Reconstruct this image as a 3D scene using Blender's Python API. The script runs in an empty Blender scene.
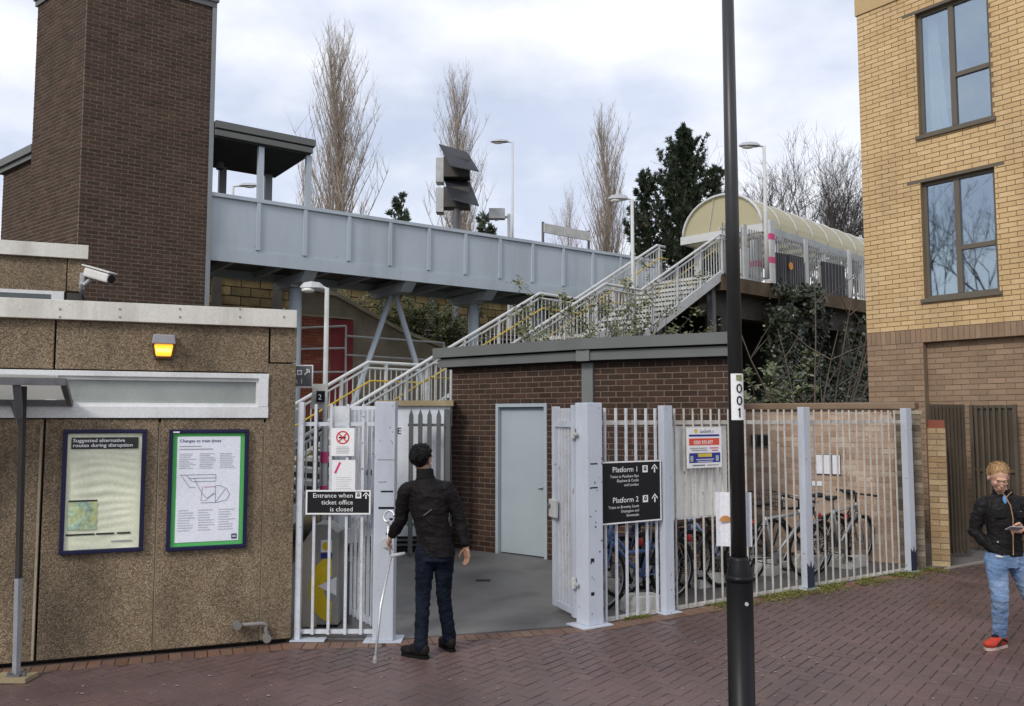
import bpy, bmesh, math, random
from mathutils import Vector, Matrix, noise as mnoise
R = math.radians
rnd = random.Random(7)
scene = bpy.context.scene
col = scene.collection

# ------------------------------------------------------------------ camera, sky, sun
FPX, CAMH = 850.0, 2.0
TH = math.atan(65 / FPX)
cam_d = bpy.data.cameras.new('camera')
cam = bpy.data.objects.new('camera', cam_d)
col.objects.link(cam)
cam.location = (0, 0, CAMH)
cam.rotation_euler = (R(90) + TH, 0, 0)
cam_d.sensor_width = 36.0
cam_d.lens = 36.0 * FPX / 1024.0
cam_d.clip_end = 3000
scene.camera = cam

SUN_EL, SUN_AZ = 38.0, 215.0        # azimuth clockwise from +Y: behind the camera, to its left
world = bpy.data.worlds.new('World')
scene.world = world
world.use_nodes = True
wn, wl = world.node_tree.nodes, world.node_tree.links
wn.clear()
out = wn.new('ShaderNodeOutputWorld')
bg = wn.new('ShaderNodeBackground')
bg.inputs['Strength'].default_value = 0.1
sky = wn.new('ShaderNodeTexSky')
sky.sky_type = 'NISHITA'
sky.sun_disc = False
sky.sun_elevation = R(SUN_EL)
sky.sun_rotation = R(SUN_AZ)
tc = wn.new('ShaderNodeTexCoord')
mp = wn.new('ShaderNodeMapping')
mp.inputs['Scale'].default_value = (1.0, 1.0, 1.9)
mp.inputs['Location'].default_value = (0.75, 0.1, 0.3)
wl.new(tc.outputs['Generated'], mp.inputs['Vector'])
n1 = wn.new('ShaderNodeTexNoise'); n1.inputs['Scale'].default_value = 2.1; n1.inputs['Detail'].default_value = 7; n1.inputs['Roughness'].default_value = 0.52
n2 = wn.new('ShaderNodeTexNoise'); n2.inputs['Scale'].default_value = 3.4; n2.inputs['Detail'].default_value = 6
wl.new(mp.outputs['Vector'], n1.inputs['Vector']); wl.new(mp.outputs['Vector'], n2.inputs['Vector'])
r1 = wn.new('ShaderNodeValToRGB')   # how thick the cloud is
r1.color_ramp.elements[0].position = 0.30; r1.color_ramp.elements[0].color = (0.72, 0.72, 0.72, 1)
r1.color_ramp.elements[1].position = 0.55; r1.color_ramp.elements[1].color = (1, 1, 1, 1)
wl.new(n1.outputs['Fac'], r1.inputs['Fac'])
r2 = wn.new('ShaderNodeValToRGB')   # lit and shaded cloud
r2.color_ramp.elements[0].position = 0.37; r2.color_ramp.elements[0].color = (5.5, 6.05, 7.4, 1)
r2.color_ramp.elements[1].position = 0.63; r2.color_ramp.elements[1].color = (9.3, 9.35, 9.5, 1)
wl.new(n2.outputs['Fac'], r2.inputs['Fac'])
mx = wn.new('ShaderNodeMixRGB')
wl.new(r1.outputs['Color'], mx.inputs['Fac'])
wl.new(sky.outputs['Color'], mx.inputs['Color1'])
wl.new(r2.outputs['Color'], mx.inputs['Color2'])
wl.new(mx.outputs['Color'], bg.inputs['Color'])
wl.new(bg.outputs['Background'], out.inputs['Surface'])

sun_d = bpy.data.lights.new('sun', 'SUN')
sun_d.energy = 1.5
sun_d.angle = R(14)
sun_d.color = (1.0, 0.95, 0.88)
sun = bpy.data.objects.new('sun', sun_d)
col.objects.link(sun)
sun.rotation_euler = (R(90 - SUN_EL), 0, R(180 - SUN_AZ) )
sun.location = (0, 0, 30)

vs = scene.view_settings
vs.view_transform = 'Standard'; vs.look = 'None'; vs.gamma = 1.0; vs.exposure = 0.36
vs.use_curve_mapping = False
scene.render.resolution_x, scene.render.resolution_y = 1024, 706

# ------------------------------------------------------------------ pixels to places
def ray(u, v):
    cx, cy = (u - 512) / FPX, (353 - v) / FPX
    return (cx, math.cos(TH) - math.sin(TH) * cy, math.sin(TH) + math.cos(TH) * cy)
def G(u, v, z=0.0):                      # the point of the level z seen at a pixel
    d = ray(u, v); t = (z - CAMH) / d[2]
    return (d[0] * t, d[1] * t)
def D(u, v, y):                          # the point at depth y seen at a pixel
    d = ray(u, v); t = y / d[1]
    return (d[0] * t, y, CAMH + d[2] * t)
def project(p):
    x, y, z = p[0], p[1], p[2] - CAMH
    c, s = math.cos(TH), math.sin(TH)
    dep = y * c + z * s
    if dep < 0.1: return None
    return (512 + FPX * x / dep, 353 - FPX * (-y * s + z * c) / dep, dep)
class Fr:                                # upright frame: x along a wall, y away from the camera, z up
    def __init__(s, o, a): s.o = (o[0], o[1]); s.a = a; s.c = math.cos(a); s.s = math.sin(a)
    @staticmethod
    def two(p, q, org=None): return Fr(org or p, math.atan2(q[1] - p[1], q[0] - p[0]))
    def w(s, x, y, z=0.0): return (s.o[0] + x * s.c - y * s.s, s.o[1] + x * s.s + y * s.c, z)
    def l(s, p): dx, dy = p[0] - s.o[0], p[1] - s.o[1]; return (dx * s.c + dy * s.s, -dx * s.s + dy * s.c)
    def pl(s, u, v, y=0.0):              # pixel to (x, z) on the plane y = const
        d = ray(u, v)
        ny = (-s.s, s.c)
        t = (s.o[0] * ny[0] + s.o[1] * ny[1] + y) / (d[0] * ny[0] + d[1] * ny[1])
        return (s.l((d[0] * t, d[1] * t))[0], CAMH + d[2] * t)
    def x(s, u, y=0.0): return s.pl(u, 418, y)[0]
    def z(s, u, v, y=0.0): return s.pl(u, v, y)[1]

# ------------------------------------------------------------------ materials
MATS = {}
def nodes_of(name):
    m = bpy.data.materials.new(name); m.use_nodes = True
    nt = m.node_tree
    return m, nt.nodes, nt.links, nt.nodes['Principled BSDF']
def pm(name, c, rough=0.65, metal=0.0, var=0.12, vs=2.5, fine=0.08, fs=60, bump=0.0, bs=90, spec=0.28, dirt=None, streak=False, tone=None, rvar=0.0, chip=None):
    """procedural paint / stone: base colour with broad and fine unevenness, optional dirt patches and brick tones"""
    if name in MATS: return MATS[name]
    m, n, l, b = nodes_of(name)
    b.inputs['Roughness'].default_value = rough; b.inputs['Metallic'].default_value = metal
    b.inputs['Specular IOR Level'].default_value = spec
    geo = n.new('ShaderNodeNewGeometry')
    na = n.new('ShaderNodeTexNoise'); na.inputs['Scale'].default_value = vs; na.inputs['Detail'].default_value = 5
    nb = n.new('ShaderNodeTexNoise'); nb.inputs['Scale'].default_value = fs; nb.inputs['Detail'].default_value = 3
    l.new(geo.outputs['Position'], na.inputs['Vector']); l.new(geo.outputs['Position'], nb.inputs['Vector'])
    def mr(sock, lo, hi):
        r = n.new('ShaderNodeMapRange'); r.inputs['From Min'].default_value = 0.3; r.inputs['From Max'].default_value = 0.7
        r.inputs['To Min'].default_value = lo; r.inputs['To Max'].default_value = hi
        l.new(sock, r.inputs['Value']); return r.outputs['Result']
    mul = n.new('ShaderNodeMath'); mul.operation = 'MULTIPLY'
    l.new(mr(na.outputs['Fac'], 1 - var, 1 + var), mul.inputs[0]); l.new(mr(nb.outputs['Fac'], 1 - fine, 1 + fine), mul.inputs[1])
    hsv = n.new('ShaderNodeHueSaturation')
    hsv.inputs['Color'].default_value = (*c, 1)
    if tone:
        at = n.new('ShaderNodeAttribute'); at.attribute_name = 'tone'
        rp = n.new('ShaderNodeValToRGB')
        e = rp.color_ramp.elements
        while len(e) < len(tone): e.new(0.5)
        for i, tcol in enumerate(tone):
            e[i].position = i / (len(tone) - 1); e[i].color = (*tcol, 1)
        l.new(at.outputs['Fac'], rp.inputs['Fac']); l.new(rp.outputs['Color'], hsv.inputs['Color'])
    l.new(mul.outputs[0], hsv.inputs['Value'])
    last = hsv.outputs['Color']
    if dirt:
        dc, amount, ds = dirt
        nd = n.new('ShaderNodeTexNoise'); nd.inputs['Scale'].default_value = ds; nd.inputs['Detail'].default_value = 6; nd.inputs['Roughness'].default_value = 0.62
        if streak:
            mpn = n.new('ShaderNodeMapping'); mpn.inputs['Scale'].default_value = (1, 1, 0.16)
            l.new(geo.outputs['Position'], mpn.inputs['Vector']); l.new(mpn.outputs['Vector'], nd.inputs['Vector'])
        else: l.new(geo.outputs['Position'], nd.inputs['Vector'])
        rr = n.new('ShaderNodeMapRange'); rr.inputs['From Min'].default_value = 0.48; rr.inputs['From Max'].default_value = 0.72
        rr.inputs['To Max'].default_value = amount
        l.new(nd.outputs['Fac'], rr.inputs['Value'])
        mxn = n.new('ShaderNodeMixRGB'); mxn.inputs['Color2'].default_value = (*dc, 1)
        l.new(rr.outputs['Result'], mxn.inputs['Fac']); l.new(last, mxn.inputs['Color1'])
        last = mxn.outputs['Color']
    if chip:                             # small rust spots and knocks in the paint
        cc_, cs_, thr = chip
        nk = n.new('ShaderNodeTexNoise'); nk.inputs['Scale'].default_value = cs_; nk.inputs['Detail'].default_value = 4; nk.inputs['Roughness'].default_value = 0.7
        l.new(geo.outputs['Position'], nk.inputs['Vector'])
        rk = n.new('ShaderNodeMapRange'); rk.inputs['From Min'].default_value = thr; rk.inputs['From Max'].default_value = thr + 0.035; rk.inputs['To Max'].default_value = 0.85
        l.new(nk.outputs['Fac'], rk.inputs['Value'])
        mk = n.new('ShaderNodeMixRGB'); mk.inputs['Color2'].default_value = (*cc_, 1)
        l.new(rk.outputs['Result'], mk.inputs['Fac']); l.new(last, mk.inputs['Color1']); last = mk.outputs['Color']
    l.new(last, b.inputs['Base Color'])
    if rvar:
        l.new(mr(na.outputs['Fac'], rough - rvar, rough + rvar), b.inputs['Roughness'])
    if bump:
        bp = n.new('ShaderNodeBump'); bp.inputs['Strength'].default_value = bump; bp.inputs['Distance'].default_value = 0.01
        nc = n.new('ShaderNodeTexNoise'); nc.inputs['Scale'].default_value = bs; nc.inputs['Detail'].default_value = 4
        l.new(geo.outputs['Position'], nc.inputs['Vector']); l.new(nc.outputs['Fac'], bp.inputs['Height'])
        l.new(bp.outputs['Normal'], b.inputs['Normal'])
    MATS[name] = m
    return m
def pebble(name):
    m, n, l, b = nodes_of(name)
    b.inputs['Roughness'].default_value = 0.8
    geo = n.new('ShaderNodeNewGeometry')
    vo = n.new('ShaderNodeTexVoronoi'); vo.inputs['Scale'].default_value = 105
    l.new(geo.outputs['Position'], vo.inputs['Vector'])
    sep = n.new('ShaderNodeSeparateColor'); l.new(vo.outputs['Color'], sep.inputs['Color'])
    rp = n.new('ShaderNodeValToRGB'); e = rp.color_ramp.elements
    for p_, c_ in ((0.25, (0.20, 0.142, 0.083)), (0.5, (0.25, 0.18, 0.107)), (0.78, (0.31, 0.232, 0.145))):
        q = e.new(p_); q.color = (*c_, 1)
    e[0].color = (0.115, 0.08, 0.05, 1); e[-1].color = (0.40, 0.325, 0.23, 1)
    l.new(sep.outputs['Red'], rp.inputs['Fac'])
    dk = n.new('ShaderNodeMapRange'); dk.inputs['From Min'].default_value = 0.25; dk.inputs['From Max'].default_value = 0.75
    dk.inputs['To Min'].default_value = 1.08; dk.inputs['To Max'].default_value = 0.68
    l.new(vo.outputs['Distance'], dk.inputs['Value'])
    mpn = n.new('ShaderNodeMapping'); mpn.inputs['Scale'].default_value = (1, 1, 0.5)
    l.new(geo.outputs['Position'], mpn.inputs['Vector'])
    nz = n.new('ShaderNodeTexNoise'); nz.inputs['Scale'].default_value = 1.6; nz.inputs['Detail'].default_value = 7; nz.inputs['Roughness'].default_value = 0.6
    l.new(mpn.outputs['Vector'], nz.inputs['Vector'])
    st = n.new('ShaderNodeMapRange'); st.inputs['From Min'].default_value = 0.32; st.inputs['From Max'].default_value = 0.62
    st.inputs['To Min'].default_value = 0.42; st.inputs['To Max'].default_value = 1.08
    l.new(nz.outputs['Fac'], st.inputs['Value'])
    mu = n.new('ShaderNodeMath'); mu.operation = 'MULTIPLY'
    l.new(dk.outputs['Result'], mu.inputs[0]); l.new(st.outputs['Result'], mu.inputs[1])
    h = n.new('ShaderNodeHueSaturation'); l.new(rp.outputs['Color'], h.inputs['Color']); l.new(mu.outputs[0], h.inputs['Value'])
    l.new(h.outputs['Color'], b.inputs['Base Color'])
    bp = n.new('ShaderNodeBump'); bp.inputs['Strength'].default_value = 0.7; bp.inputs['Distance'].default_value = 0.006; bp.invert = True
    l.new(vo.outputs['Distance'], bp.inputs['Height']); l.new(bp.outputs['Normal'], b.inputs['Normal'])
    return m
def glass(name, tint=(0.8, 0.86, 0.9), refl=0.4, rough=0.02):
    m, n, l, b = nodes_of(name); n.remove(b)
    o = n['Material Output']
    tr = n.new('ShaderNodeBsdfTransparent'); tr.inputs['Color'].default_value = (*tint, 1)
    gl = n.new('ShaderNodeBsdfGlossy'); gl.inputs['Roughness'].default_value = rough; gl.inputs['Color'].default_value = (0.74, 0.86, 1, 1)
    lw = n.new('ShaderNodeFresnel'); lw.inputs['IOR'].default_value = 1.5
    ad = n.new('ShaderNodeMath'); ad.operation = 'ADD'; ad.use_clamp = True; ad.inputs[1].default_value = refl
    l.new(lw.outputs['Fac'], ad.inputs[0])
    mxs = n.new('ShaderNodeMixShader')
    l.new(ad.outputs[0], mxs.inputs[0]); l.new(tr.outputs[0], mxs.inputs[1]); l.new(gl.outputs[0], mxs.inputs[2])
    l.new(mxs.outputs[0], o.inputs['Surface'])
    return m
def leafmat(name, c1, c2, rough=0.45, trans=0.25):
    m, n, l, b = nodes_of(name)
    at = n.new('ShaderNodeAttribute'); at.attribute_name = 'tone'
    rp = n.new('ShaderNodeMixRGB'); rp.inputs['Color1'].default_value = (*c1, 1); rp.inputs['Color2'].default_value = (*c2, 1)
    l.new(at.outputs['Fac'], rp.inputs['Fac']); l.new(rp.outputs['Color'], b.inputs['Base Color'])
    b.inputs['Roughness'].default_value = rough
    tl = n.new('ShaderNodeBsdfTranslucent'); l.new(rp.outputs['Color'], tl.inputs['Color'])
    mxs = n.new('ShaderNodeMixShader'); mxs.inputs[0].default_value = trans
    l.new(b.outputs[0], mxs.inputs[1]); l.new(tl.outputs[0], mxs.inputs[2])
    l.new(mxs.outputs[0], n['Material Output'].inputs['Surface'])
    return m
def plastic_sheet(name, c, t=0.55):
    m, n, l, b = nodes_of(name)
    b.inputs['Base Color'].default_value = (*c, 1); b.inputs['Roughness'].default_value = 0.3
    tl = n.new('ShaderNodeBsdfTranslucent'); tl.inputs['Color'].default_value = (*c, 1)
    mxs = n.new('ShaderNodeMixShader'); mxs.inputs[0].default_value = t
    l.new(b.outputs[0], mxs.inputs[1]); l.new(tl.outputs[0], mxs.inputs[2])
    l.new(mxs.outputs[0], n['Material Output'].inputs['Surface'])
    return m
def glow(name, c, s):
    m, n, l, b = nodes_of(name)
    b.inputs['Base Color'].default_value = (*c, 1)
    b.inputs['Emission Color'].default_value = (*c, 1); b.inputs['Emission Strength'].default_value = s
    return m

# ------------------------------------------------------------------ meshes
class MB:
    def __init__(s): s.v = []; s.f = []; s.t = []; s.tone = 0.5
    def add(s, vs, fs):
        k = len(s.v); s.v += [tuple(p) for p in vs]
        for f in fs: s.f.append(tuple(k + i for i in f)); s.t.append(s.tone)
    def box(s, x0, x1, y0, y1, z0, z1, M=None, back=True):
        vs = [(x0, y0, z0), (x1, y0, z0), (x1, y1, z0), (x0, y1, z0), (x0, y0, z1), (x1, y0, z1), (x1, y1, z1), (x0, y1, z1)]
        if M is not None: vs = [M @ Vector(p) for p in vs]
        fs = [(0, 1, 5, 4), (1, 2, 6, 5), (3, 0, 4, 7), (0, 3, 2, 1), (4, 5, 6, 7)]
        if back: fs.append((2, 3, 7, 6))
        s.add(vs, fs); return s
    def prism(s, pts, y0, y1):           # outline in x, z pushed along y
        n = len(pts)
        vs = [(p[0], y0, p[1]) for p in pts] + [(p[0], y1, p[1]) for p in pts]
        fs = [tuple(range(n)), tuple(range(2 * n - 1, n - 1, -1))]
        for i in range(n): j = (i + 1) % n; fs.append((i, i + n, j + n, j))
        s.add(vs, fs); return s
    def slab(s, pts, z0, z1):            # outline in x, y pushed along z
        n = len(pts)
        vs = [(p[0], p[1], z0) for p in pts] + [(p[0], p[1], z1) for p in pts]
        fs = [tuple(range(n - 1, -1, -1)), tuple(range(n, 2 * n))]
        for i in range(n): j = (i + 1) % n; fs.append((i, j, j + n, i + n))
        s.add(vs, fs); return s
    def tube(s, pts, r, n=8, r1=None, cap=True, closed=False):
        pts = [Vector(p) for p in pts]
        m = len(pts)
        rs = r if isinstance(r, (list, tuple)) else [r + ((r1 if r1 is not None else r) - r) * i / max(1, m - 1) for i in range(m)]
        vs = []; up = None
        for i, p in enumerate(pts):
            if closed: t = pts[(i + 1) % m] - pts[i - 1]
            else: t = pts[min(i + 1, m - 1)] - pts[max(i - 1, 0)]
            if t.length < 1e-9: t = Vector((0, 0, 1))
            t.normalize()
            if up is None:
                up = t.cross(Vector((0, 0, 1)) if abs(t.z) < 0.9 else Vector((1, 0, 0)))
            up = up - t * up.dot(t)
            if up.length < 1e-6: up = t.orthogonal()
            up.normalize(); w = t.cross(up)
            for k in range(n):
                a = 2 * math.pi * k / n
                vs.append(p + (up * math.cos(a) + w * math.sin(a)) * rs[i])
        fs = []
        for i in range(m if closed else m - 1):
            j = (i + 1) % m
            for k in range(n):
                q = (k + 1) % n
                fs.append((i * n + k, i * n + q, j * n + q, j * n + k))
        if cap and not closed:
            fs.append(tuple(range(n - 1, -1, -1))); fs.append(tuple((m - 1) * n + k for k in range(n)))
        s.add(vs, fs); return s
    def bar(s, p, q, w, h):              # square bar between two points
        p, q = Vector(p), Vector(q); t = (q - p).normalized()
        sd = t.cross(Vector((0, 0, 1)))
        if sd.length < 1e-4: sd = Vector((1, 0, 0))
        sd.normalize(); up = sd.cross(t)
        vs = []
        for c in (p, q):
            for a, b in ((-1, -1), (1, -1), (1, 1), (-1, 1)): vs.append(c + sd * a * w / 2 + up * b * h / 2)
        s.add(vs, [(3, 2, 1, 0), (4, 5, 6, 7), (0, 1, 5, 4), (1, 2, 6, 5), (2, 3, 7, 6), (3, 0, 4, 7)]); return s
    def ell(s, c, r, n=10, m=7, M=None):
        vs = [(0, 0, -1)]; fs = []
        for j in range(1, m):
            a = math.pi * j / m - math.pi / 2
            for i in range(n):
                b = 2 * math.pi * i / n
                vs.append((math.cos(a) * math.cos(b), math.cos(a) * math.sin(b), math.sin(a)))
        vs.append((0, 0, 1)); L = len(vs) - 1
        for i in range(n): fs.append((0, 1 + (i + 1) % n, 1 + i))
        for j in range(m - 2):
            for i in range(n):
                a = 1 + j * n + i; b = 1 + j * n + (i + 1) % n
                fs.append((a, b, b + n, a + n))
        k = 1 + (m - 2) * n
        for i in range(n): fs.append((k + i, k + (i + 1) % n, L))
        r = (r, r, r) if not isinstance(r, (tuple, list)) else r
        P = [Vector((p[0] * r[0], p[1] * r[1], p[2] * r[2])) for p in vs]
        if M is not None: P = [M @ p for p in P]
        s.add([p + Vector(c) for p in P], fs); return s
    def disc(s, c, r, n=24, ax='y', r0=0.0, a0=0.0, a1=2 * math.pi, back=False):
        vs = []; fs = []
        full = abs(a1 - a0 - 2 * math.pi) < 1e-6
        for i in range(n + (0 if full else 1)):
            a = a0 + (a1 - a0) * i / n
            for q in (r0, r):
                if ax == 'y': vs.append((c[0] + q * math.cos(a), c[1], c[2] + q * math.sin(a)))
                else: vs.append((c[0] + q * math.cos(a), c[1] + q * math.sin(a), c[2]))
        k = len(vs)
        for i in range(n):
            a = 2 * i; b = (2 * i + 2) % k if full else 2 * i + 2
            fs.append((a, a + 1, b + 1, b))
        s.add(vs, fs); return s
    def mesh(s, name, mat=None, smooth=False):
        me = bpy.data.meshes.new(name)
        me.from_pydata(s.v, [], s.f)
        if any(t != 0.5 for t in s.t):
            at = me.attributes.new('tone', 'FLOAT', 'FACE'); at.data.foreach_set('value', s.t)
        if mat: me.materials.append(mat)
        if smooth: me.polygons.foreach_set('use_smooth', [True] * len(me.polygons))
        me.update()
        return me
    def build(s, name, mat, parent=None, fr=None, smooth=False, kind=None, label=None, bevel=0.0):
        me = s.mesh(name, mat, smooth)
        if bevel:
            bm = bmesh.new(); bm.from_mesh(me)
            bmesh.ops.bevel(bm, geom=[e for e in bm.edges if e.is_manifold and e.calc_face_angle(0) > 0.5], offset=bevel, segments=2, affect='EDGES', profile=0.6)
            bm.to_mesh(me); bm.free()
        o = bpy.data.objects.new(name, me); col.objects.link(o)
        place(o, parent, fr)
        if kind: o['kind'] = kind
        if label: o['label'] = label
        return o
def place(o, parent, fr):
    """fr = a frame: mesh is in that frame; None: mesh is in world space; 'local': mesh is in the parent's space"""
    if parent is None:
        if isinstance(fr, Fr): o.location = (fr.o[0], fr.o[1], 0); o.rotation_euler = (0, 0, fr.a)
        return
    o.parent = parent
    if parent.parent is not None or fr == 'local': return       # sub-parts share their part's space
    pl = parent.location
    if isinstance(fr, Fr):
        o.location = (fr.o[0] - pl.x, fr.o[1] - pl.y, -pl.z); o.rotation_euler = (0, 0, fr.a)
    else:
        if fr is None: o.location = (-pl.x, -pl.y, -pl.z)
def tag(o, label, cat, group=None):
    o['label'] = label; o['category'] = cat
    if group: o['group'] = group
    return o
def thing(name, label, cat, loc=(0, 0, 0), rz=0.0, group=None):
    o = bpy.data.objects.new(name, None); col.objects.link(o)
    o.empty_display_size = 0.2
    o.location = (loc[0], loc[1], loc[2] if len(loc) > 2 else 0.0); o.rotation_euler = (0, 0, rz)
    return tag(o, label, cat, group)
def link_copy(me, name, parent, loc, rot):
    o = bpy.data.objects.new(name, me); col.objects.link(o); o.parent = parent
    o.location = loc; o.rotation_euler = rot
    return o
def text(body, size, mat, parent, fr, x, y, z, align='LEFT', name='lettering', sx=1.0, bold=0.0):
    """flat letters standing in the plane y of a frame, facing -y; x, z is the start of the base line"""
    cu = bpy.data.curves.new('txt', 'FONT'); cu.body = body; cu.size = size; cu.align_x = align
    cu.resolution_u = 2; cu.offset = bold
    t = bpy.data.objects.new('txt', cu)
    me = bpy.data.meshes.new_from_object(t)
    bpy.data.objects.remove(t); bpy.data.curves.remove(cu)
    for v in me.vertices: v.co = (x + v.co.x * sx, y, z + v.co.y)
    me.materials.clear(); me.materials.append(mat); me.name = name
    o = bpy.data.objects.new(name, me); col.objects.link(o)
    place(o, parent, fr)
    return o

# ---- brickwork: every brick a block of its own; the largest in the picture are objects, the others one part
def rect_minus(x0, x1, z0, z1, holes):
    xs = sorted({x0, x1, *[min(max(q, x0), x1) for h in holes for q in h[:2]]})
    zs = sorted({z0, z1, *[min(max(q, z0), z1) for h in holes for q in h[2:4]]})
    out_ = []
    for i in range(len(xs) - 1):
        for j in range(len(zs) - 1):
            cx, cz = (xs[i] + xs[i + 1]) / 2, (zs[j] + zs[j + 1]) / 2
            if xs[i + 1] - xs[i] < 1e-5 or zs[j + 1] - zs[j] < 1e-5: continue
            if any(h[0] < cx < h[1] and h[2] < cz < h[3] for h in holes): continue
            out_.append((xs[i], xs[i + 1], zs[j], zs[j + 1]))
    return out_
def cull(lst, fr, keep, vis=None):
    """index list of the pieces that show largest, in view"""
    sc = []
    for i, b in enumerate(lst):
        c = fr.w((b[0] + b[1]) / 2, 0, (b[2] + b[3]) / 2)
        p = project(c)
        if p and 4 < p[0] < 1020 and 4 < p[1] < 702 and (vis is None or vis(p[0], p[1])):
            sc.append((-(b[1] - b[0]) * (b[3] - b[2]) / p[2] ** 2, i))
    sc.sort()
    return {i for _, i in sc[:keep]}
def bricks(root, fr, x0, x1, z0, z1, mat, mortar, course=0.078, length=0.232, joint=0.011, proud=0.008, holes=(), keep=300, thick=0.2, seed=1, vis=None, name='brick', rest='far_brickwork', back='mortar_wall', soldier=False, zmin=None, depth=0.03):
    rg = random.Random(seed)
    b = MB()
    for (a, c, e, f) in rect_minus(x0, x1, z0, z1, holes): b.box(a, c, 0, thick, e, f)
    if back: b.build(back, mortar, root, fr)
    lst = []
    nrow = int(round((z1 - z0) / course)); course = (z1 - z0) / nrow
    for r in range(nrow):
        za, zb = z0 + r * course + joint / 2, z0 + (r + 1) * course - joint / 2
        if zmin is not None and zb < zmin: continue
        xx = x0 - (length / 2 if r % 2 and not soldier else 0)
        while xx < x1 - 0.01:
            segs = [(max(xx, x0) + joint / 2, min(xx + length, x1) - joint / 2)]
            for h in holes:
                if zb <= h[2] + 0.01 or za >= h[3] - 0.01: continue
                ns = []
                for (p, q) in segs:
                    if q <= h[0] or p >= h[1]: ns.append((p, q)); continue
                    if p < h[0]: ns.append((p, h[0] - joint / 2))
                    if q > h[1]: ns.append((h[1] + joint / 2, q))
                segs = ns
            for (p, q) in segs:
                if q - p > 0.025: lst.append((p, q, za, zb, rg.random()))
            xx += length
    kept = cull(lst, fr, keep, vis)
    shared = {}
    m2 = MB(); pl = root.location if root.parent is None else Vector((0, 0, 0))
    for i, (p, q, za, zb, t) in enumerate(lst):
        pr = proud * rg.uniform(0.7, 1.25)
        if i in kept:
            key = (round(q - p, 3), round(zb - za, 3), int(t * 7))
            if key not in shared:
                mm = MB(); mm.tone = 0.02 + int(t * 7) / 6.3
                w, h = (q - p) / 2, (zb - za) / 2
                mm.box(-w, w, -proud, depth, -h, h)
                shared[key] = mm.mesh(name, mat)
            c = fr.w((p + q) / 2, proud - pr, (za + zb) / 2)
            o = link_copy(shared[key], name, root, (c[0] - pl.x, c[1] - pl.y, c[2] - pl.z), (0, 0, fr.a))
        else:
            m2.tone = 0.02 + int(t * 7) / 6.3
            m2.box(p, q, -pr, 0.004, za, zb, back=False)
    if m2.v: m2.build(rest, mat, root, fr, kind='stuff')
# ------------------------------------------------------------------ palette
M_PEB = pebble('exposed_aggregate')
M_WHITE = pm('white_paint', (0.69, 0.67, 0.61), 0.5, var=0.06, dirt=((0.34, 0.30, 0.24), 0.55, 3.2), streak=True, chip=((0.25, 0.21, 0.16), 12, .68))
M_FRAMEW = pm('window_white', (0.70, 0.71, 0.71), 0.4, var=0.05, dirt=((0.4, 0.4, 0.38), 0.35, 3))
M_JOINT = pm('dark_joint', (0.05, 0.042, 0.034), 0.9)
M_GATE = pm('pale_gate_paint', (0.50, 0.537, 0.605), 0.42, var=0.05, dirt=((0.33, 0.34, 0.37), 0.45, 4), streak=True, fine=0.04, chip=((0.13, 0.09, 0.065), 16, .66))
M_GATEBAR = pm('pale_bar_paint', (0.57, 0.595, 0.64), 0.45, var=0.05, dirt=((0.36, 0.34, 0.32), 0.5, 9), chip=((0.14, 0.09, 0.06), 22, .645))
M_CREAMBAR = pm('cream_bar_paint', (0.53, 0.51, 0.475), 0.5, var=0.1, dirt=((0.30, 0.25, 0.20), 0.6, 9), chip=((0.12, 0.075, 0.05), 20, .63))
M_STEELB = pm('blue_grey_steel', (0.415, 0.47, 0.52), 0.5, var=0.05, vs=0.8, dirt=((0.25, 0.28, 0.30), 0.5, 1.3), streak=True, fine=0.03, chip=((0.16, 0.13, 0.11), 5, .70))
M_STEELD = pm('blue_grey_dark_steel', (0.10, 0.115, 0.13), 0.6)
M_COPE = pm('grey_coping', (0.125, 0.13, 0.125), 0.5, var=0.06)
M_TRIM = pm('grey_trim', (0.23, 0.25, 0.265), 0.45, var=0.05)
M_ROOFG = pm('grey_roof_edge', (0.135, 0.14, 0.138), 0.5, var=0.06, fine=0.03)
M_ROOFL = pm('grey_roof_corner', (0.17, 0.178, 0.176), 0.5, var=0.05)
M_DOOR = pm('blue_grey_door', (0.37, 0.425, 0.46), 0.5, var=0.04, fine=0.02)
M_MORT_T = pm('tower_mortar', (0.185, 0.148, 0.115), 0.9)
M_BRK_T = pm('tower_brick', (0.1, 0.06, 0.045), 0.85, var=0.1, fine=0.2, fs=90, spec=0.2, tone=[(0.052, 0.034, 0.025), (0.066, 0.041, 0.030), (0.078, 0.046, 0.033), (0.057, 0.039, 0.030), (0.088, 0.055, 0.040)])
M_MORT_S = pm('shed_mortar', (0.185, 0.142, 0.108), 0.9)
M_BRK_S = pm('shed_brick', (0.1, 0.06, 0.045), 0.85, var=0.12, fine=0.25, fs=80, spec=0.2, tone=[(0.042, 0.025, 0.019), (0.053, 0.031, 0.023), (0.064, 0.036, 0.026), (0.041, 0.027, 0.022), (0.074, 0.043, 0.031)])
M_MORT_Y = pm('flat_mortar', (0.235, 0.165, 0.09), 0.9)
M_BRK_Y = pm('yellow_brick', (0.5, 0.3, 0.14), 0.8, var=0.10, vs=.8, dirt=((0.36, 0.25, 0.14), .55, 2.2), streak=True, fine=0.16, fs=90, spec=0.2, tone=[(0.57, 0.395, 0.205), (0.60, 0.425, 0.23), (0.63, 0.455, 0.25), (0.585, 0.41, 0.215), (0.55, 0.38, 0.195)])
M_BRK_B = pm('brown_brick', (0.3, 0.19, 0.12), 0.85, var=0.08, fine=0.15, fs=90, spec=0.2, tone=[(0.26, 0.18, 0.118), (0.29, 0.20, 0.133), (0.315, 0.22, 0.148), (0.275, 0.19, 0.127), (0.25, 0.172, 0.113)])
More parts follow.
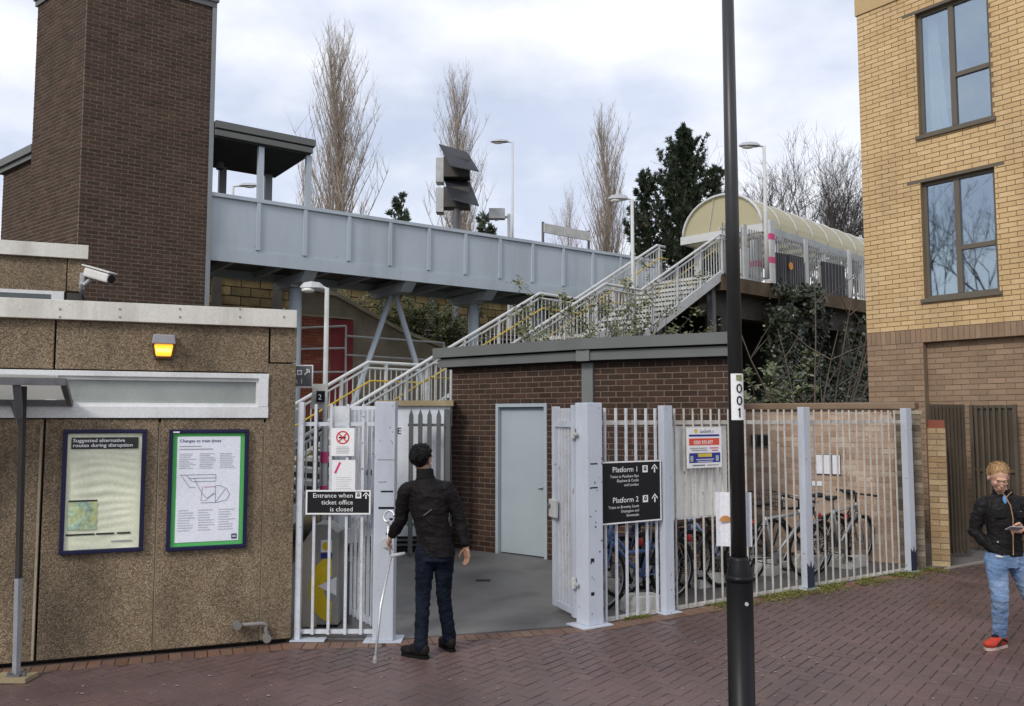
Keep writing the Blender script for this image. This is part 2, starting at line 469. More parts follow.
M_MORT_B = pm('brown_mortar', (0.21, 0.15, 0.10), 0.9)
M_MORT_W = pm('yard_mortar', (0.50, 0.43, 0.35), 0.9)
M_BRK_W = pm('yard_brick', (0.3, 0.2, 0.14), 0.85, var=0.12, fine=0.2, fs=70, spec=0.2, tone=[(0.36, 0.245, 0.175), (0.43, 0.305, 0.225), (0.48, 0.355, 0.265), (0.40, 0.28, 0.21), (0.52, 0.42, 0.33)])
M_COPEW = pm('wall_capping', (0.22, 0.155, 0.105), 0.85, var=0.15, bump=0.3)
M_STONE = pm('yellow_stone', (0.2, 0.15, 0.06), 0.9, var=0.25, vs=1.2, fine=0.25, fs=25, bump=0.5, bs=30, dirt=((0.035, 0.034, 0.016), 0.92, 1.1), tone=[(0.11, 0.08, 0.035), (0.19, 0.135, 0.06), (0.24, 0.175, 0.08), (0.085, 0.068, 0.035)])
M_CONC = pm('weathered_concrete', (0.36, 0.31, 0.23), 0.9, var=0.2, vs=1.2, fine=0.15, fs=20, bump=0.3, dirt=((0.15, 0.125, 0.08), 0.6, 1.1))
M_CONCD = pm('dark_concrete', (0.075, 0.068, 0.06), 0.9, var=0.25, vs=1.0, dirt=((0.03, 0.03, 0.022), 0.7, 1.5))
M_REDB = pm('red_brick', (0.25, 0.07, 0.05), 0.85, var=0.15, fine=0.2, fs=60, tone=[(0.30, 0.095, 0.055), (0.36, 0.12, 0.07), (0.31, 0.085, 0.06), (0.38, 0.145, 0.08)])
M_REDP = pm('red_panel', (0.29, 0.05, 0.055), 0.6, var=0.12)
M_GALV = pm('galvanised_rail', (0.47, 0.48, 0.48), 0.45, var=0.08, dirt=((0.28, 0.26, 0.23), 0.4, 4))
M_RAIL = pm('stair_rail_paint', (0.56, 0.57, 0.565), 0.42, var=0.06, dirt=((0.33, 0.32, 0.29), 0.4, 5))
M_YEL = pm('yellow_rail', (0.52, 0.37, 0.045), 0.45, var=0.1)
M_TREAD = pm('pale_tread', (0.50, 0.50, 0.47), 0.7, var=0.12, dirt=((0.27, 0.25, 0.22), 0.5, 4))
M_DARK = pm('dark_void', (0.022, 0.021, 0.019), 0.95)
M_BLACK = pm('black_paint', (0.007, 0.007, 0.008), 0.42, var=0.15, fine=0.1, dirt=((0.03, 0.029, 0.028), 0.3, 7), streak=True, spec=0.22)
M_GREYPOST = pm('worn_grey_post', (0.14, 0.14, 0.15), 0.55, var=0.15, dirt=((0.05, 0.05, 0.05), 0.6, 5))
M_BROWNM = pm('brown_metal', (0.092, 0.076, 0.056), 0.55, var=0.12, fine=0.1)
M_FRAMEB = pm('bronze_frame', (0.125, 0.108, 0.085), 0.45, var=0.05)
M_BARK = pm('bark', (0.115, 0.085, 0.062), 0.9, var=0.25, vs=4, fine=0.25)
M_BARKL = pm('pale_bark', (0.24, 0.185, 0.14), 0.9, var=0.2, vs=3, fine=0.2)
M_GLASSF = glass('flat_glass', (0.80, 0.87, 0.9), 0.24)
M_SIGNK = pm('sign_black', (0.012, 0.012, 0.014), 0.35, var=0.05)
M_SIGNW = pm('sign_white', (0.78, 0.78, 0.78), 0.4, var=0.03)
M_SIGNG = pm('sign_grey', (0.13, 0.13, 0.135), 0.4, var=0.03)
M_RED = pm('sign_red', (0.55, 0.035, 0.04), 0.4)
M_BLUE = pm('sign_blue', (0.03, 0.035, 0.24), 0.4)
M_PINK = pm('pink_tape', (0.62, 0.06, 0.20), 0.5)
M_SCREW = pm('screw_grey', (0.30, 0.29, 0.27), 0.5, metal=0.4)
M_PAPER = pm('paper', (0.76, 0.77, 0.82), 0.6, var=0.05)

# ------------------------------------------------------------------ key lines on the ground
OA, OB = G(40, 665), G(292, 642)
OF = Fr.two(OA, OB, OB)                       # station office front, x = 0 at its right-hand corner
GP = G(384, 640)                              # left gate post
FP0 = G(590, 625); FP1 = G(909, 571)
FF = Fr.two(FP0, FP1)                         # railings, x = 0 at the big gate post
FLEN = math.hypot(FP1[0] - FP0[0], FP1[1] - FP0[1])
SB = G(590, 565)                               # shed corner
SL = Fr.two(G(455, 548), SB, SB)              # shed door wall, x runs from negative to 0
SR = Fr(SB, R(-26.5))                         # shed wall behind the bicycles, x from 0
RF = Fr.two(D(868, 370, 14.5)[:2], D(1024, 330, 12.54)[:2])   # flats, x = 0 at the left-hand corner
TP0, TP1, TP3 = D(81, 150, 17.28)[:2], D(208, 230, 18.8)[:2], D(35, 80, 18.75)[:2]
TR = Fr.two(TP0, TP1); TL = Fr.two(TP3, TP0)
TW = math.hypot(TP1[0] - TP0[0], TP1[1] - TP0[1]); TLW = math.hypot(TP3[0] - TP0[0], TP3[1] - TP0[1])
BR = Fr.two(D(209, 225, 18.85)[:2], D(638, 275, 26.6)[:2])      # footbridge near face
ST = Fr((0.644, 19.74), R(45))                # stairs, far rail on y = 0, near rail on y = -1.96
PLT = Fr((5.45, 21.65), R(40))                # platform edge
ZP = 5.66

# ------------------------------------------------------------------ ground
M_PAVE = pm('block_paving', (0.1, 0.06, 0.05), 0.42, var=0.16, vs=0.9, fine=0.16, fs=55, bump=0.25, bs=140, spec=0.45, rvar=0.14,
            dirt=((0.070, 0.055, 0.050), 0.6, 1.1), tone=[(0.112, 0.071, 0.068), (0.124, 0.079, 0.073), (0.118, 0.078, 0.075), (0.132, 0.083, 0.076), (0.110, 0.074, 0.072)])
M_EDGE = pm('edge_blocks', (0.1, 0.06, 0.05), 0.5, var=0.16, vs=1.5, fine=0.16, fs=55, bump=0.25, tone=[(0.155, 0.085, 0.06), (0.185, 0.105, 0.072), (0.165, 0.10, 0.075), (0.20, 0.125, 0.085)])
M_SAND = pm('paving_joint', (0.070, 0.053, 0.049), 0.8, var=0.2)
M_ASPH = pm('asphalt', (0.150, 0.145, 0.141), 0.55, var=0.14, vs=0.8, fine=0.25, fs=220, bump=0.3, bs=200, rvar=0.18, dirt=((0.075, 0.072, 0.07), 0.75, 1.1))
M_EARTH = pm('earth', (0.075, 0.06, 0.035), 0.95, var=0.3, vs=0.8, fine=0.2, fs=8, bump=0.4, bs=12, dirt=((0.04, 0.05, 0.018), 0.8, 0.9))
MB().slab([(-400, -300), (400, -300), (400, 900), (-400, 900)], -0.35, -0.30).build('ground', M_EARTH, kind='structure')
pav = MB().slab([(-14, -10), (14, -10), (14, 13.2), (-14, 13.2)], -0.2, -0.0055).build('pavement', M_SAND, kind='structure')
yard_poly = [OF.w(0.02, 0.14)[:2], (GP[0], GP[1] + 0.0), (FP0[0], FP0[1] + 0.02), FF.w(FLEN + 0.25, 0.02)[:2], (8.6, 12.6), (9.5, 24), (-14, 24), (-14, OF.w(-12, 0.14)[1]), ]
MB().slab(yard_poly, -0.05, 0.004).build('yard', M_ASPH, kind='structure')

bound = [OF.w(-9, -0.02)[:2], OF.w(0.0, -0.02)[:2], (GP[0], GP[1] - 0.03), (FP0[0], FP0[1] - 0.03), FF.w(FLEN, -0.03)[:2], FF.w(FLEN + 0.55, 0.0)[:2], (7.35, 12.4), (9.6, 9.2), (9.6, 4.0), (-6.0, 4.0)]
def inside(p, poly):
    r = False; n = len(poly)
    for i in range(n):
        a, b = poly[i], poly[i - 1]
        if (a[1] > p[1]) != (b[1] > p[1]) and p[0] < (b[0] - a[0]) * (p[1] - a[1]) / (b[1] - a[1]) + a[0]: r = not r
    return r
def edge_row(p, q, depth, wdt, off):
    """header blocks along a line, returned as (centre, angle)"""
    L = math.hypot(q[0] - p[0], q[1] - p[1]); a = math.atan2(q[1] - p[1], q[0] - p[0])
    n = int(L / wdt)
    return [(p[0] + math.cos(a) * (i + 0.5) * L / n + math.sin(a) * off, p[1] + math.sin(a) * (i + 0.5) * L / n - math.cos(a) * off, a, L / n) for i in range(n)]
BW = 0.102
PA = R(52)
blocks = []
inner = list(bound)
ca, sa = math.cos(PA), math.sin(PA)
segs_b = [(bound[i], bound[i + 1]) for i in range(0, 5)]
def dist_bound(p):
    dm = 9
    for a, b in segs_b:
        vx, vy = b[0] - a[0], b[1] - a[1]; t = max(0, min(1, ((p[0] - a[0]) * vx + (p[1] - a[1]) * vy) / (vx * vx + vy * vy)))
        dm = min(dm, math.hypot(p[0] - a[0] - t * vx, p[1] - a[1] - t * vy))
    return dm
for i in range(-140, 150):
    for j in range(-140, 150):
        k = (i - j) % 4
        if k == 0: cx, cy, a = (i + 1) * BW, (j + 0.5) * BW, PA
        elif k == 3: cx, cy, a = (i + 0.5) * BW, (j + 1) * BW, PA + math.pi / 2
        else: continue
        x, y = cx * ca - cy * sa + 1.5, cx * sa + cy * ca + 7.0
        if not (4.0 < y < 12.6 and -6 < x < 9.6): continue
        if abs(x) > y * 0.72 + 1.2: continue
        if inside((x, y), bound) and dist_bound((x, y)) > 0.20: blocks.append((x, y, a))
def proj_ok(x, y):
    p = project((x, y, 0)); return p and 0 < p[0] < 1024 and p[1] < 706
vis_b = sorted([b for b in blocks if proj_ok(b[0], b[1])], key=lambda b: b[1])[:260]
vset = set(vis_b)
pvm = []
for k in range(9):
    m_ = MB(); m_.tone = 0.02 + k / 8.4
    m_.box(-BW + 0.0028, BW - 0.0028, -BW / 2 + 0.0028, BW / 2 - 0.0028, -0.05, 0.0)
    me = m_.mesh('paving_block', M_PAVE)
    bm = bmesh.new(); bm.from_mesh(me)
    bmesh.ops.bevel(bm, geom=[e for e in bm.edges if all(v.co.z > -0.01 for v in e.verts)], offset=0.003, segments=1, affect='EDGES')
    bm.to_mesh(me); bm.free()
    pvm.append(me)
rest = MB()
for b in blocks:
    t = rnd.random(); z = rnd.gauss(0, 0.0012); tx, ty = rnd.gauss(0, 0.006), rnd.gauss(0, 0.006)
    if b in vset:
        link_copy(pvm[int(t * 9)], 'paving_block', pav, (b[0], b[1], z), (tx, ty, b[2]))
    else:
        rest.tone = 0.02 + int(t * 9) / 8.4
        Mx = Matrix.Translation((b[0], b[1], z)) @ Matrix.Rotation(b[2], 4, 'Z') @ Matrix.Rotation(tx, 4, 'X') @ Matrix.Rotation(ty, 4, 'Y')
        w, h = BW - 0.0035, BW / 2 - 0.0035
        P = [Mx @ Vector(p) for p in ((-w, -h, -.02), (w, -h, -.02), (w, h, -.02), (-w, h, -.02), (-w + .003, -h + .003, 0), (w - .003, -h + .003, 0), (w - .003, h - .003, 0), (-w + .003, h - .003, 0))]
        rest.add(P, [(0, 1, 5, 4), (1, 2, 6, 5), (2, 3, 7, 6), (3, 0, 4, 7), (4, 5, 6, 7)])
rest.build('far_paving_blocks', M_PAVE, pav, kind='stuff')
edges = []
for (a, b) in segs_b: edges += edge_row(a, b, 0.2, BW, 0.11)
em = {}
for (x, y, a, w) in edges:
    if abs(x) > y * 0.72 + 1.2: continue
    t = int(rnd.random() * 5); key = (t, round(w, 3))
    if key not in em:
        m_ = MB(); m_.tone = 0.02 + t / 4.3
        m_.box(-w / 2 + 0.004, w / 2 - 0.004, -0.098, 0.098, -0.05, 0.001); em[key] = m_.mesh('edging_block', M_EDGE)
    link_copy(em[key], 'edging_block', pav, (x, y, rnd.gauss(0, 0.0015)), (rnd.gauss(0, .006), rnd.gauss(0, .006), a))

# rising ground behind the yard and the track bed on top of it
emb = MB()
prof = [(-9.0, -0.02), (2.0, 0.2), (4.0, 2.2), (6.0, 3.9), (8.0, 4.3)]     # y in the bridge frame, z
NX = 30
for i in range(NX + 1):
    x = -14 + 44 * i / NX
    for (y, z) in prof:
        zz = z + (0.15 * mnoise.noise((x * 0.6, y, 3.0)) if 2 < y < 8 else 0)
        emb.v.append((x, y, zz))
n_ = len(prof)
for i in range(NX):
    for j in range(n_ - 1):
        emb.f.append((i * n_ + j, (i + 1) * n_ + j, (i + 1) * n_ + j + 1, i * n_ + j + 1)); emb.t.append(0.5)
o = emb.build('embankment', M_EARTH, None, BR, smooth=True, kind='structure')
MB().box(-40, 120, 8.2, 160, -0.3, ZP - 0.4).build('track_bed', M_EARTH, None, BR, kind='structure')

# ------------------------------------------------------------------ station office
off = thing('station_office', 'single-storey ticket office of brown pebble-faced panels with white roof edge', 'building', OF.w(0, 0))
zft, zfb = OF.z(150, 304.5), OF.z(150, 323)
zwt, zwb = OF.z(160, 372), OF.z(160, 418)
zlow = zwb - 0.01
xj = [OF.x(u) for u in (-200, 45, 160, 265)]
core = MB().box(-9, -0.03, 0.22, 6.0, 0, zft - 0.03)
core.box(-9, -0.035, 0.10, 0.22, 0, zwb - 0.02); core.box(-9, -0.035, 0.10, 0.22, zwt + .01, zft - 0.04)
core.build('wall', M_JOINT, off, OF)
MB().box(-9, -0.01, 0.23, 6.02, zft - 0.16, zft - 0.022).build('roof', M_CONCD, off, OF)
pj = [-9] + xj[1:] + [-0.002]
for i in range(len(pj) - 1):
    MB().box(pj[i] + 0.008, pj[i + 1] - 0.008, 0, 0.1, 0.035, zlow if i < 3 else zfb - 0.33).build('wall_panel', M_PEB, off, OF, bevel=0.006)
pk = [-9, OF.x(52), OF.x(268), -0.002]
for i in range(3):
    MB().box(pk[i] + 0.008, pk[i + 1] - 0.008, -0.004, 0.1, (zwt + 0.012) if i < 2 else zfb - 0.318, zfb + 0.02).build('frieze_panel', M_PEB, off, OF, bevel=0.006)
MB().box(xj[1] - 0.03, xj[1] - 0.012, -0.006, 0.02, 0.04, zlow - 0.05).build('joint_strip', M_CONC, off, OF)
MB().box(xj[2] - 0.006, xj[2] + 0.006, 0.01, 0.03, 0.04, zlow - 0.03).build('joint_strip', M_CONC, off, OF)
MB().box(xj[3] - 0.006, xj[3] + 0.006, 0.01, 0.03, 0.04, zlow - 0.03).build('joint_strip', M_CONC, off, OF)
xf = OF.x(152)
fa = MB().box(-9, OF.x(295, -0.06), -0.06, 0.0, zfb, zft).build('fascia', M_WHITE, off, OF, bevel=0.004)
MB().box(-0.03, OF.x(295, -0.06) - 0.001, 0.0, 5.9, zfb + .002, zft - 0.002).build('fascia', M_WHITE, off, OF)
for u in (60, 120, 180, 240, 284):
    for v in (309, 317):
        xx, zz = OF.pl(u, v, -0.06)
        m_ = MB(); m_.tube([(xx, -0.058, zz), (xx, -0.064, zz)], 0.010, 8); m_.build('screw', M_SCREW, fa)
# window strip
xw0, xw1 = -9, OF.x(268)
wf = MB()
ft = 0.075
wf.box(xw0, xw1, -0.02, 0.08, zwb, zwb + 0.10); wf.box(xw0, xw1, -0.02, 0.08, zwt - 0.045, zwt)
for u in (51, 263): xx = OF.x(u); wf.box(xx - 0.045, xx + 0.04, -0.022, 0.08, zwb + .1, zwt - .045)
wf = wf.build('window_frame', M_FRAMEW, off, OF, bevel=0.004)
wi = MB(); xa, xb = OF.x(55), OF.x(259)
z0, z1 = zwb + 0.10, zwt - 0.045
wi.box(xa, xb, 0.01, 0.07, z0, z0 + 0.03); wi.box(xa, xb, 0.01, 0.07, z1 - 0.03, z1); wi.box(xa, xa + .03, .01, .07, z0 + .03, z1 - .03); wi.box(xb - 0.03, xb, .01, .07, z0 + .03, z1 - .03)
wi.build('casement', M_FRAMEW, wf)
M_PANE = pm('frosted_pane', (0.27, 0.295, 0.275), 0.12, var=0.2, vs=2.5, fine=0.04, spec=0.6, dirt=((0.40, 0.43, 0.40), 0.4, 2), streak=True)
MB().box(xa + 0.03, xb - 0.03, 0.04, 0.05, z0 + 0.03, z1 - 0.03).build('pane', M_PANE, wf)
MB().box(-9, OF.x(47), 0.04, 0.05, z0, z1).build('pane', M_PANE, wf)
# raised block on the roof
UY = 2.0
ux1 = OF.x(79, UY); uzt = OF.z(40, 243, UY); uzb = OF.z(40, 257, UY)
sk = -0.15
MB().slab([(-9, UY + .03), (ux1 - .02, UY + .03), (ux1 - .02 + 3 * sk, UY + 3), (-9, UY + 3)], zft - 0.05, uzt - 0.03).build('upper_wall', M_JOINT, off, OF)
uj = OF.x(61, UY)
MB().box(-9, uj - 0.006, UY, UY + 0.03, OF.z(40, 291, UY), uzb + 0.02).build('wall_panel', M_PEB, off, OF)
MB().box(uj + 0.006, ux1, UY, UY + 0.03, OF.z(70, 291, UY), uzb + 0.02).build('wall_panel', M_PEB, off, OF)
MB().box(uj + 0.006, ux1, UY + 0.01, UY + 0.03, zft - .06, OF.z(70, 292.5, UY)).build('wall_panel', M_CONCD, off, OF)
uxc = OF.x(82, UY - .05)
MB().slab([(-9, UY - .05), (uxc, UY - .05), (uxc + 3.1 * sk, UY + 3.05), (-9, UY + 3.05)], uzb, uzt).build('upper_coping', M_WHITE, off, OF, bevel=0.004)
uw = MB().box(-9, OF.x(59, UY), UY - 0.01, UY + 0.06, zft - 0.04, OF.z(40, 290.5, UY)).build('upper_window_frame', M_FRAMEW, off, OF)
MB().box(-9, OF.x(46, UY), UY - 0.014, UY - 0.011, zft - 0.03, OF.z(40, 294, UY)).build('pane', pm('dark_pane', (0.10, 0.115, 0.115), 0.1), uw)

# bulkhead lamp on the frieze
lx, lz = OF.pl(164, 347)
bl = thing('bulkhead_lamp', 'lit amber bulkhead lamp on the pebble-faced frieze', 'lamp', OF.w(lx, 0, lz))
w_ = OF.x(176) - OF.x(152); hh = 0.205
MB().prism([(lx - w_ * .5, lz + .02), (lx - w_ * .44, lz + .10), (lx + w_ * .44, lz + .10), (lx + w_ * .5, lz + .02)], -0.11, -0.004).build('hood', pm('lamp_grey', (0.32, 0.32, 0.34), 0.4), bl, OF, bevel=0.008)
MB().prism([(lx - w_ * .5, lz + .018), (lx + w_ * .5, lz + .018), (lx + w_ * .4, lz - .105), (lx - w_ * .4, lz - .105)], -0.05, -0.004).build('back_box', pm('lamp_brown', (0.07, 0.05, 0.04), 0.5), bl, OF)
M_AMBER = glow('amber_lens', (1.0, 0.42, 0.03), 1.1)
mm = MB(); mm.prism([(lx - w_ * .40, lz + .016), (lx + w_ * .40, lz + .016), (lx + w_ * .31, lz - .085), (lx - w_ * .31, lz - .085)], -0.095, -0.051)
mm.build('lens', M_AMBER, bl, OF, bevel=0.012)
mm = MB(); mm.box(lx - w_ * .3, lx + w_ * .3, -0.099, -0.096, lz - 0.05, lz - 0.02); mm.build('lens_core', glow('amber_core', (1.0, 0.62, 0.10), 2.2), bl, OF)

# posters on the office wall
def poster(u0, u1, vt0, vb0, vt1, vb1, label, nm):
    P = [OF.pl(u0[0], vt0), OF.pl(u1[0], vt1), OF.pl(u1[1], vb1), OF.pl(u0[1], vb0)]
    xl, xr = (P[0][0] + P[3][0]) / 2, (P[1][0] + P[2][0]) / 2
    zb_, zt_ = (P[2][1] + P[3][1]) / 2, (P[0][1] + P[1][1]) / 2
    t = thing('poster_case', label, 'poster', OF.w(xl, 0, zb_), group='poster cases on the office wall')
    f = MB(); b = 0.034
    f.box(xl, xr, -0.045, 0.004, zb_, zb_ + b); f.box(xl, xr, -0.045, 0.004, zt_ - b, zt_); f.box(xl, xl + b, -0.0445, 0.004, zb_ + b, zt_ - b); f.box(xr - b, xr, -0.0445, 0.004, zb_ + b, zt_ - b)
    f.build('frame', pm('navy_frame', (0.014, 0.014, 0.05), 0.35), t, OF, bevel=0.006)
    return t, xl + b, xr - b, zb_ + b, zt_ - b
M_POSTA = pm('pale_yellow_paper', (0.74, 0.76, 0.58), 0.45, var=0.05, vs=6)
# ripples of damp paper: real relief
t, xl, xr, zb_, zt_ = poster((63, 60), (147, 143), 430, 555, 428.5, 550, 'blue framed poster of rippled pale yellow paper, nearer the awning', 'a')
pp = MB(); NXp, NZp = 24, 60
for j in range(NZp + 1):
    for i in range(NXp + 1):
        a, c = i / NXp, j / NZp
        amp = 0.0062 * min(1, 6 * min(a, 1 - a)) * (0.25 + 0.75 * (1 - abs(c - 0.45) * 1.5))
        yy = amp * (math.sin(c * 88 + 3.2 * math.sin(a * 4 + c * 5) + 5 * mnoise.noise((a * 2.2, c * 3.5, 1))) * (.35 + .9 * abs(mnoise.noise((a * 3, c * 5, 7)))) )
        pp.v.append((xl + (xr - xl) * a, -0.02 + yy, zb_ + (zt_ - zb_) * c))
for j in range(NZp):
    for i in range(NXp):
        k = j * (NXp + 1) + i; pp.f.append((k, k + 1, k + NXp + 2, k + NXp + 1)); pp.t.append(0.5)
sheet = pp.build('sheet', M_POSTA, t, OF, smooth=True)
W_, H_ = xr - xl, zt_ - zb_
M_PRK = pm('print_black', (0.035, 0.036, 0.034), 0.5); M_PRG = pm('print_grey', (0.36, 0.36, 0.38), 0.6); M_PRB = pm('print_bluegrey', (0.13, 0.14, 0.22), 0.6)
MB().box(xl + W_ * .05, xr - W_ * .05, -0.029, -0.0285, zt_ - H_ * .135, zt_ - H_ * .035).build('heading_band', M_PRK, t, OF)
text('Suggested alternative\nroutes during disruption', H_ * .042, M_SIGNW, t, OF, xl + W_ * .07, -0.031, zt_ - H_ * .075, sx=1.15, bold=0.0008)
MB().box(xl + W_ * .04, xl + W_ * .42, -0.027, -0.0265, zb_ + H_ * .17, zb_ + H_ * .41).build('map_print', pm('map_print', (0.36, 0.50, 0.40), 0.6, var=0.35, vs=14, fine=0.3, fs=45, dirt=((0.62, 0.60, 0.16), 0.9, 9)), t, OF)
MB().box(xl + W_ * .04, xl + W_ * .42, -0.0275, -0.027, zb_ + H_ * .41, zb_ + H_ * .425).build('printed_line', M_PRK, t, OF)
for a, c in ((.02, .4), (.42, .66), (.7, .88)): MB().box(xl + W_ * a, xl + W_ * c, -0.0275, -0.027, zb_ + H_ * .122, zb_ + H_ * .137).build('printed_line', M_PRK, t, OF)
MB().box(xl + W_ * .62, xl + W_ * .9, -0.0275, -0.027, zb_ + H_ * .057, zb_ + H_ * .068).build('printed_text', M_PRG, t, OF)
t, xl, xr, zb_, zt_ = poster((169, 166), (249, 246), 430, 551, 428.5, 547, 'blue framed train times poster with bright green border and line diagram', 'b')
W_, H_ = xr - xl, zt_ - zb_
MB().box(xl, xr, -0.02, -0.012, zb_, zt_).build('green_border', pm('green_print', (0.10, 0.47, 0.13), 0.5, var=0.04), t, OF)
MB().box(xl + W_ * .06, xr - W_ * .06, -0.024, -0.0205, zb_ + H_ * .035, zt_ - H_ * .03).build('sheet', pm('white_sheet', (0.78, 0.80, 0.87), 0.5, var=0.03), t, OF)
y_ = -0.0265
text('Changes to train times', H_ * .038, M_PRB, t, OF, xl + W_ * .09, y_, zt_ - H_ * .08, bold=0.0006)
for k_, w_k in ((.112, .30), (.138, .46)): MB().box(xl + W_ * .09, xl + W_ * (.09 + w_k), y_, y_ + .0004, zt_ - H_ * k_ - H_ * .007, zt_ - H_ * k_).build('printed_text', M_PRG, t, OF)
def lines(x0, x1, zt, n, st, m, seed):
    g = random.Random(seed); b = MB()
    for i in range(n):
        b.box(x0, x0 + (x1 - x0) * g.uniform(.55, 1), y_, y_ + .0004, zt - i * st - st * .35, zt - i * st)
    b.build('printed_text', m, t, OF)
M_PRL = pm('print_light', (0.50, 0.51, 0.57), 0.6)
for c0 in (.09, .37, .65):
    lines(xl + W_ * c0, xl + W_ * (c0 + .24), zt_ - H_ * .18, 9, H_ * .016, M_PRL, int(c0 * 100))
    lines(xl + W_ * c0, xl + W_ * (c0 + .24), zb_ + H_ * .32, 9, H_ * .022, M_PRL, int(c0 * 100) + 5)
def poly(pts, r=0.0016, m=M_PRB): 
    b = MB()
    for p, q in zip(pts, pts[1:]): b.bar((xl + W_ * p[0], y_, zb_ + H_ * p[1]), (xl + W_ * q[0], y_, zb_ + H_ * q[1]), r, r * 1.6)
    b.build('diagram_line', m, t, OF)
poly([(.10, .63), (.60, .63), (.60, .57), (.28, .57), (.19, .63)]); poly([(.12, .63), (.24, .52), (.32, .52)]); poly([(.22, .60), (.60, .60)])
poly([(.30, .60), (.42, .46), (.48, .42), (.60, .46), (.60, .53), (.66, .53), (.76, .5), (.80, .45), (.76, .40), (.62, .38), (.40, .38)], m=M_PRB)
poly([(.60, .52), (.60, .38), (.74, .50)]); poly([(.44, .52), (.60, .52)], m=M_RED); poly([(.42, .52), (.40, .40), (.47, .40), (.58, .47)], m=M_PRG)
MB().box(xr - W_ * .16, xr - W_ * .085, y_, y_ + .001, zb_ + H_ * .05, zb_ + H_ * .095).build('logo_patch', pm('logo_navy', (0.01, 0.02, 0.11), 0.5), t, OF)
for k_ in (.064, .076): MB().box(xr - W_ * .147, xr - W_ * .098, y_ - .001, y_ - .0005, zb_ + H_ * k_, zb_ + H_ * (k_ + .006)).build('logo_mark', M_SIGNW, t, OF)
MB().box(xl, xl + .05, -0.047, -0.046, zt_ + .004, zt_ + .016).build('sticker', M_SIGNW, t, OF)

# awning at the left edge
ax, az = OF.pl(62, 381, -0.55)
aw = thing('awning', 'dark framed awning with clear sheets at the left edge of the office', 'awning', G(16, 682))
zA = CAMH + (418 - 379) / FPX * 6.5
AWF = Fr(OF.w(OF.x(64, -0.55), -0.55)[:2], OF.a)
m_ = MB(); m_.box(-3.2, 0, 0.0, 0.04, zA - 0.045, zA + 0.012); zR = OF.z(30, 403.5, -.04); m_.box(-3.2, 0, 0.50, 0.545, zR - .02, zR + .03); m_.bar((-.02, .05, zA - .01), (-.02, .5, zR), .04, .05)
m_.build('frame', M_GREYPOST, aw, AWF)
for k in range(5):
    m_ = MB(); m_.add([(-3.1 + k * .61, .03, zA + .032), (-3.1 + (k + 1) * .61 - .015, .03, zA + .032), (-3.1 + (k + 1) * .61 - .015, .52, zR + .035), (-3.1 + k * .61, .52, zR + .035)], [(0, 1, 2, 3)])
    m_.build('roof_sheet', plastic_sheet('awning_sheet%d' % 0, (0.62, 0.62, 0.58), 0.5) if k == 0 else bpy.data.materials['awning_sheet0'], aw, AWF)
xb_ = AWF.x(21, 0.15)
base = Vector((*G(16, 680), 0.0)); top = Vector(AWF.w(AWF.x(22, 0.2), 0.2, zA - 0.05))
mid = base.lerp(top, 0.34)
MB().bar(base + Vector((0, 0, .02)), mid, 0.04, 0.04).build('lower_post', pm('zinc_post', (0.27, 0.28, 0.30), 0.5, var=0.15), aw)
MB().bar(mid, top, 0.034, 0.04).build('upper_post', pm('dark_post', (0.035, 0.031, 0.03), 0.6, var=0.2), aw)
m_ = MB(); a0 = Vector(AWF.w(AWF.x(20, 0.2), 0.2, zA - 0.30)); m_.bar(a0, Vector(AWF.w(AWF.x(14, 0.0), 0.03, zA - 0.02)), 0.05, 0.04)
m_.bar(a0 + Vector((0, 0, -.02)), Vector(AWF.w(AWF.x(13, 0.5), 0.5, zR)), 0.04, 0.05); m_.build('bracket', M_GREYPOST, aw)
m_ = MB(); m_.box(base.x - .16, base.x + .12, base.y - .09, base.y + .09, 0.002, 0.035); m_.build('base_pad', pm('base_pad', (0.33, 0.26, 0.16), 0.8, var=0.2), aw)
m_ = MB(); m_.box(base.x - .05, base.x + .05, base.y - .05, base.y + .05, 0.034, 0.05); m_.build('base_plate', M_GREYPOST, aw)
for dx, dy in ((-.035, -.04), (.08, -.03), (.04, .05)):
    m_ = MB(); m_.tube([(base.x + dx, base.y + dy, .035), (base.x + dx, base.y + dy, .07)], .012, 8); m_.build('bolt', M_GREYPOST, aw)

# bent pipe rail at the foot of the wall
cp = thing('pipe_rail', 'short bent grey pipe fixed at the foot of the office wall', 'pipe', OF.w(OF.x(255), 0, 0))
x0, z0 = OF.pl(237, 624); x1, z1 = OF.pl(264, 622); x2 = OF.x(271)
zb0 = 0.02
m_ = MB(); m_.tube([(x0, -.05, z0), (x1 - .02, -.05, z1), (x1 + .02, -.05, z1 - .012), (x2 - .01, -.05, z1 - .05), (x2, -.05, z1 - .09), (x2, -.05, zb0 + .03)], 0.018, 10); m_.build('pipe', pm('pipe_grey', (0.20, 0.19, 0.18), 0.5, var=0.2), cp, OF, smooth=True)
for xx, zz in ((x0, z0), (x2, zb0 + .045)):
    m_ = MB(); m_.tube([(xx, -.08, zz), (xx, .004, zz)], 0.036, 14); m_.build('flange', MATS['pipe_grey'], cp, OF)

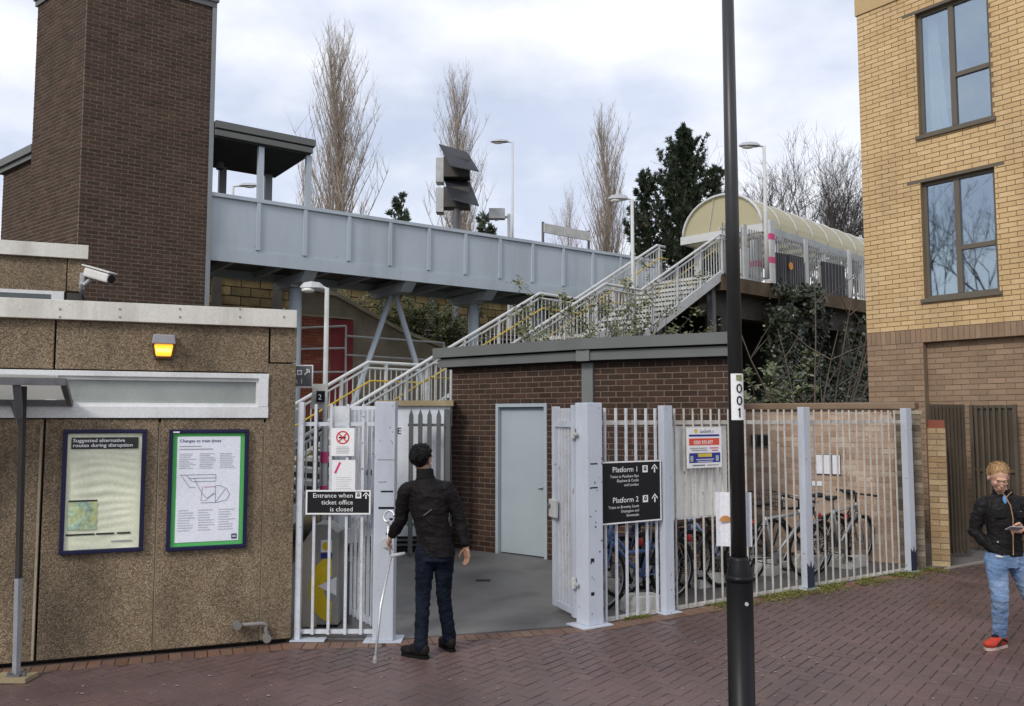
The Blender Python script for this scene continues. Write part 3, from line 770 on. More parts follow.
# ------------------------------------------------------------------ lift tower
tw = thing('lift_tower', 'tall dark brown brick lift tower rising behind the office', 'tower', (*TP0, 0))
ZT = 11.36
bricks(tw, TR, 0, TW, 0, ZT, M_BRK_T, M_MORT_T, course=0.087, length=0.262, joint=0.023, keep=150, seed=3, zmin=2.3, vis=lambda u, v: v < 298 and 82 < u < 206, rest='right_face_brickwork')
bricks(tw, TL, 0, TLW, 0, ZT, M_BRK_T, M_MORT_T, course=0.087, length=0.262, joint=0.023, keep=150, seed=4, zmin=2.3, vis=lambda u, v: v < 235 and 36 < u < 82, rest='left_face_brickwork')
TP2 = (TP1[0] + TP3[0] - TP0[0], TP1[1] + TP3[1] - TP0[1])
def shrink(pts, k):
    cx = sum(p[0] for p in pts) / len(pts); cy = sum(p[1] for p in pts) / len(pts)
    return [(cx + (p[0] - cx) * k, cy + (p[1] - cy) * k) for p in pts]
quad = [TP0, TP1, TP2, TP3]
MB().slab(shrink(quad, 0.9), 0.0, ZT).build('core', M_MORT_T, tw)
MB().slab(shrink(quad, 1.035), ZT, ZT + 0.13).build('coping', M_COPE, tw)
MB().slab(shrink(quad, 1.06), ZT + 0.13, ZT + 0.30).build('coping', M_COPE, tw)
MB().box(TW - 0.035, TW + 0.06, -0.035, 0.14, 0.0, ZT - .001).build('corner_trim', M_TRIM, tw, TR)
# lower annex to its left
A0, A1 = D(3, 190, 20.4)[:2], D(37, 190, 19.1)[:2]
AF = Fr.two(A0, A1); AW_ = math.hypot(A1[0] - A0[0], A1[1] - A0[1])
zan = CAMH + 262 / FPX * 19.6
bricks(tw, AF, 0, AW_, 0, zan - 0.1, M_BRK_T, M_MORT_T, course=0.087, length=0.262, joint=0.023, keep=0, seed=5, zmin=3.0, rest='annex_brickwork')
MB().box(-0.1, AW_, -0.10, 2.0, zan - 0.1, zan + 0.02).build('annex_coping', M_COPE, tw, AF)
MB().box(-0.16, AW_, -0.16, 2.0, zan + 0.02, zan + 0.2).build('annex_coping', M_COPE, tw, AF)
MB().box(0.05, AW_, 0.1, 1.9, 0, zan - 0.12).build('annex_core', M_MORT_T, tw, AF)

# ------------------------------------------------------------------ footbridge
fb = thing('footbridge', 'long blue grey steel footbridge with ribbed side panels', 'footbridge', BR.w(0, 0))
HB = 5.0; zt_b, zb_b = CAMH + HB, CAMH + HB * 160 / 226
zt_b = BR.z(212, 192); zb_b = BR.z(212, 260)
ribs = [BR.x(u) for u in (210, 254, 303, 346.5, 388.5, 430, 468.5, 501, 536, 567.5, 597, 622)]
BLEN = 14.2
step = (ribs[-1] - ribs[1]) / 10
rb = [-.12] + [ribs[1] + i * step for i in range(13)]
rb = [x for x in rb if x < BLEN]
for i, x in enumerate(rb):
    x2 = rb[i + 1] if i + 1 < len(rb) else BLEN
    MB().box(x + 0.004, x2 - 0.004, 0.03, 0.06, zb_b + 0.30, zt_b - 0.085).build('side_panel', M_STEELB, fb, BR)
    if i: MB().box(x - 0.045, x + 0.045, -0.022, 0.029, zb_b + 0.34, zt_b - 0.087).build('rib', M_STEELB, fb, BR)
MB().box(-.12, BLEN, -0.03, 0.10, zt_b - 0.085, zt_b).build('top_rail', M_STEELB, fb, BR)
MB().box(-.12, BLEN, 0.0, 0.09, zb_b, zb_b + 0.30).build('edge_girder', M_STEELB, fb, BR)
BWD = 2.3
MB().box(0.05, BLEN, BWD - 0.09, BWD, zb_b, zt_b).build('far_side', M_STEELB, fb, BR)
MB().box(0.05, BLEN, 0.09, BWD - 0.09, zb_b + 0.2, zb_b + 0.3).build('deck', M_STEELD, fb, BR)
x = 0.6
while x < BLEN - .3:
    MB().box(x, x + 0.09, 0.09, BWD - 0.09, zb_b + 0.03, zb_b + 0.199).build('cross_beam', M_STEELB, fb, BR); x += 1.17
def ground_z(y): return max(0, -0.02 if y < 2 else 0)
for u, kind in ((294, 'p'), (393, 'v'), (474, 'p'), (541, 'p')):
    xp = BR.x(u, 1.0)
    MB().prism([(0.05, zb_b), (BWD - 0.05, zb_b), (BWD - .35, zb_b - .24), (.35, zb_b - .24)], -0.16, 0.16).build('crosshead', M_STEELB, fb, Fr(BR.w(xp, 0)[:2], BR.a + R(90)))
    if kind == 'p':
        m_ = MB(); m_.tube([(xp, 1.05, -0.25), (xp, 1.05, zb_b - .235)], 0.155, 20); m_.build('pier', M_STEELB, fb, BR, smooth=True)
        MB().box(xp - .2, xp + .2, .85, 1.25, zb_b - .29, zb_b - .2401).build('pier_cap', M_STEELB, fb, BR)
    else:
        for du in (-1, 1):
            m_ = MB(); m_.tube([(xp + du * .06, 1.05, zb_b - .235), (xp + du * 2.05, 1.05, -0.2)], 0.075, 12); m_.build('raking_leg', M_STEELB, fb, BR, smooth=True)
# glazed-sided lobby by the tower
zr = BR.z(212, 121); xr_ = BR.x(311, -.14)
zrb = zr - 0.62
MB().box(0.05, xr_, -0.14, BWD + .14, zr - 0.17, zr).build('lobby_roof', M_COPE, fb, BR, bevel=0.01)
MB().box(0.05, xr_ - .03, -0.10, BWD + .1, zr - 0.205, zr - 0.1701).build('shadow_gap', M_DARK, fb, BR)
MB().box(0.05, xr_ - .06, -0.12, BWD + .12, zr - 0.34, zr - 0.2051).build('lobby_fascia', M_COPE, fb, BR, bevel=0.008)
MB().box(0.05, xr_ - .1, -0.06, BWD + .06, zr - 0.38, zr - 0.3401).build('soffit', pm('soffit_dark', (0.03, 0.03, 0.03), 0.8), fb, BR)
for u, yy in ((255, 0.02), (304, 0.02)):
    xx = BR.x(u, yy); MB().box(xx - .065, xx + .065, yy - .04, yy + .08, zt_b + .0005, zr - 0.381).build('lobby_post', M_STEELB, fb, BR)
for u, yy in ((216, BWD - .15), (263, BWD - .15)):
    xx = BR.x(u, yy); MB().box(xx - .09, xx + .09, yy - .06, yy + .06, zb_b + .3, zr - 0.381).build('lobby_post', M_TRIM, fb, BR)
xx = BR.x(250, BWD - .2); MB().box(BR.x(213, BWD - .2), xx + .6, BWD - .2, BWD - .14, BR.z(235, 166, BWD - .2), BR.z(235, 158, BWD - .2)).build('lobby_beam', M_STEELD, fb, BR)
xx = BR.x(211.5, 0.3); MB().box(xx - .02, xx + .1, .2, .4, BR.z(213, 168, .3), BR.z(213, 162, .3)).build('call_box', M_DARK, fb, BR)

# ------------------------------------------------------------------ retaining walls behind the bridge
rw = thing('retaining_wall', 'mossy yellow stone retaining wall behind the footbridge', 'wall', BR.w(0, 6.0))
RW = Fr(BR.w(0, 7.0)[:2], BR.a)
bricks(rw, RW, -6, 17, 2.9, 6.35, M_STONE, M_CONCD, course=0.29, length=0.62, joint=0.03, proud=0.05, keep=220, seed=9, thick=0.5, name='stone', rest='far_stonework', back='backing', vis=lambda u, v: 210 < u < 520)
for k in range(12):
    xx = -5.5 + k * 1.9
    MB().box(xx, xx + .28, -0.10, 0.0, 3.0, 6.5 + .12 * (k % 2)).build('buttress', M_CONCD, rw, RW)
MB().box(-6, 17, -0.12, .5, 6.35, 6.45).build('coping', M_CONCD, rw, RW)
for zz in (5.05, 4.88): 
    m_ = MB(); m_.tube([(-6, -.16, zz + .35), (6, -.16, zz), (17, -.16, zz + .1)], 0.045, 8); m_.build('pipe', M_GREYPOST, rw, RW)
# ramp wall of concrete and the red panel in front of it
rp = thing('ramp_wall', 'sloping weathered concrete ramp wall behind the raking bridge legs', 'wall', BR.w(3, 3.2))
RY = 3.2
def bz(u, v): return BR.pl(u, v, RY)
pts = [bz(300, 288), bz(335, 297), bz(400, 333), bz(450, 352), bz(500, 358), bz(500, 400), bz(300, 400)]
MB().prism(pts, RY, RY + 0.35).build('wall_face', M_CONC, rp, BR)
cpz = [bz(300, 286), bz(335, 295), bz(400, 331), bz(450, 350), bz(500, 356)]
m_ = MB()
for p, q in zip(cpz, cpz[1:]): m_.bar((p[0], RY + .12, p[1]), (q[0], RY + .12, q[1]), 0.55, 0.10)
m_.build('coping', pm('ramp_coping', (0.42, 0.36, 0.26), 0.9, var=0.2), rp, BR)
rq = thing('red_brick_wall', 'low red brick wall with a dark red painted end', 'wall', BR.w(BR.x(325, 2.7), 2.7))
RQ = Fr(BR.w(0, 2.7)[:2], BR.a)
xq0, xq1, xq2 = RQ.x(270), RQ.x(330), RQ.x(352)
zq = RQ.z(330, 318)
bricks(rq, RQ, xq0, xq1, 0.0, zq, M_REDB, M_CONCD, course=0.085, length=0.25, keep=60, seed=12, vis=lambda u, v: 300 < u < 330 and 318 < v < 372, zmin=2.0)
MB().box(xq1 + .002, xq2, 0, .22, 0, zq - .03).build('painted_end', M_REDP, rq, RQ)
MB().box(xq0, xq2 + .04, -.03, .26, zq, zq + .06).build('coping', pm('ramp_coping', (0.3, 0.25, 0.18)), rq, RQ)
# white pipe handrails in front of them
hr = thing('ramp_handrail', 'white pipe handrail along the ramp below the footbridge', 'handrail', BR.w(BR.x(350, 2.2), 2.2))
HY = 2.35
def hz(u, v): p = BR.pl(u, v, HY); return (p[0], HY, p[1])
for a, b in (((298, 328), (346, 326)), ((298, 349), (346, 348)), ((347, 336), (444, 343)), ((347, 355), (444, 361)), ((298, 372), (347, 372))):
    m_ = MB(); m_.tube([hz(*a), hz(*b)], 0.028, 8); m_.build('rail', M_RAIL, hr, BR)
for u, v0, v1 in ((346, 326, 380), (444, 342, 372), (300, 328, 390)):
    m_ = MB(); q = list(hz(u, v1)); q[2] = -.1; m_.tube([hz(u, v0), q], 0.03, 8); m_.build('post', M_RAIL, hr, BR)
# ------------------------------------------------------------------ brick shed in the yard
sh = thing('brick_shed', 'flat-roofed dark brick shed with grey door inside the yard', 'shed', (SB[0], SB[1], 0))
ZS = 2.76
xs0 = SL.x(452); xs1 = SR.x(731)
dx0, dx1 = SL.x(496), SL.x(547); dz = SL.z(520, 403.5)
bricks(sh, SL, xs0, -0.06, 0, ZS, M_BRK_S, M_MORT_S, course=0.078, length=0.225, joint=.017, keep=190, seed=21, holes=[(dx0, dx1, -0.1, dz)], vis=lambda u, v: 452 < u < 583 and v < 556, rest='door_wall_brickwork')
bricks(sh, SR, 0.06, xs1, 0, ZS, M_BRK_S, M_MORT_S, course=0.078, length=0.225, joint=.017, keep=110, seed=22, vis=lambda u, v: 598 < u < 722 and v < 480, rest='bicycle_wall_brickwork')
q0, q1, q2 = SL.w(xs0, 0.15), (SB[0] + .05, SB[1] + .15), SR.w(xs1, 0.15)
nx, ny = math.sin(R(33)), math.cos(R(33))
foot = [q0[:2], q1[:2], q2[:2], (q2[0] + .16 * 2.2, q2[1] + 2.2), (q0[0] + nx * 2.6, q0[1] + ny * 2.6)]
MB().slab(foot, 0, ZS - .01).build('core', M_BRK_S, sh)
def roof_out(ov):
    a, b, c = SL.w(xs0 - ov, -ov), SL.w(0, -ov), SR.w(xs1 + ov * .3, -ov)
    b = ((b[0] + SR.w(0, -ov)[0]) / 2, (b[1] + SR.w(0, -ov)[1]) / 2)
    return [a[:2], b, c[:2], (foot[3][0] + .0, foot[3][1] + .1), (foot[4][0] - .1, foot[4][1] + .1)]
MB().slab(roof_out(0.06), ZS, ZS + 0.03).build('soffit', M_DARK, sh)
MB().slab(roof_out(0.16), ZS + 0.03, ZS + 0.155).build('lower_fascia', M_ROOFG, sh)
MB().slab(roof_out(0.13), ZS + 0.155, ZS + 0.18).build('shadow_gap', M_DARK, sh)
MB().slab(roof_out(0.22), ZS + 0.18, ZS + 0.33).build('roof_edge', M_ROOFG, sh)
cc = SL.w(0, 0)
MB().box(-0.085, 0.085, -0.05, 0.1, 0, ZS - .001).build('corner_post', M_ROOFL, sh, Fr(SB, (SL.a + SR.a) / 2))
MB().box(-0.10, 0.10, -0.185, -0.13, ZS + 0.02, ZS + 0.178).build('corner_plate', M_ROOFL, sh, Fr(SB, (SL.a + SR.a) / 2))
dr = MB().box(dx0 + .055, dx1 - .055, 0.06, 0.10, 0.02, dz - 0.055).build('door', M_DOOR, sh, SL)
m_ = MB(); m_.box(dx0, dx0 + .05, -0.012, 0.15, 0, dz); m_.box(dx1 - .05, dx1, -0.012, .15, 0, dz); m_.box(dx0 + .05, dx1 - .05, -.012, .15, dz - .05, dz); m_.build('door_frame', M_DOOR, sh, SL)
m_ = MB(); m_.tube([(dx1 - .12, .06, 1.0), (dx1 - .12, .03, 1.0), (dx1 - .19, .03, 1.0)], .009, 8); m_.build('handle', M_DOOR, dr)

# drain slot in the asphalt
gx, gy = G(483, 581)
dg = tag(MB().box(gx - .09, gx + .09, gy - .05, gy + .05, 0.0045, 0.012).build('drain_cover', pm('drain_iron', (0.02, 0.02, 0.02), 0.6), None), 'small dark drain cover in the asphalt before the shed door', 'drain')

# ------------------------------------------------------------------ white cabin and dark palisade behind the left gate
CB = Fr(G(329, 553), R(2))
cw = CB.x(450); zc = CB.z(350, 406)
cb = thing('equipment_cabin', 'white painted metal cabin on a dark plinth behind the left gate', 'cabin', CB.w(0, 0))
m_ = MB(); m_.slab([(0.0, .12), (.05, .03), (.14, 0), (cw, 0), (cw, .7), (0.0, .7)], 0.24, zc); M_CABW = pm('cabin_white', (0.74, 0.77, 0.82), 0.4, var=0.07, dirt=((0.36, 0.38, 0.38), 0.5, 2.2), streak=True)
body = m_.build('body', M_CABW, cb, CB)
m_ = MB(); m_.slab([(0.02, .14), (.15, .02), (cw, .02), (cw, .7), (0.02, .7)], 0.004, 0.24); m_.build('plinth', M_DARK, cb, CB)
for zz in (.10, .17): MB().box(.14, cw, -.012, .019, zz, zz + .03).build('plinth_rail', M_GREYPOST, cb, CB)
for u in (350, 362, 396): xx = CB.x(u); MB().box(xx, xx + .012, -.004, .0, .26, zc - .03).build('panel_seam', M_GREYPOST, body)
xt = CB.x(376)
MB().slab([(xt, -.06), (cw + .05, -.06), (cw + .05, .72), (xt + .2, .72)], zc + .002, zc + 0.085).build('roof_slab', pm('mossy_slab', (0.33, 0.27, 0.16), 0.9, var=0.2, dirt=((0.13, 0.11, 0.05), 0.6, 3), bump=.4), cb, CB)
text('E', .14, M_SIGNK, cb, CB, CB.x(397), -.006, CB.z(397, 434))
PS = Fr(CB.w(CB.x(411), -.32)[:2], R(1))
ps = thing('palisade_fence', 'short dark grey palisade fence with pointed pales beside the shed', 'fence', PS.w(0, 0))
pw_ = PS.x(452); zp = PS.z(430, 409); k = 0
pal = MB().prism([(-.033, .03), (.033, .03), (.033, zp - .10), (.0, zp), (-.033, zp - .10)], -.012, .012).mesh('pale', pm('palisade_grey', (0.11, 0.118, 0.118), 0.5, var=0.1))
xx = 0.03
while xx < pw_:
    p = PS.w(xx, 0); link_copy(pal, 'pale', ps, (p[0] - ps.location.x, p[1] - ps.location.y, 0), (0, 0, PS.a)); xx += .135
for zz in (PS.z(430, 425), .45): MB().box(-.02, pw_, .0121, .05, zz - .02, zz + .02).build('rail', MATS['palisade_grey'], ps, PS)
MB().box(pw_ - .12, pw_ - .02, .051, .13, 0, zp).build('post', MATS['palisade_grey'], ps, PS)

# ------------------------------------------------------------------ stairs up to the platform
stt = thing('station_stairs', 'grey steel stairs with landings, balusters and yellow handrails climbing to the platform', 'stairs', ST.w(0, 0))
WS = 1.96
Z1, Z2 = 1.99, 3.83
fl = [(-8.6, -4.83, 0.0, Z1, 12), (-3.54, 0.0, Z1, Z2, 11), (1.29, 4.73, Z2, ZP, 11)]
land = [(-4.83, -3.54, Z1), (0.0, 1.29, Z2)]
for (xa, xb, za, zb, n) in fl:
    for i in range(n):
        g = (xb - xa) / n; x0 = xa + i * g; zz = za + (i + 1) * (zb - za) / n
        tr = MB().box(x0, x0 + g + .03, -WS + .04, -.04, zz - .05, zz).build('tread', M_TREAD, stt, ST)
        MB().box(x0 - .004, x0 + .05, -WS + .041, -.041, zz + .001, zz + .006).build('nosing', M_YEL, tr) if i % 10 == 9 or i == 0 else MB().box(x0 - .012, x0 + .0, -WS + .041, -.041, zz - .075, zz - .002).build('nosing', M_TREAD, tr)
        MB().box(x0 + g * .5, x0 + g * .5 + .012, -WS + .05, -.05, zz - (zb - za) / n, zz - .051).build('riser', M_GREYPOST, tr)
    for y in (-WS, 0.0):
        m_ = MB(); sg = (zb - za) / (xb - xa)
        m_.prism([(xa, za - .14), (xb, zb - .14), (xb, zb + .12), (xa, za + .12)], y - .03, y + .03); m_.build('stringer', M_RAIL, stt, ST)
for (xa, xb, zz) in land:
    MB().box(xa, xb, -WS + .03, -.03, zz - .14, zz).build('landing', M_TREAD, stt, ST)
    for y in (-WS, 0.0): MB().box(xa + .001, xb - .001, y - .03, y + .03, zz - .14, zz + .12).build('stringer', M_RAIL, stt, ST)
nodesx = [(-8.6, 0.0), (-4.83, Z1), (-3.54, Z1), (0, Z2), (1.29, Z2), (4.73, ZP), (5.1, ZP)]
def zat(x):
    for (a, za), (b, zb) in zip(nodesx, nodesx[1:]):
        if a <= x <= b: return za + (zb - za) * (x - a) / (b - a)
    return ZP
for y in (0.0, -WS):
    m_ = MB(); m_.tube([(x, y, z + 1.08) for x, z in nodesx], .034, 8); m_.build('top_rail', M_RAIL, stt, ST, smooth=True)
    m_ = MB(); m_.tube([(x, y, z + .97) for x, z in nodesx], .024, 8); m_.build('under_rail', M_RAIL, stt, ST, smooth=True)
    m_ = MB(); m_.tube([(x, y + (.09 if y < -1 else -.09), z + .72) for x, z in nodesx], .018, 8); m_.build('yellow_handrail', M_YEL, stt, ST, smooth=True)
    x = -8.5; k = 0
    while x < 5.05:
        z = zat(x)
        if k % 8 == 0: MB().box(x - .028, x + .028, y - .028, y + .028, z + .05, z + 1.07).build('post', M_RAIL, stt, ST)
        else: MB().box(x - .009, x + .009, y - .009, y + .009, z + .1, z + .965).build('baluster', M_RAIL, stt, ST)
        x += .128; k += 1
for x in (-4.2, .6, 4.6):
    for y in (-.2, -WS + .2): MB().box(x - .08, x + .08, y - .08, y + .08, -.3, zat(x) - .14).build('support', M_GREYPOST, stt, ST)

# ------------------------------------------------------------------ platform and its fence
plat = thing('platform_deck', 'raised concrete platform on dark supports behind the yard wall', 'platform', PLT.w(0, 0))
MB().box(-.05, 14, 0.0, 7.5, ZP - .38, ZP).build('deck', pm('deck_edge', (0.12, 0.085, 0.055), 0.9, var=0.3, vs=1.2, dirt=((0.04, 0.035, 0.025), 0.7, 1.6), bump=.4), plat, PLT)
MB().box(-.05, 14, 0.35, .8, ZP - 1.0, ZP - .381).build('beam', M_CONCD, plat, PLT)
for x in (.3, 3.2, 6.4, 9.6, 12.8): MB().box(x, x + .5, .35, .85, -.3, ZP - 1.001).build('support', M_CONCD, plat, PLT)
MB().box(-1.5, 17, 3.8, 4.1, -.3, ZP - .382).build('back_wall', M_DARK, plat, PLT)  # near-black colour paints in the darkness of the void below the deck
pf = thing('platform_fence', 'grey vertical bar fence along the platform edge above the ivy', 'fence', PLT.w(0, 0, ZP))
zf = ZP + 1.42
pb = MB().box(-.016, .016, -.012, .012, ZP + .06, zf).mesh('bar', pm('fence_grey', (0.25, 0.26, 0.265), .5))
x = .15; PFL = 8.2; cnt = 0
while x < PFL:
    p = PLT.w(x, .12); link_copy(pb, 'bar', pf, (p[0] - pf.location.x, p[1] - pf.location.y, -ZP), (0, 0, PLT.a)); x += .118
for zz in (ZP + .15, zf - .16): MB().box(.05, PFL, .133, .165, zz - .025, zz + .025).build('rail', M_RAIL, pf, PLT)
for u in (747, 809, 853): x = PLT.x(u, .12); MB().box(x - .08, x + .08, .05, .108, ZP, zf + .08).build('post', M_GALV, pf, PLT)
M_BOARD = pm('dark_board', (0.028, 0.028, 0.031), 0.6)
for (u0, u1, va, vb) in ((775, 791, 252, 288), (792, 808, 255, 291), (826, 849, 262, 297)):
    xa, xb = PLT.x(u0, .02), PLT.x(u1, .02); za, zb = PLT.z(u0, va, .02), PLT.z(u0, vb, .02)
    t = thing('notice_board', 'dark slatted board on the platform fence, ' + ('nearest the lamp column' if u0 == 775 else 'middle of the three' if u0 == 792 else 'nearest the flats'), 'notice board', PLT.w(xa, .25, zb), group='boards on the platform fence')
    MB().box(xa, xb, .02, .05, zb, za).build('panel', M_BOARD, t, PLT)
    for k in range(1, 7): x = xa + (xb - xa) * k / 7; MB().box(x - .012, x + .012, .008, .0199, zb + .03, za - .03).build('slat', M_GREYPOST, t, PLT)
    MB().box(xa, xb, .0501, .075, za - .12, za - .04).build('fixing_rail', M_GREYPOST, t, PLT)
xk, zk = PLT.pl(791, 266, .0)
t = tag(MB().disc((xk, .0, zk), .11, 20).disc((xk, -.002, zk), .05, 12).build('warning_sticker', pm('orange_sticker', (0.75, 0.28, 0.03), 0.5), None, PLT), 'round orange warning sticker on the platform fence', 'sign')
bf = thing('platform_backdrop', 'added dark boarded backdrop along the far side of the platform', 'fence', PLT.w(2.5, 6.8, ZP))  # added to block bright sky and darken the view through the fence
for k in range(9):
    MB().box(2.5 + k * 1.25, 3.73 + k * 1.25, 6.8, 6.86, ZP + .05, ZP + 1.75).build('board', pm('backdrop_board', (0.10, 0.10, 0.105), .7, var=.2), bf, PLT)
    MB().box(2.44 + k * 1.25, 2.5 + k * 1.25, 6.86, 6.93, ZP, ZP + 1.8).build('post', M_GREYPOST, bf, PLT)
# white rail cabinet pieces seen through the fence
for u, w in ((753, .28), (730, .3)):
    x = PLT.x(u, .9)
t = thing('ticket_cabinet', 'pale cabinet behind the stair head on the platform', 'cabinet', PLT.w(PLT.x(757, 1.4), 1.4, ZP))
x = PLT.x(757, 1.4); MB().box(x - .3, x + .25, 1.4, 1.9, ZP, ZP + 1.35).build('body', M_GALV, t, PLT); MB().box(x - .24, x + .19, 1.385, 1.399, ZP + .15, ZP + 1.2).build('door', M_RAIL, t, PLT)

# barrel-vaulted shelter
CN = Fr(D(762, 226, 27.0)[:2], R(45))
ZE = D(762, 232, 27.0)[2]
sc = thing('platform_shelter', 'barrel-vaulted shelter with translucent cream panels on the platform', 'shelter', CN.w(0, 0, ZP))
WC = 3.0; LC = 9.6; NB = 8; RISE = 1.25
M_VAULT = plastic_sheet('cream_sheet', (0.66, 0.61, 0.42), 0.5)
def arc(k, n=16): a = math.pi * k / n; return (WC / 2 + WC / 2 * math.cos(math.pi - a) * 1.0, ZE + .24 + RISE * math.sin(a))
for b in range(NB):
    xa, xb = b * LC / NB + .03, (b + 1) * LC / NB - .03
    m_ = MB()
    for k in range(16):
        (y0, z0), (y1, z1) = arc(k), arc(k + 1)
        m_.add([(xa, y0, z0), (xb, y0, z0), (xb, y1, z1), (xa, y1, z1)], [(0, 1, 2, 3)])
    m_.build('roof_panel', M_VAULT, sc, CN, smooth=True)
for b in range(NB + 1):
    m_ = MB(); m_.tube([(b * LC / NB, *arc(k)) for k in range(17)], .05 if b in (0, NB) else .035, 6); m_.build('rib', M_GALV if b else M_RAIL, sc, CN, smooth=True)
m_ = MB(); pts = [arc(k) for k in range(17)]
m_.add([(.06, y, z) for y, z in pts], [tuple(range(17))]); m_.build('end_panel', M_VAULT, sc, CN)
for s_ in (.33, .67):
    m_ = MB(); m_.tube([(.03, WC * s_, ZE + .24), (.03, WC * (.5 + (s_ - .5) * .55), ZE + .24 + RISE * .95)], .02, 6); m_.build('end_rib', M_TREAD, sc, CN)
MB().box(-.08, .05, -.05, WC + .05, ZE, ZE + .27).build('end_beam', M_RAIL, sc, CN)
for y in (-.05, WC - .1): MB().box(.051, LC, y, y + .14, ZE + .0, ZE + .24).build('eave_beam', M_GALV if y > 0 else pm('eave_grey', (0.34, 0.36, 0.37), 0.5), sc, CN)
for b in range(1, NB): m_ = MB(); m_.bar((b * LC / NB, .1, ZE + .1), (b * LC / NB, WC - .1, ZE + .1), .06, .1); m_.build('tie', M_GALV, sc, CN)
for x in (.9, 4.3, 7.7):
    for y in (.02, WC - .02): MB().box(x - .09, x + .09, y - .09, y + .09, ZP, ZE - .001).build('column', M_RAIL, sc, CN)
    MB().box(x - .3, x + .3, -.07, .16, ZE - .14, ZE - .0011).build('bracket', M_GALV, sc, CN)

# ------------------------------------------------------------------ lamp columns
def lamp(name, label, u, vtop, y, zbase, side=-1, arm=.45, r=.05, head=.55, tape=None, m=M_RAIL, hh=.10):
    p = D(u, vtop, y)
    t = thing(name, label, 'street lamp', (p[0], p[1], zbase))
    h = p[2] - zbase
    a = MB(); a.tube([(0, 0, 0), (0, 0, h * .35), (0, 0, h)], [r * 1.25, r, r * .8], 12); a.build('column', m, t, 'local', smooth=True)
    a = MB(); a.tube([(0, 0, h - .02), (side * arm * .5, 0, h + .0), (side * arm, 0, h)], r * .55, 8); a.build('arm', m, t, 'local')
    a = MB()
    x0, x1 = side * arm * .75, side * (arm + head)
    prof = [(0, .35), (.15, .8), (.5, 1.0), (.85, .8), (1, .3)]
    rows = []
    for s_, k in prof:
        x = x0 + (x1 - x0) * s_; w = .13 * k * head / .55
        rows.append([(x, -w, h), (x, -w * .6, h + hh * k), (x, w * .6, h + hh * k), (x, w, h), (x, 0, h - hh * .5 * k)])
    vs_ = [q for rr in rows for q in rr]; fs_ = []
    for i in range(len(rows) - 1):
        for k in range(5): fs_.append((i * 5 + k, i * 5 + (k + 1) % 5, (i + 1) * 5 + (k + 1) % 5, (i + 1) * 5 + k))
    fs_ += [(4, 3, 2, 1, 0), tuple(20 + k for k in range(5))]
    a.add(vs_, fs_); hd = a.build('lamp_head', pm('lamp_shell', (0.42, 0.43, 0.45), 0.4), t, 'local')
    a = MB(); xm = (x0 + x1) / 2 + side * .05; a.ell((xm, 0, h - hh * .35), (head * .32, .075, hh * .42), 10, 6); a.build('lens', pm('lamp_lens', (0.72, 0.72, 0.66), 0.25), hd, smooth=True)
    if tape:
        for z0, z1 in tape: a = MB(); a.tube([(0, 0, z0), (0, 0, z1)], r * 1.32, 12); a.build('tape_band', M_PINK, t, 'local')
    return t
lamp('platform_lamp', 'slim grey lamp column at the platform fence before the shelter', 764, 146, 22.2, ZP, arm=.15, head=.52, r=.055)
lamp('platform_lamp', 'grey lamp column on the stair landing below the conifer', 632, 199, 19.1, Z2, arm=.12, head=.42, r=.045)
lamp('platform_lamp', 'tall thin lamp column behind the footbridge beside the hooded monitors', 512.5, 142, 32.0, ZP - .4, arm=.2, head=.65, r=.05)
lamp('platform_lamp', 'lamp head seen through the lobby opening by the tower', 233, 186, 30.0, ZP - .4, side=1, arm=.3, head=.6, r=.06)
lamp('yard_lamp', 'short pale lamp column with two pink bands behind the left gate', 327, 288, 11.2, 0, arm=.06, head=.29, r=.037, tape=((1.42, 1.56), (.95, 1.12)), hh=.085, m=M_GALV)
# pink tape on the shelter's corner columns by the fence
for u in (757, 771):
    p = D(u, 300, 23.0); x, y = PLT.l(p)
    t = thing('fence_column', 'pale square column with pink tape behind the platform fence' + (', nearer the stairs' if u == 757 else ', nearer the notice boards'), 'column', (p[0], p[1], ZP), PLT.a, group='taped columns')
    MB().box(-.1, .1, -.1, .1, 0, 1.75 if u == 771 else 1.2).build('shaft', M_RAIL, t, 'local')
    for z0 in (.55, 1.2) if u == 771 else (.45,): MB().box(-.103, .103, -.103, .103, z0, z0 + .17).build('tape_band', M_PINK, t, 'local')

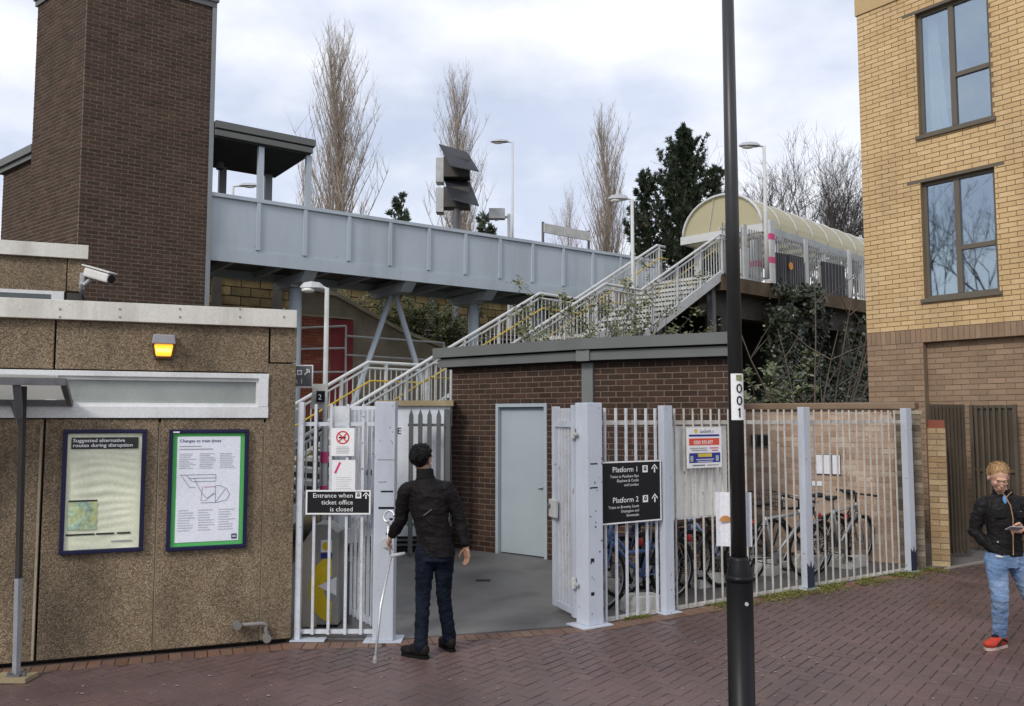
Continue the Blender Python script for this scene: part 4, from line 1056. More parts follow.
# hooded monitors on a post behind the footbridge
def mon():
    y0 = 30.0; s = FPX / y0
    b = D(456, 230, y0)
    t = thing('hooded_monitors', 'pair of dark hooded platform monitors stacked on a post behind the footbridge', 'monitor', (b[0], b[1], ZP - .4))
    def L(u, v, dy=0): p = D(u, v, y0 + dy); return (p[0] - b[0], p[1] - b[1], p[2] - (ZP - .4))
    MB().tube([(0, .1, 0), (0, .1, L(456, 205)[2])], .13, 12).build('post', M_GREYPOST, t, 'local')
    for v0 in (0, 30):
        # slanted visor: a thick plate, front edge lower
        P = [L(439 + v0 * .12, 145 + v0, .5), L(467 + v0 * .10, 153 + v0, .5), L(479, 172 + v0 * 1.15, -.7), L(450, 166 + v0 * 1.1, -.7)]
        m_ = MB(); up = Vector((0, .02, .05)); m_.add(P + [tuple(Vector(p) + up) for p in P], [(3, 2, 1, 0), (4, 5, 6, 7), (0, 1, 5, 4), (1, 2, 6, 5), (2, 3, 7, 6), (3, 0, 4, 7)])
        m_.build('visor', pm('visor_black', (0.028, 0.03, 0.036), 0.5), t, 'local')
        a, c = L(444, 158 + v0, .1), L(470, 178 + v0, .1)
        MB().box(a[0], c[0], -.1, .5, c[2], a[2]).build('monitor_case', pm('case_dark', (0.07, 0.065, 0.06), 0.5), t, 'local')
        a, c = L(436, 158 + v0, .0), L(443.5, 178 + v0 + 4, .0)
        MB().box(a[0], c[0], -.05, .45, c[2], a[2]).build('side_case', M_GALV, t, 'local')
    return t
mon()
# small camera arm and long name board
y0 = 31.0; a, c = D(489, 209, y0), D(505, 219, y0)
t = thing('speaker_box', 'small pale box on an arm beside the thin lamp column', 'box', (D(509, 225, y0)[0], y0, ZP - .4))
lo = lambda p: (p[0] - t.location.x, p[1] - t.location.y, p[2] - t.location.z)
MB().box(lo(a)[0], lo(c)[0], -.15, .2, lo(c)[2], lo(a)[2]).build('case', M_GALV, t, 'local')
MB().tube([lo(D(495, 220, y0)), lo(D(510, 216, y0))], .05, 8).build('arm', M_GALV, t, 'local')
MB().tube([(0, 0, 0), (0, 0, lo(D(509, 214, y0))[2])], .06, 8).build('post', M_GALV, t, 'local')
y0 = 33.0; a, c = D(544, 222, y0), D(591, 238, y0)
t = thing('name_board', 'long blank pale platform name board beyond the footbridge', 'sign', (a[0], y0, ZP - .4))
dyb = 1.6
P = [(a[0], y0, a[2]), (c[0] + .1, y0 + dyb, D(591, 230, y0 + dyb)[2])]
ang = math.atan2(dyb, c[0] - a[0] + .1)
Lb = math.hypot(dyb, c[0] - a[0] + .1)
BFr = Fr((a[0], y0), ang)
MB().box(0, Lb, -.03, .03, a[2] - .42, a[2] - .05).build('board', M_TREAD, t, BFr)
for x in (.0, Lb): MB().box(x - .04, x + .04, .031, .1, ZP - .4, a[2] + .02).build('post', M_GREYPOST, t, BFr)

# small direction signs beside the office corner
y0 = 10.4; a, c = D(292, 366, y0), D(312, 386, y0)
t = thing('direction_sign', 'dark platform sign with diagonal arrow by the office corner', 'sign', (a[0], y0, 0))
SG = Fr((a[0], y0), 0)
x1 = c[0] - a[0]
MB().box(-.35, x1, -.02, .0, c[2], a[2]).build('panel', M_SIGNG, t, SG)
MB().box(-.35, x1 + .012, -.012, -.001, c[2] - .025, c[2]).build('edge', M_SIGNW, t, SG); MB().box(x1, x1 + .012, -.019, -.001, c[2], a[2] + .012).build('edge', M_SIGNW, t, SG); MB().box(-.35, x1, -.019, -.001, a[2], a[2] + .012).build('edge', M_SIGNW, t, SG)
text('m 1', .085, M_SIGNW, t, SG, .015, -.022, c[2] + .03)
text('Platfor', .085, M_SIGNW, t, SG, .01, -.022, c[2] + .03, align='RIGHT')
m_ = MB(); m_.box(.07, .13, -.024, -.022, a[2] - .11, a[2] - .05); m_.build('rail_symbol', M_SIGNW, t, SG); MB().box(.085, .115, -.026, -.0245, a[2] - .095, a[2] - .065).build('rail_symbol', M_SIGNG, t, SG)
m_ = MB(); m_.bar((.16, -.023, a[2] - .11), (.215, -.023, a[2] - .05), .004, .016); m_.bar((.18, -.023, a[2] - .045), (.222, -.023, a[2] - .045), .004, .014); m_.bar((.218, -.023, a[2] - .042), (.218, -.023, a[2] - .085), .014, .004); m_.build('arrow', M_SIGNW, t, SG)
MB().box(-.2, -.14, .001, .06, 0, a[2] - .02).build('post', M_GREYPOST, t, SG)
y0 = 11.0; a, c = D(311, 384, y0), D(325, 409, y0)
t = thing('plain_sign', 'blank pale back of a sign beside the yard lamp', 'sign', (c[0], y0, 0))
SG = Fr((a[0], y0), 0)
MB().prism([(0.03, a[2]), (c[0] - a[0], a[2]), (c[0] - a[0], c[2]), (0, c[2])], -.02, 0).build('panel', M_TREAD, t, SG)
MB().box(.05, .1, .001, .04, 0, a[2] - .03).build('post', M_GREYPOST, t, SG)
y0 = 10.95; a, c = D(317, 391, y0), D(325, 402, y0)
t = tag(MB().box(0, c[0] - a[0], -.03, 0, c[2], a[2]).build('number_plate', M_SIGNK, None, Fr((a[0], y0), 0)), 'small black plate marked 2 on the yard lamp column', 'sign')
text('2', .1, M_SIGNW, t, 'local', .02, -.032, c[2] + .03)

# ------------------------------------------------------------------ left gate
GLF = Fr.two(OF.w(0.03, 0.06)[:2], (GP[0] - .1, GP[1]))
gl_ = thing('side_gate', 'closed pale barred gate between the office corner and its square post', 'gate', GLF.w(0, 0))
LG = math.hypot(GP[0] - .1 - GLF.o[0], GP[1] - GLF.o[1])
zgt = GLF.z(340, 402); zr1, zr0 = GLF.z(340, 424), GLF.z(340, 632)
for u in (300, 316, 331.5, 348, 363.5):
    x = GLF.x(u); MB().box(x - .012, x + .012, -.012, .012, zr0 - .02, zgt - .02).build('bar', M_GATEBAR, gl_, GLF)
for z in (zr0, zr1): MB().box(.03, LG - .01, .0121, .04, z - .018, z + .018).build('rail', M_GATEBAR, gl_, GLF)
MB().box(0.0, .05, -.03, .03, .012, zgt).build('stile', M_GATEBAR, gl_, GLF)
MB().box(-.03, .28, -.07, .07, .0, .012).build('foot_plate', M_GATE, gl_, GLF)
pw = .093
gp = thing('gate_post', 'thick square pale post with marks beside the man with the crutch', 'post', (*GP, 0), GLF.a)
MB().box(-pw, pw, -pw, pw, .014, 2.15).build('shaft', M_GATE, gp, 'local', bevel=.008)
MB().box(-.17, .17, -.13, .13, .004, .014).build('base_plate', M_GATE, gp, 'local')
for z0, z1, x0, x1 in ((1.33, 1.345, -.03, .08), (1.18, 1.2, -.05, .092), (1.62, 1.625, -.06, .09), (1.42, 1.425, -.05, .02), (.95, .97, .02, .06), (1.08, 1.1, .05, .08)):
    MB().box(x0, x1, -pw - .002, -pw + .004, z0, z1).build('scuff_mark', M_SIGNK if z0 < 1.4 else M_GREYPOST, gp, 'local')
m_ = MB(); m_.tube([(.02, -pw - .0, .88), (.02, -pw - .03, .88)], .04, 16); m_.disc((.02, -pw - .031, .88), .022, 14); m_.build('lock_boss', M_GALV, gp, 'local')
# second leaf folded back inside the yard
h0 = (GP[0] - .12, GP[1] + .12); h1 = G(349, 613, .10)
GL2 = Fr.two(h1, h0)
L2 = math.hypot(h1[0] - h0[0], h1[1] - h0[1])
g2 = thing('folded_gate_leaf', 'pale gate leaf folded back into the yard behind the left post', 'gate', (*h1, 0))
for k in range(6): x = .03 + k * (L2 - .06) / 5; MB().box(x - .012, x + .012, -.012, .012, .09, 2.08).build('bar', M_GATEBAR, g2, GL2)
for z in (.11, 1.0, 1.93): MB().box(0, L2, .0121, .05, z - .025, z + .025).build('rail', M_GATEBAR, g2, GL2)
m_ = MB(); m_.box(-.03, .05, -.05, .06, .78, .92); m_.build('lock_case', M_GALV, g2, GL2); MB().box(-.0, .04, -.02, .012, .003, .6).build('drop_bolt', M_GREYPOST, g2, GL2)

# signs on the left gate
SGY = -.03
def sign(fr, y, u0, v0, u1, v1, name, label, cat, face, rim=None, th=.008):
    xa, za = fr.pl(u0, v0, y); xb, zb = fr.pl(u1, v1, y)
    t = thing(name, label, cat, fr.w(xa, y, zb))
    MB().box(xa, xb, y, y + th, zb, za).build('panel', face, t, fr)
    if rim:
        m_ = MB(); b = .014; m_.box(xa, xb, y - .003, y - .0005, zb, zb + b); m_.box(xa, xb, y - .003, y - .0005, za - b, za); m_.box(xa, xa + b, y - .003, y - .0005, zb + b, za - b); m_.box(xb - b, xb, y - .003, y - .0005, zb + b, za - b)
        m_.build('rim', rim, t, fr)
    return t, xa, xb, zb, za
def railsym(t, fr, x, y, z, s):
    MB().box(x, x + s, y, y + .0005, z, z + s).build('station_symbol', M_SIGNW, t, fr)
    m_ = MB(); m_.box(x + s * .25, x + s * .75, y - .001, y - .0006, z + s * .3, z + s * .75); m_.box(x + s * .36, x + s * .64, y - .001, y - .0006, z + s * .76, z + s * .88); m_.build('station_symbol', M_SIGNK, t, fr)
    m_ = MB(); m_.box(x + s * .38, x + s * .62, y - .0016, y - .0012, z + s * .52, z + s * .66); m_.build('station_symbol', M_SIGNW, t, fr)
def arrow_up(t, fr, x, y, z, s):
    m_ = MB(); m_.add([(x + s * .4, y, z), (x + s * .6, y, z), (x + s * .6, y, z + s * .6), (x + s * .4, y, z + s * .6)], [(0, 1, 2, 3)])
    m_.add([(x + s * .5, y, z + s), (x + s * .05, y, z + s * .52), (x + s * .05, y, z + s * .34), (x + s * .5, y, z + s * .80)], [(0, 1, 2, 3)])
    m_.add([(x + s * .5, y, z + s), (x + s * .5, y, z + s * .80), (x + s * .95, y, z + s * .34), (x + s * .95, y, z + s * .52)], [(0, 1, 2, 3)])
    m_.build('arrow', M_SIGNW, t, fr)
t, xa, xb, zb, za = sign(GLF, -.034, 306, 490, 370.5, 514.5, 'entrance_sign', 'black sign reading Entrance when ticket office is closed', 'sign', M_SIGNK, M_SIGNW)
H_ = za - zb
for i, s_ in enumerate(('Entrance when', 'ticket office', 'is closed')):
    text(s_, H_ * .265, M_SIGNW, t, GLF, xb - (xb - xa) * .27, -.036, za - H_ * (.31 + .28 * i), align='RIGHT', sx=1.04, bold=.0)
railsym(t, GLF, xb - (xb - xa) * .235, -.036, za - H_ * .34, H_ * .24); arrow_up(t, GLF, xb - (xb - xa) * .125, -.036, za - H_ * .36, H_ * .28)
t, xa, xb, zb, za = sign(GLF, -.026, 331.5, 428, 354, 456, 'no_smoking_sign', 'white no smoking sign with red circle on the left gate', 'sign', M_SIGNW)
cx, cz, r = (xa + xb) / 2, za - (za - zb) * .34, (xb - xa) * .29
MB().disc((cx, -.0275, cz), r, 32, r0=r * .8).build('red_ring', M_RED, t, GLF)
m_ = MB(); m_.box(cx - r * .6, cx + r * .45, -.0272, -.0268, cz - r * .12, cz + r * .12); m_.build('cigarette', M_SIGNK, t, GLF)
for s_ in (1, -1) : m_ = MB(); m_.bar((cx - r * .6, -.0285, cz + s_ * r * .6), (cx + r * .6, -.0285, cz - s_ * r * .6), .001, r * .18); m_.build('red_bar', M_RED, t, GLF)
g = random.Random(4); m_ = MB()
for i in range(5): w = (xb - xa) * g.uniform(.5, .8); m_.box(cx - w / 2, cx + w / 2, -.0275, -.027, zb + .025 + i * .014, zb + .030 + i * .014)
m_.build('printed_text', M_PRG, t, GLF)
t, xa, xb, zb, za = sign(GLF, -.022, 332, 460, 355, 492, 'notice', 'white notice with a pink slash on the left gate', 'sign', M_SIGNW)
m_ = MB(); m_.bar((xa + .03, -.0235, za - .12), (xa + .075, -.0235, za - .02), .001, .02); m_.build('slash', M_PINK, t, GLF)
m_ = MB()
for i in range(6): m_.box(xa + .04, xb - g.uniform(.02, .06), -.0235, -.023, zb + .03 + i * .02, zb + .034 + i * .02)
m_.build('printed_text', M_PRL, t, GLF)
# help-point on the column behind
t, xa, xb, zb, za = sign(CB, -.02, 361, 447, 368.5, 472, 'help_point', 'narrow white help point with green mark on the white cabin', 'sign', M_SIGNW)
MB().box(xa + .01, xa + .06, -.022, -.021, zb + .14, za - .08).build('green_mark', pm('sign_green', (0.05, 0.32, 0.16), 0.4), t, CB)
MB().box(xb - .03, xb + .06, -.03, -.0201, zb - .05, zb + .03).build('black_box', M_SIGNK, t, CB)

# card validator cabinet with the yellow ring
VF = Fr(G(301, 628), GLF.a)
vd = thing('ticket_validator', 'grey slope-topped cabinet with big yellow ring behind the left gate', 'cabinet', VF.w(0, 0))
def vp(u, v): return VF.pl(u, v)
P = [vp(299, 548), vp(315, 524.5), vp(327, 524), vp(338, 533), vp(338, 628), vp(301, 628)]
P[4] = (P[4][0], .03); P[5] = (P[5][0], .03)
MB().prism(P, 0, .32).build('case', pm('validator_grey', (0.30, 0.295, 0.28), 0.45, var=0.1, dirt=((0.42, 0.36, 0.28), 0.6, 2.5)), vd, VF, bevel=.008)
MB().box(P[5][0] + .02, P[4][0] - .02, .02, .3, .004, .0295).build('plinth', M_DARK, vd, VF)
m_ = MB(); q = [vp(300, 547), vp(315, 526), vp(316, 627), vp(302, 627)]
m_.prism([(a + .004, c) for a, c in q], -.003, -.0005); m_.build('reflection_patch', pm('reflection_patch', (0.50, 0.45, 0.37), 0.5, var=.1), vd, VF)  # lighter reflection on the case face, painted as a separate panel
cx, cz = vp(333, 589); r = abs(vp(309, 589)[0] - cx)
m_ = MB(); n0 = 26
xlim = P[3][0] - .005
for i in range(n0):
    a0, a1 = math.pi * (.52 + .96 * i / n0), math.pi * (.52 + .96 * (i + 1) / n0)
    kx = [(cx + rr * math.cos(a) * 1.0, cz + rr * 1.35 * math.sin(a)) for a, rr in ((a0, r), (a1, r), (a1, r * .38), (a0, r * .38))]
    m_.add([(min(x, xlim), -.006, z) for x, z in kx], [(0, 1, 2, 3)])
m_.build('yellow_ring', pm('ring_yellow', (0.70, 0.50, 0.02), 0.45), vd, VF)
m_ = MB(); a = vp(318, 586); m_.add([(a[0], -.008, a[1]), (xlim, -.008, a[1] - .09), (xlim, -.008, a[1] + .09)], [(0, 1, 2)]); m_.build('white_arrow', M_SIGNW, vd, VF)
a, c = vp(321, 540), vp(332, 552); MB().box(a[0], c[0], -.006, -.001, c[1], a[1]).build('badge', M_SIGNW, vd, VF)
m_ = MB(); m_.disc(((a[0] + c[0]) / 2, -.0075, (a[1] + c[1]) / 2), .04, 18); m_.build('badge_disc', MATS['ring_yellow'], vd, VF)
a, c = vp(321, 553), vp(332, 558.5); MB().box(a[0], c[0], -.006, -.001, c[1], a[1]).build('blue_strip', M_BLUE, vd, VF)

# ------------------------------------------------------------------ right-hand railings, gate leaf and signs
rg_ = thing('yard_railings', 'long run of pale metal railings in front of the bicycles', 'railings', (*FP0, 0))
zft_ = 2.13
zrt = FF.z(660, 422.5); zrb = FF.z(660, 611.5)
x = FF.x(604.7); sp = .1365; barm = {}
bars_x = []
while x < FLEN + .2: bars_x.append(x); x += sp
post_x = [FF.x(663), FF.x(735), FF.x(801.5), FLEN]
bme = MB().box(-.0068, .0068, -.0050, .0125, zrb - .01, zft_ - .03).mesh('bar', M_CREAMBAR)
bme2 = MB().box(-.0105, .0105, -.0085, .0125, zrb - .01, zft_ - .03).mesh('bar', M_GATEBAR)
for x in bars_x:
    if any(abs(x - p) < .085 for p in post_x): continue
    p = FF.w(x, 0); link_copy(bme2 if x < post_x[0] else bme, 'bar', rg_, (p[0] - FP0[0], p[1] - FP0[1], 0), (rnd.gauss(0, .0015), rnd.gauss(0, .0022), FF.a))
ends = [.10] + post_x
for a, c in zip(ends, ends[1:] + [FLEN + .22]):
    MB().box(a + .003, c - .003, .0126, .045, zrt - .022, zrt + .022).build('top_rail', M_CREAMBAR, rg_, FF)
    MB().box(a + .003, c - .003, .0126, .045, zrb - .02, zrb + .02).build('bottom_rail', M_CREAMBAR, rg_, FF)
M_NAVYW = pm('worn_navy', (0.025, 0.03, 0.055), 0.5, var=.2)
for i, x in enumerate(post_x):
    if i == 1: continue
    w = .062
    pst = MB().box(x - w, x + w, -.075, .012, .014, zft_ - .0).build('post', M_GATE, rg_, FF, bevel=.005)
    MB().box(x - .12, x + .12, -.12, .09, .004, .0135).build('foot_plate', M_GATE, rg_, FF)
    if i > 1:
        m_ = MB(); m_.prism([(x - w - .002, .02), (x + w + .002, .02), (x + w + .002, .30), (x + w * .4, .24), (x + w * .2, .34), (x - w * .3, .26), (x - w - .002, .31)], -.077, -.0755); m_.build('worn_base', M_NAVYW, rg_, FF)
gq = thing('main_gate_post', 'thick square pale post with hinges at the right of the entrance', 'post', (*FP0, 0), FF.a)
MB().box(-.095, .095, -.095, .095, .016, 2.15).build('shaft', M_GATE, gq, 'local', bevel=.008)
MB().box(-.19, .17, -.15, .13, .004, .016).build('base_plate', M_GATE, gq, 'local')
for z in (1.32, 1.55, .3, .62): MB().box(-.06, -.02 + .05 * (z > 1), -.0975, -.094, z, z + .012 + .02 * (z < 1)).build('scuff_mark', M_SIGNK, gq, 'local')
g = random.Random(11)
for k in range(16): 
    x, z = g.uniform(-.08, .08), g.uniform(.1, 1.6); MB().box(x, x + g.uniform(.006, .02), -.0968, -.094, z, z + g.uniform(.008, .03)).build('scuff_mark', M_GREYPOST, gq, 'local')
h0 = (FP0[0] - .12, FP0[1] + .06); h1 = G(555.5, 604, .08)
GR = Fr.two(h1, h0); LR = math.hypot(h1[0] - h0[0], h1[1] - h0[1])
g3 = thing('main_gate_leaf', 'narrow pale gate leaf swung back beside the entrance post', 'gate', (*h1, 0))
for k in range(5): x = .12 + k * (LR - .16) / 4.6; MB().box(x - .012, x + .012, -.012, .012, .10, 2.10).build('bar', M_GATEBAR, g3, GR)
for z in (.11, 1.94): MB().box(.07, LR, -.03, -.0121, z - .03, z + .03).build('rail', M_GATE, g3, GR)
MB().box(0, .07, -.035, .03, .08, 2.12).build('stile', M_GATE, g3, GR); MB().box(LR - .05, LR + .02, -.036, .03, .06, 2.13).build('stile', M_GATE, g3, GR)
lk = MB().box(.0, .16, -.075, -.036, .98, 1.16).build('lock_case', M_GALV, g3, GR, bevel=.006)
m_ = MB(); m_.tube([(.04, -.078, 1.1), (.04, -.1, 1.1)], .02, 10); m_.build('lock_knob', M_GREYPOST, lk)
for z in (.35, 1.80): m_ = MB(); m_.tube([(LR + .035, -.05, z), (LR + .035, -.05, z + .1)], .025, 10); m_.box(LR - .06, LR + .11, -.055, -.037, z + .03, z + .06); m_.build('hinge', M_GALV, g3, GR)

t, xa, xb, zb, za = sign(FF, -.05, 601, 462, 661.5, 520, 'platform_sign', 'large black sign listing Platform 1 and Platform 2 with arrows', 'sign', M_SIGNK, M_SIGNW, th=.03)
H_, W_ = za - zb, xb - xa; y_ = -.052
for k, (hd, ls) in enumerate((('Platform 1', ('Trains to Peckham Rye', 'Elephant & Castle', 'and London')), ('Platform 2', ('Trains to Bromley South', 'Orpington and', 'Sevenoaks')))):
    zz = za - H_ * (.175 + .49 * k)
    text(hd, H_ * .125, M_SIGNW, t, FF, xa + W_ * .61, y_, zz, align='RIGHT', sx=1.05, bold=.0002)
    for i, s_ in enumerate(ls): text(s_, H_ * .062, M_SIGNW, t, FF, xa + W_ * .615, y_, zz - H_ * (.09 + .07 * i), align='RIGHT', sx=1.05, bold=.0)
    railsym(t, FF, xa + W_ * .68, y_, zz - H_ * .02, H_ * .115); arrow_up(t, FF, xa + W_ * .83, y_, zz - H_ * .03, H_ * .145)
# ribbed pale panel behind the bars and the security notice on it
t = thing('ribbed_panel', 'pale ribbed metal panel fixed behind the railings', 'panel', FF.w(FF.x(674, .06), .06))
xa, xb = FF.x(673, .06), FF.x(727, .06); za, zb = FF.z(690, 426, .06), FF.z(690, 519, .06)
M_LOUV = pm('louvre_paint', (0.79, 0.79, 0.76), 0.5, var=.04, dirt=((0.6, 0.59, 0.56), .4, 4))
MB().box(xa, xb, .075, .085, zb, za).build('sheet', M_LOUV, t, FF)
n = 7
for k in range(n): x = xa + (xb - xa) * (k + .5) / n; MB().box(x - .028, x + .028, .055, .0745, zb + .02, za - .02).build('rib', M_LOUV, t, FF)
for z in (za - .10, (za + zb) / 2, zb + .08): MB().box(xa - .01, xb + .01, .0855, .1, z - .018, z + .018).build('rail', M_LOUV, t, FF)
t, xa, xb, zb, za = sign(FF, -.03, 687, 427.5, 722, 467, 'security_notice', 'white notice with red and blue bands on the ribbed panel', 'sign', M_SIGNW, th=.012)
H_, W_ = za - zb, xb - xa; y_ = -.0315
def band(z0, z1, x0, x1, m, nm='colour_band', dy=0): MB().box(xa + W_ * x0, xa + W_ * x1, y_ + dy, y_ + .0006 + dy, za - H_ * z1, za - H_ * z0).build(nm, m, t, FF)
band(.175, .225, .05, .93, M_BLUE); band(.27, .44, .05, .93, pm('band_red', (0.62, 0.08, 0.045), .5)); band(.63, .87, .05, .95, M_BLUE)
band(.645, .73, .30, .70, pm('band_yellow', (0.60, 0.46, 0.06), .5), dy=-.001)
for x in (.12, .86): band(.70, .84, x - .04, x + .04, pm('badge_grey', (0.35, 0.42, 0.36), .5), dy=-.001)
m_ = MB(); m_.disc((xa + W_ * .25, y_, za - H_ * .09), H_ * .055, 16); m_.build('emblem', MATS['band_yellow'], t, FF)
text('LanSerfs s', H_ * .12, M_PRB, t, FF, xa + W_ * .36, y_, za - H_ * .135, bold=.0008)
text('0203 975 877', H_ * .12, M_SIGNW, t, FF, xa + W_ * .18, y_ - .001, za - H_ * .41, bold=.001)
for z_k, x0_k, x1_k, m_k in ((.50, .08, .55, M_PRG), (.55, .12, .58, M_PRG), (.50, .64, .9, M_PINK), (.56, .7, .88, M_PINK), (.78, .24, .76, M_PRL), (.83, .28, .72, M_PRL), (.92, .14, .5, M_PRB), (.92, .56, .9, M_PRG)):
    band(z_k, z_k + .025, x0_k, x1_k, m_k, 'printed_text', -.001)

# ------------------------------------------------------------------ yard wall behind the bicycles
YW = Fr.two(D(752, 480, 13.0)[:2], D(914, 480, 11.75)[:2])
yw = thing('yard_wall', 'buff brick wall with brown capping behind the bicycles', 'wall', YW.w(0, 0))
yl = YW.x(916); zy = 2.12
bricks(yw, YW, -1.2, yl, 0, zy, M_BRK_W, M_MORT_W, course=0.078, length=0.225, keep=240, seed=31, vis=lambda u, v: 756 < u < 905 and 412 < v < 570, thick=.25)
MB().box(-1.2, yl, -.06, .3, zy, zy + .1).build('capping', M_COPEW, yw, YW, bevel=.02)
t, xa, xb, zb, za = sign(YW, -.03, 814, 454, 841, 475, 'wall_notice', 'three white papers side by side on the buff brick wall', 'notice', M_GREYPOST, th=.015)
for k in range(3): x = xa + (xb - xa) * k / 3; MB().box(x + .01, x + (xb - xa) / 3 - .01, -.034, -.031, zb + .01, za - .01).build('paper', M_PAPER, t, YW)
t, xa, xb, zb, za = sign(YW, -.05, 751, 434, 769, 447, 'wall_vent', 'dark square vent grille high on the buff brick wall', 'vent', M_GREYPOST, th=.045)
for k in range(3): x = xa + (xb - xa) * (k + .1) / 3; MB().box(x, x + (xb - xa) * .24, -.056, -.0501, zb + .02, za - .02).build('grille', M_DARK, t, YW)
t, xa, xb, zb, za = sign(YW, -.02, 812, 481, 822, 486, 'small_plate', 'small pale plate below the wall notice', 'notice', M_PAPER, th=.012)

# brick piers at the end of the railings
p0 = FF.w(FLEN + .18, .22); 
pr = thing('brick_pier', 'weathered grey brick pier at the right end of the railings', 'pier', p0)
PF = Fr(p0[:2], R(-20))
bricks(pr, PF, -.02, .30, 0, 2.05, pm('pier_brick', (0.2, 0.17, 0.13), .9, var=.25, vs=4, fine=.2, tone=[(.10, .085, .065), (.17, .14, .10), (.24, .20, .15), (.13, .105, .08)]), M_MORT_B, course=.077, length=.21, keep=40, seed=41, thick=.3)
MB().box(-.04, .32, -.02, .32, 2.05, 2.1).build('cap', M_CONC, pr, PF)
q = thing('narrow_pier', 'narrow yellow brick pier next to the brown gate', 'pier', (*G(936, 566), 0))
PQ = Fr(G(932, 566), R(-25))
wq = PQ.x(945)
bricks(q, PQ, 0, wq, 0, PQ.z(937, 428), pm('narrow_brick', (0.3, 0.2, 0.12), .9, var=.2, vs=4, fine=.2, tone=[(.28, .19, .10), (.34, .24, .13), (.40, .30, .18), (.30, .21, .12)]), M_MORT_B, course=.077, length=wq, keep=30, seed=42, thick=.24)
MB().box(.01, wq - .01, .02, .22, PQ.z(937, 428), PQ.z(937, 420)).build('broken_top', pm('red_stub', (0.22, 0.07, 0.045), .9, var=.2), q, PQ)

# ------------------------------------------------------------------ brick flats on the right
fl_ = thing('brick_flats', 'yellow brick block of flats with brown brick ground floor at the right edge', 'building', RF.w(0, 0))
zb1, zb0 = RF.z(880, 332.5), RF.z(880, 345.5)
WIN = []
for (u0, v0, u1, v1) in ((920.5, 183, 999.5, 291), (915, 14.5, 993, 117)):
    xa, za = RF.pl(u0, v0); xb, zb = RF.pl(u1, v1); WIN.append((xa, xb, zb, za))
RX = 7.0; ZTOP = RF.z(868, 12)
bricks(fl_, RF, 0, RX, zb1, ZTOP, M_BRK_Y, M_MORT_Y, course=.079, length=.245, joint=.012, keep=230, seed=51, holes=WIN, vis=lambda u, v: u > 860, rest='upper_brickwork')
MB().box(-.02, RX, -.03, .3, ZTOP, ZTOP + .35).build('parapet_band', pm('buff_band', (0.50, 0.36, 0.19), .8, var=.08), fl_, RF)
MB().box(-.04, RX, -.06, .3, ZTOP + .35, ZTOP + .43).build('parapet_cap', M_TRIM, fl_, RF)
bricks(fl_, RF, 0, RX, zb0, zb1, M_BRK_B, M_MORT_B, course=zb1 - zb0, length=.085, joint=.012, keep=35, seed=52, soldier=True, name='soldier_brick', rest='soldier_course', back='soldier_backing', vis=lambda u, v: u > 866)
xr0 = RF.x(926)
bricks(fl_, RF, 0, xr0, 0, zb0, M_BRK_B, M_MORT_B, course=.0875, length=.262, joint=.012, keep=30, seed=53, rest='lower_brickwork', back='lower_wall', vis=lambda u, v: 870 < u < 925 and v < 406)
RF2 = Fr(RF.w(0, .12)[:2], RF.a)
bricks(fl_, RF2, xr0, RX, 0, zb0, M_BRK_B, M_MORT_B, course=.0875, length=.262, joint=.012, keep=40, seed=54, rest='recess_brickwork', back='recess_wall', vis=lambda u, v: u > 927 and v < 404)
MB().box(0.1, RX - .05, .3, 6, 0, zb1).build('ground_floor_core', M_MORT_B, fl_, RF)
MB().box(0.05, RX - .05, 3.0, 6, zb1, ZTOP).build('upper_core', M_MORT_Y, fl_, RF)
MB().box(0.03, .12, .21, 3.0, zb1, ZTOP).build('end_wall', M_MORT_Y, fl_, RF)
M_ROOM = pm('room_wall', (0.22, 0.22, 0.215), .9)
curt = [pm('pale_curtain', (0.55, 0.62, 0.62), .8, var=.08), pm('teal_curtain', (0.30, 0.38, 0.34), .8, var=.08)]
